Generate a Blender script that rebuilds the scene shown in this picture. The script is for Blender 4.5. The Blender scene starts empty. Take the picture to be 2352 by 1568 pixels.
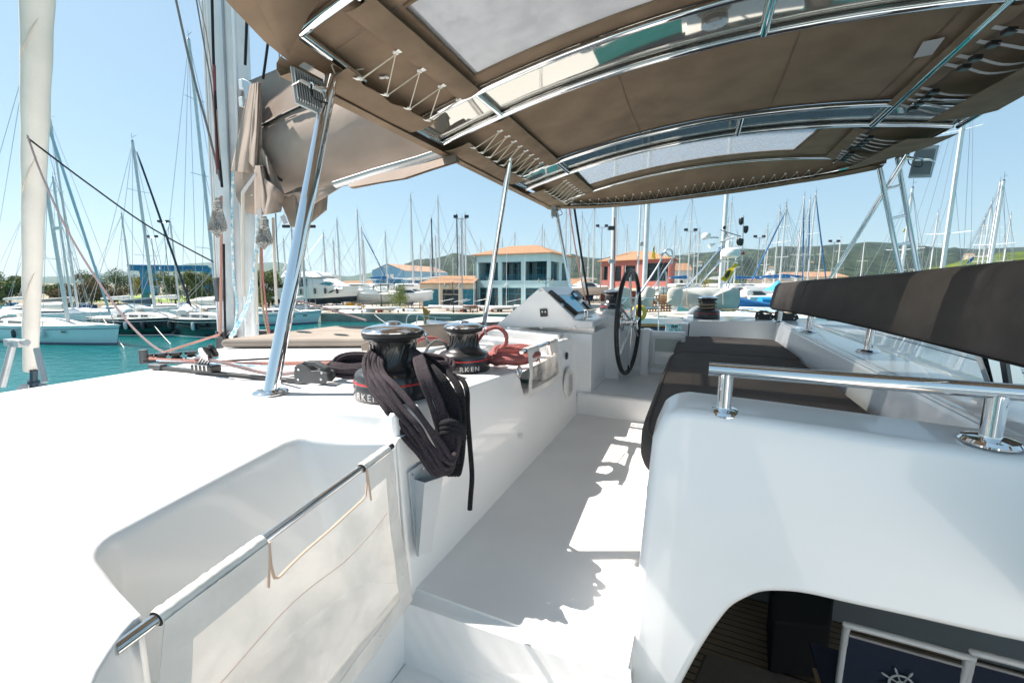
import bpy, bmesh, math, random
from mathutils import Vector, Matrix, noise
random.seed(7)
R = math.radians
SC = bpy.context.scene
COL = SC.collection
# ---------------------------------------------------------------- camera (eye at the origin, x = towards the stern, y = across the boat, z up)
F, CX, CY, YH, VP = 950., 1176., 784., 650., 1604.      # measured from the photograph, 2352 px wide
PITCH = math.atan((CY-YH)/F); YAW = math.atan((VP-CX)/(F/math.cos(PITCH)))
cam = bpy.data.cameras.new('camera'); cam.sensor_width = 36; cam.lens = 36*F/2352.
cam.clip_start = .02; cam.clip_end = 20000
camo = bpy.data.objects.new('camera', cam); COL.objects.link(camo)
camo.rotation_euler = (R(90)-PITCH, 0, YAW); SC.camera = camo
# ---------------------------------------------------------------- light
SUNV = Vector((-.80, -.075, 1.)).normalized()            # towards the sun
SC.world = bpy.data.worlds.new('World'); SC.world.use_nodes = True
nt = SC.world.node_tree; bg = nt.nodes['Background']
sky = nt.nodes.new('ShaderNodeTexSky'); sky.sky_type = 'NISHITA'; sky.sun_disc = False
sky.sun_elevation = math.asin(SUNV.z); sky.sun_rotation = math.atan2(SUNV.x, SUNV.y)
sky.air_density = 1.1; sky.dust_density = .6; sky.ozone_density = 1.0
sky_tint = nt.nodes.new('ShaderNodeMix'); sky_tint.data_type = 'RGBA'; sky_tint.inputs[0].default_value = .55; sky_tint.inputs[7].default_value = (3.3, 5.15, 6.35, 1)   # even pale blue mixed in to take the yellow off the sky
nt.links.new(sky.outputs[0], sky_tint.inputs[6]); nt.links.new(sky_tint.outputs[2], bg.inputs[0]); bg.inputs[1].default_value = .061
sun = bpy.data.lights.new('sun', 'SUN'); sun.energy = 5.0; sun.angle = R(.53); sun.color = (1, .92, .83)
suno = bpy.data.objects.new('sun', sun); COL.objects.link(suno)
suno.rotation_euler = SUNV.to_track_quat('Z', 'Y').to_euler()
SC.view_settings.view_transform = 'Standard'; SC.view_settings.look = 'None'
SC.view_settings.exposure = 1.27; SC.view_settings.gamma = 1
SC.cycles.max_bounces = 12; SC.cycles.diffuse_bounces = 7; SC.cycles.transparent_max_bounces = 24
SC.cycles.sample_clamp_indirect = 6; SC.cycles.caustics_reflective = False; SC.cycles.caustics_refractive = False

WATER = -4.8; QUAY = -3.76
# ---------------------------------------------------------------- turning photo pixels (2352 wide) into places
_fw = Vector((-math.sin(YAW)*math.cos(PITCH), math.cos(YAW)*math.cos(PITCH), -math.sin(PITCH)))
_rt = Vector((math.cos(YAW), math.sin(YAW), 0)); _up = _rt.cross(_fw)
def ray(x, y): return _fw + _rt*((x-CX)/F) - _up*((y-CY)/F)
def pz(x, y, z): d = ray(x, y); return d*(z/d.z)
def px(x, y, X): d = ray(x, y); return d*(X/d.x)
def py(x, y, Y): d = ray(x, y); return d*(Y/d.y)
def pd(x, y, D):                                         # D = horizontal depth from the eye
    d = ray(x, y); h = Vector((-math.sin(YAW), math.cos(YAW), 0)); return d*(D/d.dot(h))
# ---------------------------------------------------------------- materials
MAT = {}
def mat(name, col, rough=.5, metal=0, spec=.5, bump=0, bscale=40, var=0, vscale=5, var2=None, coat=0, trans=0, alpha=1, sss=0, stretch=None, emis=None, distort=0):
    if name in MAT: return MAT[name]
    m = bpy.data.materials.new(name); m.use_nodes = True; n = m.node_tree; b = n.nodes['Principled BSDF']
    c = tuple(col)+(1,)
    b.inputs['Base Color'].default_value = c; b.inputs['Roughness'].default_value = rough
    b.inputs['Metallic'].default_value = metal; b.inputs['Specular IOR Level'].default_value = spec
    b.inputs['Coat Weight'].default_value = coat; b.inputs['Coat Roughness'].default_value = .05
    b.inputs['Transmission Weight'].default_value = trans; b.inputs['Alpha'].default_value = alpha
    if emis: b.inputs['Emission Color'].default_value = tuple(emis)+(1,); b.inputs['Emission Strength'].default_value = 1
    tc = n.nodes.new('ShaderNodeTexCoord'); src = tc.outputs['Object']
    if stretch:
        mp = n.nodes.new('ShaderNodeMapping'); mp.inputs['Scale'].default_value = stretch
        n.links.new(src, mp.inputs[0]); src = mp.outputs[0]
    if var:
        t = n.nodes.new('ShaderNodeTexNoise'); t.inputs['Scale'].default_value = vscale; t.inputs['Detail'].default_value = 5
        t.inputs['Distortion'].default_value = distort
        n.links.new(src, t.inputs['Vector']); r = n.nodes.new('ShaderNodeValToRGB')
        d = var2 if var2 else tuple(max(0, v*(1-var)) for v in col)
        e = tuple(min(1, v*(1+var)) for v in col) if not var2 else tuple(col)
        r.color_ramp.elements[0].position = .35; r.color_ramp.elements[1].position = .65
        r.color_ramp.elements[0].color = tuple(d)+(1,); r.color_ramp.elements[1].color = tuple(e)+(1,)
        n.links.new(t.outputs[0], r.inputs[0]); n.links.new(r.outputs[0], b.inputs['Base Color'])
    if bump:
        t = n.nodes.new('ShaderNodeTexNoise'); t.inputs['Scale'].default_value = bscale; t.inputs['Detail'].default_value = 3
        n.links.new(src, t.inputs['Vector']); bp = n.nodes.new('ShaderNodeBump')
        bp.inputs['Strength'].default_value = bump; bp.inputs['Distance'].default_value = .01
        n.links.new(t.outputs[0], bp.inputs['Height']); n.links.new(bp.outputs[0], b.inputs['Normal'])
    MAT[name] = m; return m
def weave(m, scale, strength, dist=.002, axis='z'):      # a fine woven / moulded pattern on top of a material
    n = m.node_tree; b = n.nodes['Principled BSDF']; tc = n.nodes.new('ShaderNodeTexCoord')
    hs = []
    for d in ('X', 'Y', 'Z') if axis == 'z3' else ('X', 'Y'):
        w = n.nodes.new('ShaderNodeTexWave'); w.bands_direction = d; w.inputs['Scale'].default_value = scale
        w.inputs['Distortion'].default_value = .4; w.inputs['Detail'].default_value = 1
        n.links.new(tc.outputs['Object'], w.inputs[0]); hs.append(w)
    a = n.nodes.new('ShaderNodeMath'); a.operation = 'MULTIPLY'
    n.links.new(hs[0].outputs['Fac'], a.inputs[0]); n.links.new(hs[1].outputs['Fac'], a.inputs[1])
    bp = n.nodes.new('ShaderNodeBump'); bp.inputs['Strength'].default_value = strength; bp.inputs['Distance'].default_value = dist
    n.links.new(a.outputs[0], bp.inputs['Height'])
    if b.inputs['Normal'].links: n.links.new(b.inputs['Normal'].links[0].from_socket, bp.inputs['Normal'])
    n.links.new(bp.outputs[0], b.inputs['Normal']); return m
GEL = mat('white_gelcoat', (.88, .875, .865), .28, coat=.6, bump=.02, bscale=3, var=.02, vscale=2)
NONSKID = weave(mat('nonskid_gelcoat', (.86, .85, .84), .5, bump=.25, bscale=900, var=.035, vscale=3), 160, .35)
ROOFG = mat('roof_gelcoat', (.76, .76, .755), .42, bump=.12, bscale=900, var=.02, vscale=1.5)
CHROME = mat('polished_steel', (.78, .79, .80), .045, 1, bump=.01, bscale=30)
STEEL = mat('brushed_steel', (.6, .6, .6), .3, 1)
ALU = mat('white_aluminium', (.72, .73, .74), .3, .1, var=.03)
GREYALU = mat('anodised_aluminium', (.36, .37, .38), .35, .7, var=.1)
MASTW = mat('mast_paint', (.62, .63, .63), .35, .2, var=.06)
def cloth(name, col, s=420, v=.1, vs=4, bump=.5): return weave(mat(name, col, .92, spec=.15, var=v, vscale=vs, bump=bump, bscale=7), s, .35, .002, 'z3')
CANVAS = cloth('taupe_canvas', (.205, .15, .105), 300, .12, 5)
CANVAS2 = cloth('taupe_canvas_hem', (.18, .132, .092), 300, .12, 9)
BAG = cloth('sail_bag_canvas', (.31, .25, .212), 200, .08, 3)
PAD = cloth('sunpad_canvas', (.30, .26, .225), 250, .1, 4)
CUSH = cloth('charcoal_fabric', (.125, .105, .094), 420, .10, 6, .3)
BLACK = mat('black_plastic', (.018, .018, .019), .32, bump=.02, bscale=80)
RUBBER = mat('black_rubber', (.012, .012, .013), .55)
DGREY = mat('dark_grey_plastic', (.07, .075, .08), .45, bump=.1, bscale=120)
WPLAST = mat('white_plastic', (.75, .74, .71), .4)
REDL = mat('red_line', (.5, .02, .03), .4)
WHITE = mat('white_paint', (.8, .8, .8), .35)
LETTER = mat('silver_lettering', (.62, .62, .63), .4)
NAVY = mat('navy_canvas', (.012, .02, .045), .85, bump=.2, bscale=200)
STRAP = mat('grey_webbing', (.42, .40, .40), .8, bump=.3, bscale=500)
CORD = mat('cream_cord', (.62, .57, .47), .8, bump=.6, bscale=300)
TEAK = None
def vinyl(name, tint, alpha, rough, bscale=4, milky=.25, lit=1.):
    m = bpy.data.materials.new(name); m.use_nodes = True; n = m.node_tree
    for x in list(n.nodes): n.nodes.remove(x)
    o = n.nodes.new('ShaderNodeOutputMaterial'); mx = n.nodes.new('ShaderNodeMixShader'); tr = n.nodes.new('ShaderNodeBsdfTransparent')
    tr.inputs[0].default_value = tuple(tint)+(1,)
    dd = n.nodes.new('ShaderNodeAddShader'); df = n.nodes.new('ShaderNodeBsdfDiffuse'); tl = n.nodes.new('ShaderNodeBsdfTranslucent')
    df.inputs[0].default_value = tuple(v*.45*lit for v in tint)+(1,); tl.inputs[0].default_value = tuple(v*.5*lit for v in tint)+(1,)
    n.links.new(df.outputs[0], dd.inputs[0]); n.links.new(tl.outputs[0], dd.inputs[1])
    gl = n.nodes.new('ShaderNodeBsdfGlossy'); gl.inputs['Roughness'].default_value = rough
    m2 = n.nodes.new('ShaderNodeMixShader'); lw_ = n.nodes.new('ShaderNodeLayerWeight'); pw = n.nodes.new('ShaderNodeMath'); pw.operation = 'POWER'; pw.inputs[1].default_value = 4; fr = n.nodes.new('ShaderNodeMath'); fr.operation = 'MULTIPLY_ADD'; fr.inputs[1].default_value = .5; fr.inputs[2].default_value = .03; n.links.new(lw_.outputs['Facing'], pw.inputs[0]); n.links.new(pw.outputs[0], fr.inputs[0])
    tx = n.nodes.new('ShaderNodeTexNoise'); tx.inputs['Scale'].default_value = bscale; tx.inputs['Detail'].default_value = 8; tx.inputs['Roughness'].default_value = .7
    tc = n.nodes.new('ShaderNodeTexCoord'); n.links.new(tc.outputs['Object'], tx.inputs['Vector'])
    mr = n.nodes.new('ShaderNodeMapRange'); mr.inputs[1].default_value = .3; mr.inputs[2].default_value = .7
    mr.inputs[3].default_value = max(0, milky-.13); mr.inputs[4].default_value = min(1, milky+.13)
    n.links.new(tx.outputs[0], mr.inputs[0]); n.links.new(mr.outputs[0], mx.inputs[0])
    bp = n.nodes.new('ShaderNodeBump'); bp.inputs['Strength'].default_value = .5; bp.inputs['Distance'].default_value = .01
    n.links.new(tx.outputs[0], bp.inputs['Height']); n.links.new(tr.outputs[0], mx.inputs[1]); n.links.new(dd.outputs[0], mx.inputs[2])
    n.links.new(fr.outputs[0], m2.inputs[0]); n.links.new(mx.outputs[0], m2.inputs[1]); n.links.new(gl.outputs[0], m2.inputs[2])
    n.links.new(m2.outputs[0], o.inputs[0]); MAT[name] = m; return m
VINYL_WIN = vinyl('milky_window_vinyl', (.95, .97, 1.), .5, .2, 9, .8, .42)
VINYL_WIN2 = vinyl('pale_window_vinyl', (.92, .96, 1.), .5, .2, 9, .45, .5)
VINYL_CURT = vinyl('clear_curtain_vinyl', (.99, .975, .955), .5, .18, 3, .06, 1.0)
VINYL_GAP = vinyl("clear_roof_vinyl", (.88, .9, .88), .5, .03, 2, .2, .4)
for nd in VINYL_GAP.node_tree.nodes:
    if nd.type == "MATH" and nd.operation == "MULTIPLY_ADD": nd.inputs[2].default_value = .55
    if nd.type == "BSDF_GLOSSY": nd.inputs[0].default_value = (.62, .60, .55, 1)
GLASS = mat('dark_window_glass', (.02, .03, .035), .05, spec=.8)
# ---------------------------------------------------------------- mesh helpers
class MB:
    def __init__(s): s.v = []; s.f = []; s.sm = []; s.mi = []; s.cur = 0
    def add(s, vs, fs, smooth=False):
        o = len(s.v); s.v += [tuple(v) for v in vs]; s.f += [tuple(i+o for i in f) for f in fs]
        s.sm += [smooth]*len(fs); s.mi += [s.cur]*len(fs); return s
    def box(s, a, b, rz=0, c=None):
        x0, y0, z0 = a; x1, y1, z1 = b
        vs = [(x0,y0,z0),(x1,y0,z0),(x1,y1,z0),(x0,y1,z0),(x0,y0,z1),(x1,y0,z1),(x1,y1,z1),(x0,y1,z1)]
        if rz:
            cx, cy = c if c else ((x0+x1)/2, (y0+y1)/2); k, q = math.cos(rz), math.sin(rz)
            vs = [(cx+(x-cx)*k-(y-cy)*q, cy+(x-cx)*q+(y-cy)*k, z) for x, y, z in vs]
        return s.add(vs, [(0,3,2,1),(4,5,6,7),(0,1,5,4),(1,2,6,5),(2,3,7,6),(3,0,4,7)])
    def obox(s, o, ax, ay, az):                          # box from a corner and three edge vectors
        o, ax, ay, az = map(Vector, (o, ax, ay, az))
        vs = [o, o+ax, o+ax+ay, o+ay, o+az, o+ax+az, o+ax+ay+az, o+ay+az]
        return s.add(vs, [(0,3,2,1),(4,5,6,7),(0,1,5,4),(1,2,6,5),(2,3,7,6),(3,0,4,7)])
    def tube(s, pts, r, n=12, cap=True, closed=False, flat=None):
        pts = [Vector(p) for p in pts]; m = len(pts); rs = r if isinstance(r, list) else [r]*m
        vs = []; t0 = (pts[1]-pts[0]).normalized()
        nrm = t0.orthogonal().normalized() if flat is None else (Vector(flat)-Vector(flat).dot(t0)*t0).normalized()
        for i, p in enumerate(pts):
            if closed: t = pts[(i+1) % m]-pts[i-1]
            elif i == 0: t = pts[1]-pts[0]
            elif i == m-1: t = pts[-1]-pts[-2]
            else: t = (pts[i+1]-p).normalized()+(p-pts[i-1]).normalized()
            if t.length < 1e-9: t = t0
            t = t.normalized(); nrm = (nrm-nrm.dot(t)*t)
            nrm = nrm.normalized() if nrm.length > 1e-6 else t.orthogonal().normalized()
            bi = t.cross(nrm); t0 = t
            ra, rb = rs[i] if isinstance(rs[i], (list, tuple)) else (rs[i], rs[i])
            for k in range(n):
                a = 2*math.pi*k/n; vs.append(p+nrm*(math.cos(a)*ra)+bi*(math.sin(a)*rb))
        fs = []
        for i in range(m if closed else m-1):
            j = (i+1) % m
            for k in range(n): fs.append((i*n+k, i*n+(k+1) % n, j*n+(k+1) % n, j*n+k))
        s.add(vs, fs, True)
        if cap and not closed:
            o = len(s.v)-len(vs); s.f += [tuple(o+k for k in range(n))[::-1], tuple(o+(m-1)*n+k for k in range(n))]; s.sm += [False]*2; s.mi += [s.cur]*2
        return s
    def lathe(s, c, prof, n=40, axis=(0,0,1), cap=True):  # prof = (radius, height)
        c = Vector(c); q = Vector((0,0,1)).rotation_difference(Vector(axis).normalized()); vs = []; m = len(prof)
        for r_, h in prof:
            for k in range(n):
                a = 2*math.pi*k/n; vs.append(c+q @ Vector((r_*math.cos(a), r_*math.sin(a), h)))
        fs = [(i*n+k, i*n+(k+1) % n, (i+1)*n+(k+1) % n, (i+1)*n+k) for i in range(m-1) for k in range(n)]
        s.add(vs, fs, True)
        if cap:
            o = len(s.v)-len(vs); s.f += [tuple(o+k for k in range(n))[::-1], tuple(o+(m-1)*n+k for k in range(n))]; s.sm += [False]*2; s.mi += [s.cur]*2
        return s
    def prism(s, pts, d):                                # polygon (3-D points) pushed along d
        pts = [Vector(p) for p in pts]; d = Vector(d); n = len(pts)
        return s.add(pts+[p+d for p in pts], [tuple(range(n))[::-1], tuple(range(n, 2*n))]+[(i, (i+1) % n, n+(i+1) % n, n+i) for i in range(n)])
    def grid(s, rows, smooth=True, wrap=False):          # rows of points
        m = len(rows[0]); vs = [p for r_ in rows for p in r_]
        return s.add(vs, [(i*m+k, i*m+(k+1) % m, (i+1)*m+(k+1) % m, (i+1)*m+k) for i in range(len(rows)-1) for k in range(m if wrap else m-1)], smooth)
    def slab(s, rows, d, smooth=True):                   # a sheet with thickness
        d = Vector(d); n, m = len(rows), len(rows[0]); A = [Vector(p) for r_ in rows for p in r_]; B = [p+d for p in A]; N = n*m
        fs = [(i*m+k, i*m+k+1, (i+1)*m+k+1, (i+1)*m+k) for i in range(n-1) for k in range(m-1)]
        fb = [tuple(N+j for j in f[::-1]) for f in fs]
        rim = [k for k in range(m)]+[i*m+m-1 for i in range(1, n)]+[(n-1)*m+k for k in range(m-2, -1, -1)]+[i*m for i in range(n-2, 0, -1)]
        fr = [(rim[i], N+rim[i], N+rim[(i+1) % len(rim)], rim[(i+1) % len(rim)]) for i in range(len(rim))]
        return s.add(A+B, fs+fb+fr, smooth)
    def build(s, name, m, parent=None, bevel=0, seg=3, origin=None, weld=False, auto=40, up=False):
        me = bpy.data.meshes.new(name); me.from_pydata(s.v, [], s.f)
        for q in (m if isinstance(m, (list, tuple)) else [m]): me.materials.append(q)
        me.polygons.foreach_set('use_smooth', s.sm); me.polygons.foreach_set('material_index', s.mi)
        bm = bmesh.new(); bm.from_mesh(me)
        if weld: bmesh.ops.remove_doubles(bm, verts=bm.verts, dist=1e-5)
        bmesh.ops.recalc_face_normals(bm, faces=bm.faces)
        if up:
            for f in bm.faces:
                f.normal_update()
                if f.normal.z < 0: f.normal_flip()
        if bevel:
            for f in bm.faces: f.smooth = True
        bm.to_mesh(me); bm.free()
        o = bpy.data.objects.new(name, me); COL.objects.link(o)
        if bevel:
            b = o.modifiers.new('bevel', 'BEVEL'); b.width = bevel; b.segments = seg; b.limit_method = 'ANGLE'; b.angle_limit = R(30); b.harden_normals = True
        elif any(s.sm) and auto:
            try: me.set_sharp_from_angle(angle=R(auto))
            except Exception: pass
        if origin is None and not parent: origin = Vector([(min(v[i] for v in s.v)+max(v[i] for v in s.v))/2 if i < 2 else min(v[i] for v in s.v) for i in range(3)])
        if parent:
            o.parent = parent; o.matrix_parent_inverse = Matrix.Translation(parent.location).inverted() if not parent.rotation_euler.z else parent.matrix_basis.inverted()
        elif origin is not None:
            me.transform(Matrix.Translation(-Vector(origin))); o.location = origin
        return o
LABELS = {}
def tag(o, label=None, cat=None, group=None, kind=None):
    if label:
        o['label'] = label
    if cat: o['category'] = cat
    if group: o['group'] = group
    if kind: o['kind'] = kind
    return o
def empty(name, loc, label, cat, group=None, rz=0):
    o = bpy.data.objects.new(name, None); COL.objects.link(o); o.empty_display_size = .1
    o.location = loc; o.rotation_euler.z = rz; return tag(o, label, cat, group)
def struct(o): o['kind'] = 'structure'; return o
def arc(a, b, up, n=16, k=2):                            # a sagging / rising curve between two points
    a, b, up = Vector(a), Vector(b), Vector(up)
    return [a.lerp(b, i/n)+up*(1-(2*i/n-1)**k) for i in range(n+1)]
def smooth(pts, n=8, closed=False):                      # Catmull-Rom through points
    pts = [Vector(p) for p in pts]; out = []; m = len(pts)
    for i in range(m if closed else m-1):
        if closed: p0, p1, p2, p3 = pts[i-1], pts[i], pts[(i+1) % m], pts[(i+2) % m]
        else: p0, p1, p2, p3 = pts[max(i-1, 0)], pts[i], pts[i+1], pts[min(i+2, m-1)]
        for k in range(n):
            t = k/n; out.append(.5*((2*p1)+(p2-p0)*t+(2*p0-5*p1+4*p2-p3)*t*t+(3*p1-p0-3*p2+p3)*t**3))
    if not closed: out.append(pts[-1])
    return out
def text(s, size, m, name, parent, M, ext=.0008):
    cu = bpy.data.curves.new(name, 'FONT'); cu.body = s; cu.size = size; cu.extrude = ext; cu.align_x = 'CENTER'; cu.align_y = 'CENTER'
    t = bpy.data.objects.new(name, cu); COL.objects.link(t)
    dg = bpy.context.evaluated_depsgraph_get(); me = bpy.data.meshes.new_from_object(t.evaluated_get(dg)); COL.objects.unlink(t); bpy.data.objects.remove(t)
    me.transform(M); me.materials.clear(); me.materials.append(m)
    o = bpy.data.objects.new(name, me); COL.objects.link(o)
    if parent: o.parent = parent; o.matrix_parent_inverse = parent.matrix_basis.inverted()
    return o
def frame_mat(o, ex, ey):                                # matrix with x along ex, y along ey, at o
    ex = Vector(ex).normalized(); ey = Vector(ey); ey = (ey-ey.dot(ex)*ex).normalized(); ez = ex.cross(ey)
    return Matrix(((ex.x, ey.x, ez.x, o[0]), (ex.y, ey.y, ez.y, o[1]), (ex.z, ey.z, ez.z, o[2]), (0, 0, 0, 1)))
# ================================================================ THE BOAT WE STAND ON
ZR, ZP, ZF, ZC = -.435, -.38, -.90, -.33               # roof, winch pedestal, cockpit floor, seat coaming
XW = -.745                                              # the wall under the winches
# --- roof, with the stairwell recess cut out of it
m = MB()
r1, r2, r3, r4 = Vector((-.914, .294, ZR)), Vector((-1.044, .805, ZR)), Vector((-.745, .872, ZR)), Vector((-.62, .235, ZR))
xe = -2.66
def strip(x0, x1, y0, y1, z=ZR): return [Vector((x0, y0, z)), Vector((x1, y0, z)), Vector((x1, y1, z)), Vector((x0, y1, z))]
def rowz(x): return ZR - .10*max(0, (-x-1.9)/.76)**2
rows = []
ys = [-1.2, -.6, -.2, .1, .294, .5, .805, .872, 1.2, 1.8, 2.6, 3.4, 4.2, 4.8]
xl = [-2.70, -2.68, -2.64, -2.55, -2.4, -2.2, -1.9, -1.5, -1.2]
rows = [[Vector((x, y, ZR-(.35 if x < -2.69 else .07 if x < -2.66 else .02 if x < -2.6 else .004 if x < -2.5 else 0))) for x in xl] for y in ys]
m.grid(rows)
Zs = lambda x, y: Vector((x, y, ZR))
def rnd(pts, r_, n=6):                                  # a path with rounded inner corners
    out = [pts[0]]
    for p, c, q in zip(pts, pts[1:], pts[2:]):
        a_, b_ = c+(p-c).normalized()*r_, c+(q-c).normalized()*r_; out += [a_*(1-t)**2+c*2*t*(1-t)+b_*t*t for t in [i/n for i in range(n+1)]]
    return out+[pts[-1]]
rimT = rnd([Vector((-.745, .872, ZR)), r2, r1, Vector((-.655, .25, ZR))], .055)
rimB = rnd([Vector((-.72, .862, -.87)), Vector((-.842, .815, -.87)), Vector((-.905, .27, -.87)), Vector((-.70, .20, -.87))], .05)
cen = Vector((-.85, .56, ZR)); rimO = []
for i, p in enumerate(rimT):
    t_ = (rimT[min(i+1, len(rimT)-1)]-rimT[max(i-1, 0)]).normalized(); nn_ = Vector((t_.y, -t_.x, 0)); nn_ = nn_ if nn_.dot(p-cen) > 0 else -nn_; rimO.append(p+nn_*.022)
m.add([Zs(-1.2, -1.2), Zs(-.66, -1.2), Zs(-.66, -.2)]+rimO[::-1]+[Zs(-.745, 1.0), Zs(-1.2, 1.0)], [tuple(range(len(rimO)+5))])
m.add([Zs(-1.2, 1.0), Zs(-.77, 1.0), Zs(-.77, 4.8), Zs(-1.2, 4.8)], [(0, 1, 2, 3)])
m.add([Zs(-2.7, -1.2)-Vector((0, 0, .35)), Zs(-2.7, 4.8)-Vector((0, 0, .35)), Vector((-3.3, 4.8, -2.2)), Vector((-3.3, -1.2, -2.2))], [(0, 1, 2, 3)])
roof = struct(m.build('roof_deck', ROOFG, weld=False, auto=0, up=True)); roof['label'] = 'broad white fibreglass cabin roof left of the stairwell opening'
# --- recess: sloping left wall, far wall, floor and stairs down
m = MB()
f1, f2 = Vector((-.90, .30, -.87)), Vector((-.80, .815, -.87)); 
rows = [rimO, [o_.lerp(t_, .55)-Vector((0, 0, .003)) for o_, t_ in zip(rimO, rimT)], [t_-Vector((0, 0, .010)) for t_ in rimT], [t_.lerp(b_, .06)-Vector((0, 0, .004)) for t_, b_ in zip(rimT, rimB)]]+[[t_.lerp(b_, k) for t_, b_ in zip(rimT, rimB)] for k in (.15, .5, .9, .97)]
m.grid(rows)
m.grid([[t_.lerp(b_, .97) for t_, b_ in zip(rimT, rimB)], [b_+(Vector((-.80, .5, -.868))-b_)*.12 for b_ in rimB], [b_+(Vector((-.80, .5, -.868))-b_)*.3 for b_ in rimB]])
m.add([Vector((-.842, .815, -.87)), Vector((-.73, .84, -.87)), Vector((-.60, -.4, -.87)), Vector((-.93, -.4, -.87))], [(0, 1, 2, 3)])
rec = struct(m.build('stairwell_recess', GEL, auto=70)); rec['label'] = 'sloped white recess behind the clear curtain'
# --- winch pedestal and the wall under it
m = MB()
wp_ = [(921,953), (1060,898), (1199,850), (1206,905), (1286,862), (1283,800), (1284,785), (1313,778), (1320,764), (1324,790), (1361,774), (1363,755), (1384,746)]
top = [px(x, y, XW) for x, y in wp_]; top[0].y = .90
poly = top + [Vector((XW, 3.75, top[-1].z)), Vector((XW, 3.75, -1.0)), Vector((XW, .88, -1.0))]
for p in poly: p.x = -.77 + (.055 if p.z < -.85 else .0)
def wallx(z): return -.768 + .06*min(1, max(0, (-.37-z)/.53))
for p in poly: p.x = wallx(p.z)
m.prism(poly, (-.05, 0, 0))
wall = struct(m.build('cockpit_side_wall', GEL, bevel=.012)); wall['label'] = 'white moulded wall beneath the winches along the cockpit'
m = MB()
m.add([(-1.34, .83, -.60), (-.772, .905, -.60), (-.772, 1.80, -.60), (-1.34, 1.80, -.60), (-1.32, .845, ZP), (-.772, .918, ZP+.008), (-.772, 1.80, -.408), (-1.32, 1.80, ZP-.012)],
      [(0,3,2,1), (4,5,6,7), (0,1,5,4), (1,2,6,5), (2,3,7,6), (3,0,4,7)])
ped = struct(m.build('winch_pedestal', ROOFG, bevel=.02, seg=4)); ped['label'] = 'raised white pedestal carrying the two near winches'
m = MB()                                                # the well behind the far curtain and its raised rims
m.box((-1.34, 1.80, -.60), (-.9, 1.95, -.40)); m.box((-1.36, 1.95, -.60), (-1.16, 2.35, -.385))
m.add([(-1.75, 2.62, -.60), (-.83, 2.62, -.60), (-.83, 2.70, -.60), (-1.95, 2.70, -.60), (-1.85, 2.62, -.30), (-.83, 2.62, -.345), (-.83, 2.70, -.338), (-1.95, 2.70, -.28)],
      [(0,3,2,1), (4,5,6,7), (0,1,5,4), (1,2,6,5), (2,3,7,6), (3,0,4,7)])
m.add([(-1.45, 2.30, -.60), (-.82, 2.36, -.60), (-.82, 2.42, -.60), (-1.45, 2.36, -.60), (-1.45, 2.30, -.33), (-.82, 2.36, -.37), (-.82, 2.42, -.365), (-1.45, 2.36, -.325)],
      [(0,3,2,1), (4,5,6,7), (0,1,5,4), (1,2,6,5), (2,3,7,6), (3,0,4,7)])
m.box((-1.5, 1.8, -.66), (-.80, 2.62, -.63)); m.box((-2.0, 2.70, -.55), (-.82, 3.6, -.43))
rim = struct(m.build('side_locker_rim', GEL, bevel=.012)); rim['label'] = 'white moulded locker rims beyond the second winch'
# --- floor, step down, platform under the wheel
m = MB(); m.box((-.73, .905, -1.0), (-.10, 2.72, ZF)); m.box((-.73, -.5, -1.3), (-.04, .885, -1.12))
m.add([(-.735, .86, -1.13), (-.07, .86, -1.13), (-.10, .92, -1.0), (-.73, .92, -1.0), (-.735, .865, ZF-.02), (-.09, .885, ZF-.02), (-.10, .92, ZF-.003), (-.73, .92, ZF-.003)],
      [(0,3,2,1), (4,5,6,7), (0,1,5,4), (1,2,6,5), (2,3,7,6), (3,0,4,7)])
floor = struct(m.build('cockpit_floor', NONSKID)); floor['label'] = 'non-slip white cockpit floor with a step down'
m = MB(); m.box((-.73, 2.72, -1.0), (.0, 3.78, -.745))
plat = struct(m.build('helm_platform', NONSKID, bevel=.02)); plat['label'] = 'raised white helm step below the steering wheel'
m = MB(); m.box((-.80, -.4, -1.4), (-.733, .90, -.872))
lw = struct(m.build('stairwell_side_wall', GEL, bevel=.02)); lw['label'] = 'white wall under the large clear curtain by the stairs'
# rounded near corner of the roof beside the rail end
m = MB(); oc = [pz(x, y, ZR) for x, y in ((330, 1412), (312, 1424), (285, 1452), (255, 1492), (225, 1540), (200, 1600))]
m.prism([p+Vector((0, 0, .003)) for p in oc]+[Vector((-.62, -.25, ZR+.003)), Vector((-.80, -.25, ZR+.003)), Vector((-.80, .27, ZR+.003))], (0, 0, -.5))
cp = struct(m.build('roof_corner', GEL, bevel=.018, seg=4)); cp['label'] = 'rounded white roof corner under the near rail end'
m = MB(); m.box((-.60, -5.2, -1.30), (.02, -.45, -1.24)); m.box((.05, -5.2, -2.46), (5.0, -.35, -2.36)); m.box((-3.2, -5.2, -.60), (-.68, -1.21, ZR)); m.box((-.62, -1.3, -2.4), (.02, -.5, -1.30)); m.box((3.4, -5.2, -2.36), (5.0, -1.0, -1.1))  # unseen decks added to bounce sunlight onto the shaded panel and cockpit
m.box((-3.2, -6.4, -4.75), (5.5, -5.2, -1.1))
af = struct(m.build('unseen_bounce_deck', mat('bounce_deck_gelcoat', (.66, .66, .65), .5), bevel=.03)); af['label'] = 'unseen white decks added behind the viewpoint to bounce sunlight'
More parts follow.
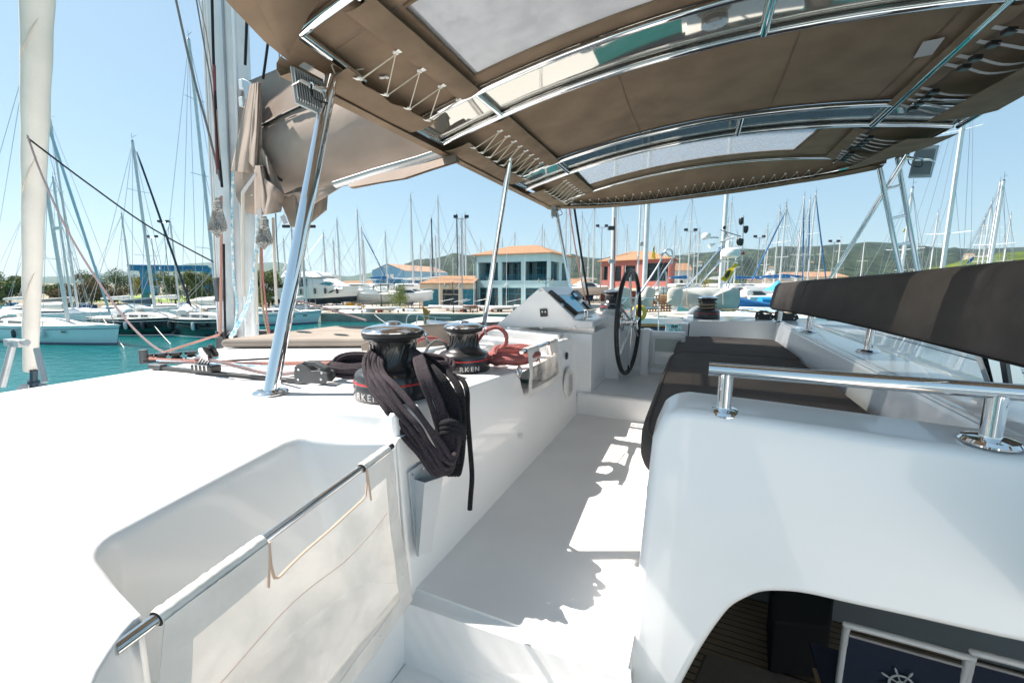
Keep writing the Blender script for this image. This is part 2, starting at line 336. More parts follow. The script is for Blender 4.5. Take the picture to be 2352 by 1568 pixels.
# --- helm bulkhead, lockers, bench, coaming
m = MB()
zt = -.255
m.box((-.735, 3.24, -.80), (-.53, 4.1, zt)); m.box((-.40, 3.47, -.80), (-.335, 3.60, -.37)); m.box((-.53, 3.76, -.80), (-.34, 3.82, -.40))
m.box((-.335, 3.60, -.80), (-.07, 3.66, -.395))
bulk = struct(m.build('helm_bulkhead', GEL, bevel=.014)); bulk['label'] = 'white bulkhead behind the steering wheel'
m = MB(); c0 = Vector((-.275, 3.59, 0))
hw = [(-.325, -.43), (-.075, -.43), (-.065, -.73), (-.335, -.73)]
for (a, b) in [((-.325, -.455), (-.075, -.43)), ((-.325, -.70), (-.30, -.455)), ((-.10, -.70), (-.075, -.455)), ((-.30, -.70), (-.10, -.675))]:
    m.box((a[0], 3.575, a[1]), (b[0], 3.60, b[1]))
lk = empty('cockpit_locker', (-.2, 3.59, -.7), 'small white locker door framed in the wall right of the wheel', 'locker')
m.build('frame', WPLAST, lk, bevel=.006); m = MB(); m.box((-.30, 3.588, -.675), (-.10, 3.598, -.56)); m.build('pocket', GEL, lk, bevel=.004)
m = MB(); m.box((-.30, 3.59, -.56), (-.10, 3.599, -.455)); m.build('window_pane', mat('frosted_pane', (.42, .47, .44), .3), lk)
m = MB()                                                # bench shell with the coaming behind it
yb0, yb1 = 1.14, 4.25
m.box((-.10, yb0, -1.0), (-.075, yb1, -.56)); m.box((-.10, yb0, -.585), (.66, yb1+.1, -.555))
bs = struct(m.build('bench_base', GEL, bevel=.012)); bs['label'] = 'white moulded bench base under the charcoal cushions'
m = MB()
rows = []
for y in [.2, .9, 1.14, 1.4, 1.9, 2.5, 3.1, 3.7, 4.1, 4.3]:
    k = max(0, (y-3.9)/.4); xi = .655
    rows.append([Vector((xi-.04, y, -.60)), Vector((xi-.012, y, ZC-.03)), Vector((xi-.006, y, ZC-.012)), Vector((xi+.006, y, ZC-.003)), Vector((xi+.03, y, ZC)), Vector((xi+.16, y, ZC+.005)),
                 Vector((xi+.24, y, ZC-.002)), Vector((xi+.27, y, ZC-.018)), Vector((xi+.36, y, ZC-.03)), Vector((xi+1.0, y, ZC-.055)), Vector((xi+1.9, y, ZC-.13)), Vector((xi+2.3, y, ZC-.4))])
m.grid(rows)
co = struct(m.build('seat_coaming', GEL, auto=60, up=True)); co['label'] = 'sloping white coaming behind the bench cushions'
m = MB(); p0, p1 = pz(1585, 728, ZC), pz(1760, 731, ZC)
m.add([(-.06, 3.98, -.60), (.66, 4.25, -.60), (.66, 4.75, -.60), (-.12, 4.75, -.60), (-.045, 4.0, ZC), (.66, 4.27, ZC), (.66, 4.75, ZC), (-.10, 4.75, ZC)],
      [(0,3,2,1), (4,5,6,7), (0,1,5,4), (1,2,6,5), (2,3,7,6), (3,0,4,7)])
m.box((-.12, 4.3, -.9), (2.5, 4.72, ZC-.02)); m.box((-.12, 4.0, -.9), (-.06, 4.5, -.36))
m.prism([(.645, .9, -.345), (.675, .9, -.345), (.675, 4.27, -.345), (.645, 4.27, -.345)], (0, 0, .0145))
fc = struct(m.build('aft_coaming', GEL, bevel=.018)); fc['label'] = 'white end coaming carrying the rope-wrapped winch'
# raised black strips stand in for the line grooves along the side deck
m = MB()
for X, w in ((.93, .004), (1.22, .006), (1.27, .003)):
    m.tube([(X+.02*(4-y), y, ZC-.029-.035*(X-.93)-.0012*(4-y)) for y in (4.2, 3.4, 2.6, 1.8, 1.0)], (w, .002), 6)
g = struct(m.build('deck_groove', RUBBER)); g['label'] = 'thin black groove line along the side deck'
# --- foreground panel with the arched opening
YP = 1.0
out = [(1524,1700), (1436,1580), (1497,1010), (1519,962), (1540,944), (1580,941), (1760,965), (2352,1052), (2700,1110), (2700,1560), (2352,1485)]
arch = [(2300,1474), (2100,1428), (1960,1397), (1860,1374), (1800,1367), (1750,1369), (1712,1384), (1680,1404), (1650,1440), (1620,1484), (1590,1535), (1545,1620)]
o2 = [py(x, y, YP) for x, y in out[1:]]; a2 = smooth([py(x, y, YP) for x, y in arch], 5)
bot = py(1420, 1700, YP)
m = MB(); m.prism([bot]+o2+a2[:-1]+[py(1500, 1700, YP)], (0, .15, .012))
pan = struct(m.build('stair_end_panel', GEL, bevel=.022, seg=5)); pan['label'] = 'large white fibreglass panel with an arched opening in front'
# --- lower cockpit seen through the arch
m = MB(); ZL = -2.4
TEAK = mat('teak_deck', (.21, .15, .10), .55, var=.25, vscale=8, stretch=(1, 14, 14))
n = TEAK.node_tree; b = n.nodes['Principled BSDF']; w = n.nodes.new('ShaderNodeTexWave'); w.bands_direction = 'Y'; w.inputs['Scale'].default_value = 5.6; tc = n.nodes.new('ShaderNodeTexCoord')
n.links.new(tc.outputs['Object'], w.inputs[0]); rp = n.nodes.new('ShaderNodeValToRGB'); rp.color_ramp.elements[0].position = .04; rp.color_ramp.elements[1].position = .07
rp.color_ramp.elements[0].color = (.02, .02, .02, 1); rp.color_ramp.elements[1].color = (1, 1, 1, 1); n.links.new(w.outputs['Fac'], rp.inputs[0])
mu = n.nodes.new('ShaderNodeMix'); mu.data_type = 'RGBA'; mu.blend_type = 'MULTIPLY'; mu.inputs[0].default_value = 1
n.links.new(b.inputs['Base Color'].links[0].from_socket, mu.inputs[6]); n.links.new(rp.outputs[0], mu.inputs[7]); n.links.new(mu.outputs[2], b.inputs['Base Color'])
m.box((-1.0, -.5, ZL-.05), (4.2, 6, ZL))
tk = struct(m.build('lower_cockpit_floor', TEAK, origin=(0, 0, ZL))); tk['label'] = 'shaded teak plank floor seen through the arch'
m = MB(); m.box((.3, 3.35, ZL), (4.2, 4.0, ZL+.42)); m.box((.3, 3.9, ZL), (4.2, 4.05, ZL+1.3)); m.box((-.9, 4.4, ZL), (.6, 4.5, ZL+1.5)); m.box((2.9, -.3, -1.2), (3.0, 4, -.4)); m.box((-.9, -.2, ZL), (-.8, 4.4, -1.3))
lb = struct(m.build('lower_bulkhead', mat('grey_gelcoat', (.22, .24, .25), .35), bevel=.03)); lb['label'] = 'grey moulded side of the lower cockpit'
m = MB(); m.box((-2.6, 4.4, -4.2), (3.2, 4.75, -.5)); m.box((-10, 3.9, -4.75), (3.2, 5.0, -2.0)); m.box((-10, -1.0, -4.75), (-2.6, .2, -2.3)); m.box((-9, -.2, -2.6), (-3.2, 4.2, -2.2))
hl = struct(m.build('boat_hull', GEL, bevel=.15, seg=4)); hl['label'] = 'white hulls of the boat below the roof edge'
# ================================================================ BIMINI
def zc(x): return 1.03-.091*(x-.2)**2
bim = empty('bimini', (-1.34, 1.0, -.38), 'taupe canvas bimini on arched steel tubes over the whole helm deck', 'bimini')
def bar(y, x0, x1, r, dz=0, n=24): return [Vector((x0+(x1-x0)*i/n, y, zc(x0+(x1-x0)*i/n)+dz)) for i in range(n+1)]
XL, XR = -1.40, 1.345
for y, a, b, r in ((1.10, -1.27, 1.6, .016), (1.86, XL, XR+.1, .0145), (2.15, XL, XR+.1, .0145), (3.10, XL, XR, .0145), (3.43, XL, XR-.03, .0145), (4.19, XL+.05, 1.02, .013)):
    MB().tube(bar(y, a, b, r), r, 14).build('cross_tube', CHROME, bim)
for y0, y1 in ((1.86, 2.15), (3.10, 3.43)):              # short links between each pair of tubes
    for x in (XL, -1.02, .20, .93, XR):
        if x == .20: MB().tube([(x-.01, y0, zc(x)), (x-.01, y1, zc(x))], .017, 14).build('tube_link', CHROME, bim)
        else: MB().tube([(x, y0, zc(x)), (x, y1, zc(x))], .0135, 14).build('tube_link', CHROME, bim)
MB().tube([(-1.275, 1.10, zc(-1.275)), (-1.30, 1.42, zc(-1.3)-.005)], .017, 14).build('side_tube', CHROME, bim)
MB().tube([(-1.03, .98, zc(-1.03)+.0), (-1.03, 1.30, zc(-1.03))], .012, 14).build('side_tube', CHROME, bim)
MB().tube([Vector((.93+.02*t, 1.86+2.9*t, zc(.93)-.01)) for t in (-.5, 0, .5, .98)], .0135, 12).build('side_tube', CHROME, bim)
far = smooth([(-1.25, 4.26, .80), (-1.05, 4.45, .82), (-.56, 4.56, .83), (.1, 4.6, .875), (.6, 4.55, .91), (.95, 4.4, .92), (1.2, 3.95, .905), (1.315, 3.43, zc(1.315))], 6)
MB().tube(far, .013, 12).build('side_tube', CHROME, bim)
# canvas: top skin in bays between the tubes, so that the clear strips let light through
def skin(name, y0, y1, xa, xb, m_, dz=.026, ny=10, nx=40, edge=None, holes=None, sag=.012):
    rows = []
    for j in range(ny+1):
        t = j/ny; y = y0+(y1-y0)*t
        xs0, xs1 = (edge(y) if edge else (xa, xb))
        rows.append([Vector((xs0+(xs1-xs0)*i/nx, y, zc(xs0+(xs1-xs0)*i/nx)+dz-sag*math.sin(math.pi*t)*(1-abs(2*i/nx-1)**4)+.003*noise.noise(Vector((i*.31, y*3, 3))))) for i in range(nx+1)])
    return MB().slab(rows, (0, 0, .003)).build(name, m_, bim)
# bay with a large window: the canvas is laid round the pane
def bay_with_window(y0, y1, wx0, wx1, wx0b, wx1b, wy0, wy1, vin):
    skin('canvas_bay', y0, wy0, XL, XR, CANVAS, ny=3); skin('canvas_bay', wy1, y1, XL, XR, CANVAS, ny=3)
    rowsL, rowsR, rowsW = [], [], []
    n = 8
    for j in range(n+1):
        t = j/n; y = wy0+(wy1-wy0)*t; a = wx0+(wx0b-wx0)*t; b = wx1+(wx1b-wx1)*t
        f = lambda p, q, k: [Vector((p+(q-p)*i/k, y, zc(p+(q-p)*i/k)+.022)) for i in range(k+1)]
        rowsL.append(f(XL, a, 8)); rowsR.append(f(b, XR, 10)); rowsW.append([v+Vector((0, 0, -.001)) for v in f(a-.015, b+.015, 20)])
    MB().slab(rowsL, (0, 0, .003)).build('canvas_bay', CANVAS, bim); MB().slab(rowsR, (0, 0, .003)).build('canvas_bay', CANVAS, bim)
    MB().slab(rowsW, (0, 0, -.0015)).build('roof_window', vin, bim)
    loop = [rowsW[0][i] for i in range(21)]+[rowsW[j][20] for j in range(1, n+1)]+[rowsW[n][i] for i in range(19, -1, -1)]+[rowsW[j][0] for j in range(n-1, 0, -1)]
    MB().tube([p-Vector((0, 0, .002)) for p in loop], (.009, .004), 6, closed=True, flat=(0, 0, 1)).build('window_seam', CANVAS2, bim)
for X in (-.42, .33, .84):
    for y0, y1 in ((1.80, 1.86), (2.14, 3.11), (4.05, 4.18)): MB().tube([(X, y0+(y1-y0)*k/8, zc(X)+.0235-.02*math.sin(math.pi*k/8)*(1 if y0 == 2.14 else 0)) for k in range(9)], (.004, .0012), 5, flat=(1, 0, 0)).build('canvas_seam', CANVAS2, bim)
def leftedge(y):                                         # outline of the roof: rounded near and far corners
    if y < 1.15: return XL-.02+.55*((1.15-y)/.85)**1.6
    if y > 4.1: return XL-.05+.12*((y-4.1)/.5)**1.5
    return XL-.04
def rightedge(y): return XR+.02 if y < 3.5 else XR+.02-.42*((y-3.5)/1.1)**1.7
ed = lambda y: (leftedge(y), rightedge(y))
skin('canvas_bay', .30, 1.22, 0, 0, CANVAS, ny=6, edge=lambda y: (leftedge(y), 1.9))
skin('canvas_bay', 2.135, 3.115, 0, 0, CANVAS, ny=12, edge=ed, sag=.02)
bay_with_window(1.20, 1.875, -.945, .55, -.955, .42, 1.26, 1.76, VINYL_WIN)
bay_with_window(3.415, 4.20, -.975, .68, -.99, .62, 3.51, 4.02, VINYL_WIN2)
MB().slab([[Vector((XL+(XR+.1-XL)*i/40, y, zc(XL+(XR+.1-XL)*i/40)+.018)) for i in range(41)] for y in (1.86, 2.15)], (0, 0, .0015)).build('clear_strip', VINYL_GAP, bim)
MB().slab([[Vector((XL+(XR-XL)*i/40, y, zc(XL+(XR-XL)*i/40)+.018)) for i in range(41)] for y in (3.10, 3.43)], (0, 0, .0015)).build('clear_strip', VINYL_GAP, bim)
rows = []                                                # far bay curving down to the front edge
for j in range(9):
    t = j/8; row = []
    for i in range(41):
        u = i/40; x = -1.40+2.66*u-(.0)*t
        yf = 4.62-.42*abs(2*u-1)**3.2; ze = .80+.115*min(1, u*1.25)
        y = 4.18+(yf-4.18)*t; x2 = x*(1-.0*t)
        row.append(Vector((x2, y, (zc(x2)+.024)*(1-t**1.8)+(ze-.01)*t**1.8)))
    rows.append(row)
MB().slab(rows, (0, 0, .003)).build('canvas_bay', CANVAS, bim)
# rolled side edges: the canvas turns round the outside and comes back underneath
def flap(name, pts_out, pts_in, m_, th=.003):
    o, i_ = smooth(pts_out, 5), smooth(pts_in, 5); n = min(len(o), len(i_)); rows = []
    for a, b in zip(o[:n], i_[:n]): rows.append([a.lerp(b, k/5)-Vector((0, 0, .012*math.sin(math.pi*k/5)+.004*noise.noise(a*6+Vector((k*.3, 0, 0))))) for k in range(6)])
    return MB().slab(rows, (0, 0, th)).build(name, m_, bim)
yr = [1.15+3.07*k/40 for k in range(41)]
MB().slab([[Vector((leftedge(y)+.045, y, zc(leftedge(y))-.034)), Vector((leftedge(y)-.004, y, zc(leftedge(y))-.036)), Vector((leftedge(y)-.022, y, zc(leftedge(y))-.012)), Vector((leftedge(y)-.02, y, zc(leftedge(y))+.012)), Vector((leftedge(y)+.002, y, zc(leftedge(y))+.029))] for y in yr], (.002, 0, .002)).build('edge_roll', CANVAS, bim)
for ya, yb in ((1.27, 1.84), (2.17, 3.08), (3.45, 4.17)):
    n = 9; ys_ = [ya+(yb-ya)*k/n for k in range(n+1)]
    flap('edge_flap', [(leftedge(y)-.012, y, zc(leftedge(y))-.022) for y in ys_], [(leftedge(y)+.205-.05*math.sin(math.pi*k/n)+.012*math.sin(k*2.3), y+.0, zc(-1.2)-.062) for k, y in enumerate(ys_)], CANVAS2)
    flap('inner_hem', [(-1.10, y, zc(-1.10)-.004) for y in ys_], [(-.985, y, zc(-.985)-.012) for y in ys_], CANVAS2)
    eyes, cord = [], []
    ne = {1.27: 4, 2.17: 9, 3.45: 8}[ya]
    for k in range(ne):
        y = ya+.06+(yb-ya-.12)*k/(ne-1); a = Vector((leftedge(y)+.205, y, zc(-1.2)-.074)); b = Vector((-1.10, y+.05, zc(-1.10)-.012))
        for p, s_ in ((a, 1), (b, -1)):
            e = MB(); e.lathe(p, [(.004, -.003), (.0105, -.003), (.0105, .003), (.004, .003)], 14, axis=(.15, 0, 1)); e.add([p+Vector((s_*-.008, -.009, 0)), p+Vector((s_*-.008, .009, 0)), p+Vector((s_*-.026, .013, .004)), p+Vector((s_*-.026, -.013, .004))], [(0, 1, 2, 3)])
            e.build('lacing_hook', WPLAST, bim)
        cord += [a-Vector((0, 0, .005)), b-Vector((0, 0, .005))]
    MB().tube(cord, .0032, 6).build('lacing_cord', CORD, bim)
# near left corner: loose flap, corner lacing
MB().slab([[Vector(p) for p in r_] for r_ in ([(-.86, .55, .93), (-1.02, .60, .87), (-1.12, .76, .835)], [(-.95, .80, .90), (-1.12, .86, .85), (-1.27, .98, .80)], [(-1.03, 1.02, .87), (-1.17, 1.05, .835), (-1.335, 1.10, .775)])], (0, 0, .004)).build('edge_flap', CANVAS2, bim, auto=120)
flap('inner_hem', [(-1.10, y, zc(-1.10)-.006) for y in (1.13, 1.2, 1.27, 1.34)], [(-.985, y, zc(-.985)-.014) for y in (1.13, 1.2, 1.27, 1.34)], CANVAS2)
hk = MB()
cpts = [pd(735, -5, 1.62), pd(741, 42, 1.62), pd(800, 108, 1.70), pd(762, 152, 1.72), pd(770, 170, 1.72), pd(868, 152, 1.85), pd(878, 172, 1.87)]
MB().tube(cpts, .004, 8).build('lacing_cord', CORD, bim)
for x, y, d in ((741, 44, 1.62), (800, 110, 1.70), (868, 154, 1.85), (878, 178, 1.87), (762, 14, 1.5)):
    p = pd(x, y, d); e = MB(); e.lathe(p, [(.004, -.004), (.014, -.004), (.014, .004), (.004, .004)], 14, axis=(.3, -.6, 1)); e.lathe(p+Vector((.012, .012, .004)), [(.0, -.003), (.011, -.003), (.008, .003), (0, .003)], 10); e.build('lacing_hook', WPLAST, bim)
e = MB(); [e.tube([p, p+Vector((random.uniform(-.03, .03), random.uniform(-.03, .03), random.uniform(-.03, .03)))], .003, 5) for p in [pd(792, 100, 1.70)]*7]; e.build('knot', CORD, bim)
# right side: hem sleeve, webbing straps with buckles, far lacing
ysr = [2.17+.92*k/10 for k in range(11)]
flap('inner_hem', [(.90, y, zc(.90)-.006) for y in ysr], [(1.0, y, zc(1.0)-.014) for y in ysr], CANVAS2)
flap('edge_flap', [(rightedge(y)-.01, y, zc(rightedge(y))-.03) for y in ysr], [(1.20-.12*(k/10), y, zc(1.2)-.075) for k, y in enumerate(ysr)], CANVAS2)
ysr = [3.45+.7*k/10 for k in range(11)]
flap('inner_hem', [(.86, y, zc(.86)-.006) for y in ysr], [(.955, y, zc(.955)-.014) for y in ysr], CANVAS2)
flap('edge_flap', [(rightedge(y)-.01, y, zc(rightedge(y))-.03) for y in ysr], [(1.12-.12*(k/10), y, zc(1.15)-.07) for k, y in enumerate(ysr)], CANVAS2)
for y in (2.30, 2.40, 2.52, 2.60, 2.84, 2.91, 2.98, 3.06, 3.55, 3.62, 3.69, 3.76, 3.92, 3.98, 4.04, 4.10):
    x0 = .99 if y < 3.4 else .95; x1 = 1.22-(y-2.3)*.06; w = .011
    def sag_(t): return Vector((x0+(x1-x0)*t, y+.008*math.sin(7*t+y*9), zc(x0)-.03-.055*t-.02*math.sin(math.pi*t)))
    MB().slab([[sag_(k/8)+Vector((0, -w, 0)), sag_(k/8)+Vector((0, w, .002))] for k in range(9)], (0, 0, .0018)).build('webbing_strap', STRAP, bim)
    c = sag_(.08); e = MB(); e.box(c-Vector((.018, .016, .012)), c+Vector((.018, .016, .008)), rz=.3); e.build('buckle', BLACK, bim, bevel=.004)
    MB().slab([[Vector((x0-.05, y-.012, zc(x0-.05)-.018)), Vector((x0-.05, y+.012, zc(x0-.05)-.018))], [Vector((x0+.005, y-.012, zc(x0)-.034)), Vector((x0+.005, y+.012, zc(x0)-.034))]], (0, 0, .002)).build('strap_tab', STRAP, bim)
MB().slab([[Vector((.80, 2.42, zc(.8)-.0)), Vector((.86, 2.40, zc(.86)-.0))], [Vector((.82, 2.56, zc(.82)-.0)), Vector((.875, 2.54, zc(.87)-.0))]], (0, 0, -.003)).build('patch', STRAP, bim)
cord = []; lip = []
for k in range(27):
    u = .06+.78*k/26; x = -1.40+2.66*u; yf = 4.60-.42*abs(2*u-1)**3.2; ze = .80+.115*min(1, u*1.25)
    a = Vector((x, yf-.02, ze-.018)); b = Vector((x+.04, yf-.17, zc(x)*.45+ze*.55-.02)); cord += [a, b]
    if k % 1 == 0:
        e = MB(); e.lathe(b, [(.003, -.003), (.008, -.003), (.008, .003), (.003, .003)], 10); e.build('lacing_hook', WPLAST, bim)
MB().tube(cord, .0032, 6).build('lacing_cord', CORD, bim)
rows = []
for k in range(41):
    u = .01+.98*k/40; x = -1.40+2.66*u; yf = 4.62-.42*abs(2*u-1)**3.2; ze = .80+.115*min(1, u*1.25)
    rows.append([Vector((x, yf+.003, ze-.005)), Vector((x, yf+.006, ze-.03)), Vector((x, yf-.02, ze-.045)), Vector((x, yf-.085, ze-.03))])
MB().slab(rows, (0, 0, .003)).build('edge_roll', CANVAS2, bim)
# posts
def flange(c, r=.045, ax=(0, 0, 1)): return MB().lathe(c, [(0, 0), (r, 0), (r*1.02, .004), (r*.92, .010), (r*.55, .014), (0, .014)], 28, axis=ax)
s1b, s1t = Vector((-1.335, .935, ZP+.004)), Vector((-1.325, 1.275, .775))
MB().tube([s1b, s1t], .0245, 28).build('post', CHROME, bim); flange(s1b-Vector((0, 0, .002)), .056).build('post_flange', CHROME, bim)
s2b, s2t = Vector((-1.52, 2.86, -.34)), Vector((-1.20, 2.66, zc(-1.2)-.02))
MB().tube([s2b, s2t], .0185, 18).build('post', CHROME, bim)
s3b, s3t = Vector((-1.13, 4.20, -.45)), Vector((-1.385, 4.18, zc(-1.36)))
MB().tube([s3b, s3t], .0185, 18).build('post', CHROME, bim)
s4t = py(2085, 352, 4.05); s4b = py(1908, 640, 4.9); d = (s4b-s4t)
MB().tube([s4t, s4b+d*.35], .018, 18).build('post', CHROME, bim)
# ladder-like stern post pair at the right
lad = [(py(2020, 385, 4.15), py(2068, 625, 4.5)), (py(2062, 362, 4.15), py(2108, 625, 4.5))]
for a, b in lad: MB().tube([a, b+(b-a)*.6], .018, 16).build('post', CHROME, bim)
for (xa, ya_), (xb, yb_) in (((2030, 432), (2072, 420)), ((2042, 497), (2085, 487)), ((2053, 560), (2096, 550))):
    t0 = (ya_-385)/240; t1 = (yb_-362)/263
    MB().tube([lad[0][0].lerp(lad[0][1], t0), lad[1][0].lerp(lad[1][1], t1)], .011, 12).build('rung', CHROME, bim)
# deck floodlights clamped to the posts
def flood(name, c, fx, fy, fz, w, h, label, br=None):
    o = empty(name, c, label, 'floodlight', 'floodlights clamped to the roof posts'); fx, fy, fz = [Vector(v).normalized() for v in (fx, fy, fz)]
    c = Vector(c)
    MB().obox(c-fx*w/2-fy*h/2, fx*w, fy*h, fz*.014).build('housing', mat('light_grey_enamel', (.34, .37, .38), .4, .3), o, bevel=.004)
    f_ = MB(); n = 13
    for k in range(n): f_.obox(c-fx*w*.42-fy*h*.40+fx*(w*.84*k/(n-1))+fz*.0145, fx*.0035, fy*h*.80, fz*.028)
    f_.build('cooling_fins', mat('light_grey_enamel', (0,)*3), o)
    MB().obox(c-fx*w*.47-fy*h*.47-fz*.004, fx*w*.94, fy*h*.94, fz*.003).build('lens', mat('floodlight_lens', (.55, .55, .5), .15), o)
    b_ = MB(); q = c+fz*.075; b_.tube([c-fx*w*.48+fz*.01, c-fx*w*.30+fz*.075, q, c+fx*w*.30+fz*.075, c+fx*w*.48+fz*.01], (.009, .002), 6); b_.build('bracket', WPLAST, o)
    if br is not None:
        MB().tube([q, Vector(br)], .012, 10).build('clamp', CHROME, o)
        MB().tube(smooth([q+fz*.01, q+Vector((0, 0, -.05))+fz*.03, Vector(br)+Vector((0.01, 0, -.04)), Vector(br)+Vector((0, 0, .06))], 6), .0035, 6).build('cable', RUBBER, o)
    return o
c1 = pd(712, 216, 1.66); rgt = Vector((math.cos(YAW), math.sin(YAW), 0))
flood('floodlight', c1, rgt*.8+Vector((-.25, .75, -.25)), Vector((-.1, 0, 1)), Vector((.8, -.6, -.0)), .12, .13, 'grey finned floodlight on the nearest bimini post', s1b.lerp(s1t, .955))
flood('floodlight', Vector((-1.40, 4.13, .74)), (-.3, 1, 0), (0, 0, 1), (1, .3, 0), .16, .16, 'small grey floodlight on the farthest left roof post', s3b.lerp(s3t, .94))
c2 = py(2122, 372, 4.05); flood('floodlight', c2, (1, .3, 0), (.1, 0, 1), (-.5, -1, 0), .15, .22, 'grey floodlight on the right hand roof post by the ladder', py(2085, 362, 4.05))
# ================================================================ WINCHES, LINES, DECK GEAR
WBL = mat('winch_black', (.022, .022, .024), .28, .0, coat=.4, bump=.04, bscale=60)
def winch(loc, s, label, word=None, handle=True, yaw=0):
    o = empty('winch', loc, label, 'winch', 'deck winches'); L = Vector(loc)
    def P(pr): return [(r_*s, h*s) for r_, h in pr]
    MB().lathe(L, P([(.131, 0), (.134, .004), (.134, .045), (.1315, .050), (.1315, .056)]), 56).build('base', WBL, o)
    MB().lathe(L, P([(.1325, .0565), (.1332, .058), (.1332, .061), (.1325, .0625)]), 56).build('red_ring', REDL, o)
    MB().lathe(L, P([(.131, .062), (.130, .078), (.122, .090), (.100, .098), (.090, .106), (.080, .122), (.074, .140), (.073, .160), (.075, .180), (.081, .192), (.0955, .198), (.098, .201), (.096, .204), (.085, .206)]), 56).build('drum', WBL, o)
    rb = MB()
    for k in range(18):
        a = 2*math.pi*k/18; p = lambda h, r_, da: L+Vector((math.cos(a+da)*r_*s, math.sin(a+da)*r_*s, h*s))
        rb.tube([p(.124, .0785, 0), p(.14, .0745, .10), p(.16, .0735, .20), p(.18, .0755, .30)], (.003*s, .0055*s), 6)
    rb.build('grip_ribs', WBL, o)
    MB().lathe(L, P([(.070, .203), (.0985, .206), (.1005, .210), (.1005, .219), (.097, .2225)]), 56).build('self_tailer', RUBBER, o)
    MB().lathe(L, P([(.1, .221), (.1005, .2235), (.097, .2285), (.080, .2365), (.055, .242), (.03, .2445), (.029, .247), (.026, .250), (.016, .2535), (.0, .2545)]), 56).build('cap', CHROME, o)
    if handle:
        a = yaw; ux, uy = math.cos(a), math.sin(a); q = lambda r_, h: L+Vector((ux*r_*s, uy*r_*s, h*s))
        MB().tube(smooth([q(.085, .2265), q(.103, .222), q(.110, .205), (q(.112, .190)), q(.124, .180)], 5), (.0085*s, .004*s), 10, flat=(-uy, ux, 0)).build('feeder_arm', CHROME, o)
    if word:
        wd, a0, sz = word
        for i, ch in enumerate(wd):
            a = a0+i*sz*.78/.134; n_ = Vector((math.cos(a), math.sin(a), 0)); tn = Vector((-math.sin(a), math.cos(a), 0))
            text(ch, sz*s, LETTER, 'lettering', o, frame_mat(L+n_*.1348*s+Vector((0, 0, .022*s)), tn, (0, 0, 1)))
    return o
W1, W2 = Vector((-.930, 1.100, ZP)), Vector((-.985, 1.655, -.40))
va = math.atan2(-W1.y, -W1.x)
winch(W1, 1., 'large black winch with chrome cap and dark ropes hung on it', ('RKEN', va-.98, .030), True, R(25))
winch(W2, .90, 'black winch beside the coiled red rope', ('RKEN', math.atan2(-W2.y, -W2.x)-.10, .034), True, R(20))
W3 = Vector((-.60, 3.72, zt)); W3 = py(1405, 716, 3.78)
winch((W3.x, 3.78, zt), .80, 'chrome-capped winch half hidden behind the steering wheel', handle=False)
W4 = Vector((.088, 4.33, ZC)); winch(W4, .86, 'black winch with cream rope turns on the end coaming', handle=False)
def rope(name, pts, r, m_, label, cat='rope', group=None, n=8, sm=6):
    o = MB().tube(smooth(pts, sm) if sm else pts, r, n).build(name, m_); return tag(o, label, cat, group)
def ropemat(name, c1_, c2_, sc=260):
    m_ = mat(name, c1_, .85, spec=.2, var=.5, vscale=sc, var2=c2_, bump=.9, bscale=sc*1.3); return m_
RDARK = ropemat('plum_rope', (.12, .098, .11), (.035, .028, .038), 420); RBLK = ropemat('black_rope', (.035, .034, .04), (.012, .012, .015))
RRED = ropemat('red_rope', (.62, .33, .30), (.42, .06, .07), 330); RGREY = ropemat('grey_rope', (.30, .29, .27), (.16, .16, .16)); RCRM = ropemat('cream_rope', (.50, .38, .25), (.34, .25, .16))
RPINK = ropemat('faded_red_rope', (.60, .36, .30), (.50, .22, .18)); RWB = mat('white_blue_rope', (.70, .72, .72), .8, var=.5, vscale=34, var2=(.12, .38, .52)); RMAUVE = ropemat('mauve_rope', (.34, .26, .26), (.20, .15, .16))
# dark ropes hung over winch 1: loops start behind the drum, lie over the front and hang down the wall
def hang(px_pts, depths, r, m_): return [pd(x, y, d) for (x, y), d in zip(px_pts, depths)]
b1 = MB(); rd = 1.29
loops = []
rv = random.Random(5)
for k in range(7):
    xo = k*10.5; j = lambda a_: rv.uniform(-a_, a_)
    loops.append(smooth([pd(872+xo*.25, 797-k, 1.44), pd(845+xo*.45+j(3), 812+k*2, 1.30), pd(835+xo*.75+j(4), 840+k*3, 1.245), pd(848+xo*1.0+j(4), 885+j(6), 1.195-.004*k), pd(886+xo*1.05+j(5), 938+j(6), 1.16-.004*k+j(.006)),
                         pd(925+xo*.95+j(6), 995-k*3+j(6), 1.15-.004*k+j(.008)), pd(957+xo*.85+j(6), 1048-k*5+j(8), 1.145+j(.008)), pd(1000+xo*.55+j(5), 1088-k*6+j(6), 1.15+j(.006)), pd(1030+xo*.25+j(4), 1084-k*8+j(8), 1.165+j(.006)), pd(1032+xo*.3+j(4), 1050-k*8, 1.18), pd(1008+xo*.4, 990, 1.19), pd(985+xo*.4+j(5), 925, 1.20), pd(962+xo*.35, 860, 1.22), pd(950+xo*.25, 815, 1.30), pd(940, 800, 1.40)], 6))
for l in loops: b1.tube(l, .0079, 9)
tag(b1.build('rope_coil', RDARK), 'plum grey rope looped over the nearest winch and hanging down the wall', 'rope', 'ropes on the winches')
b2 = MB()
for k in range(4):
    b2.tube(smooth([pd(955, 812, 1.42), pd(985+k*6, 850, 1.27), pd(1012+k*9, 900, 1.24), pd(1030+k*8, 950, 1.225), pd(1028+k*7, 985, 1.205), pd(1018+k*10, 1030, 1.215), pd(1024+k*9, 1078, 1.22), pd(1036+k*6, 1085, 1.21), pd(1056+k*2, 1040, 1.235), pd(1062+k*1, 960, 1.25), pd(1050+k*2, 890, 1.27), pd(1020, 850, 1.33), pd(975, 815, 1.45)], 6), .0088, 9)
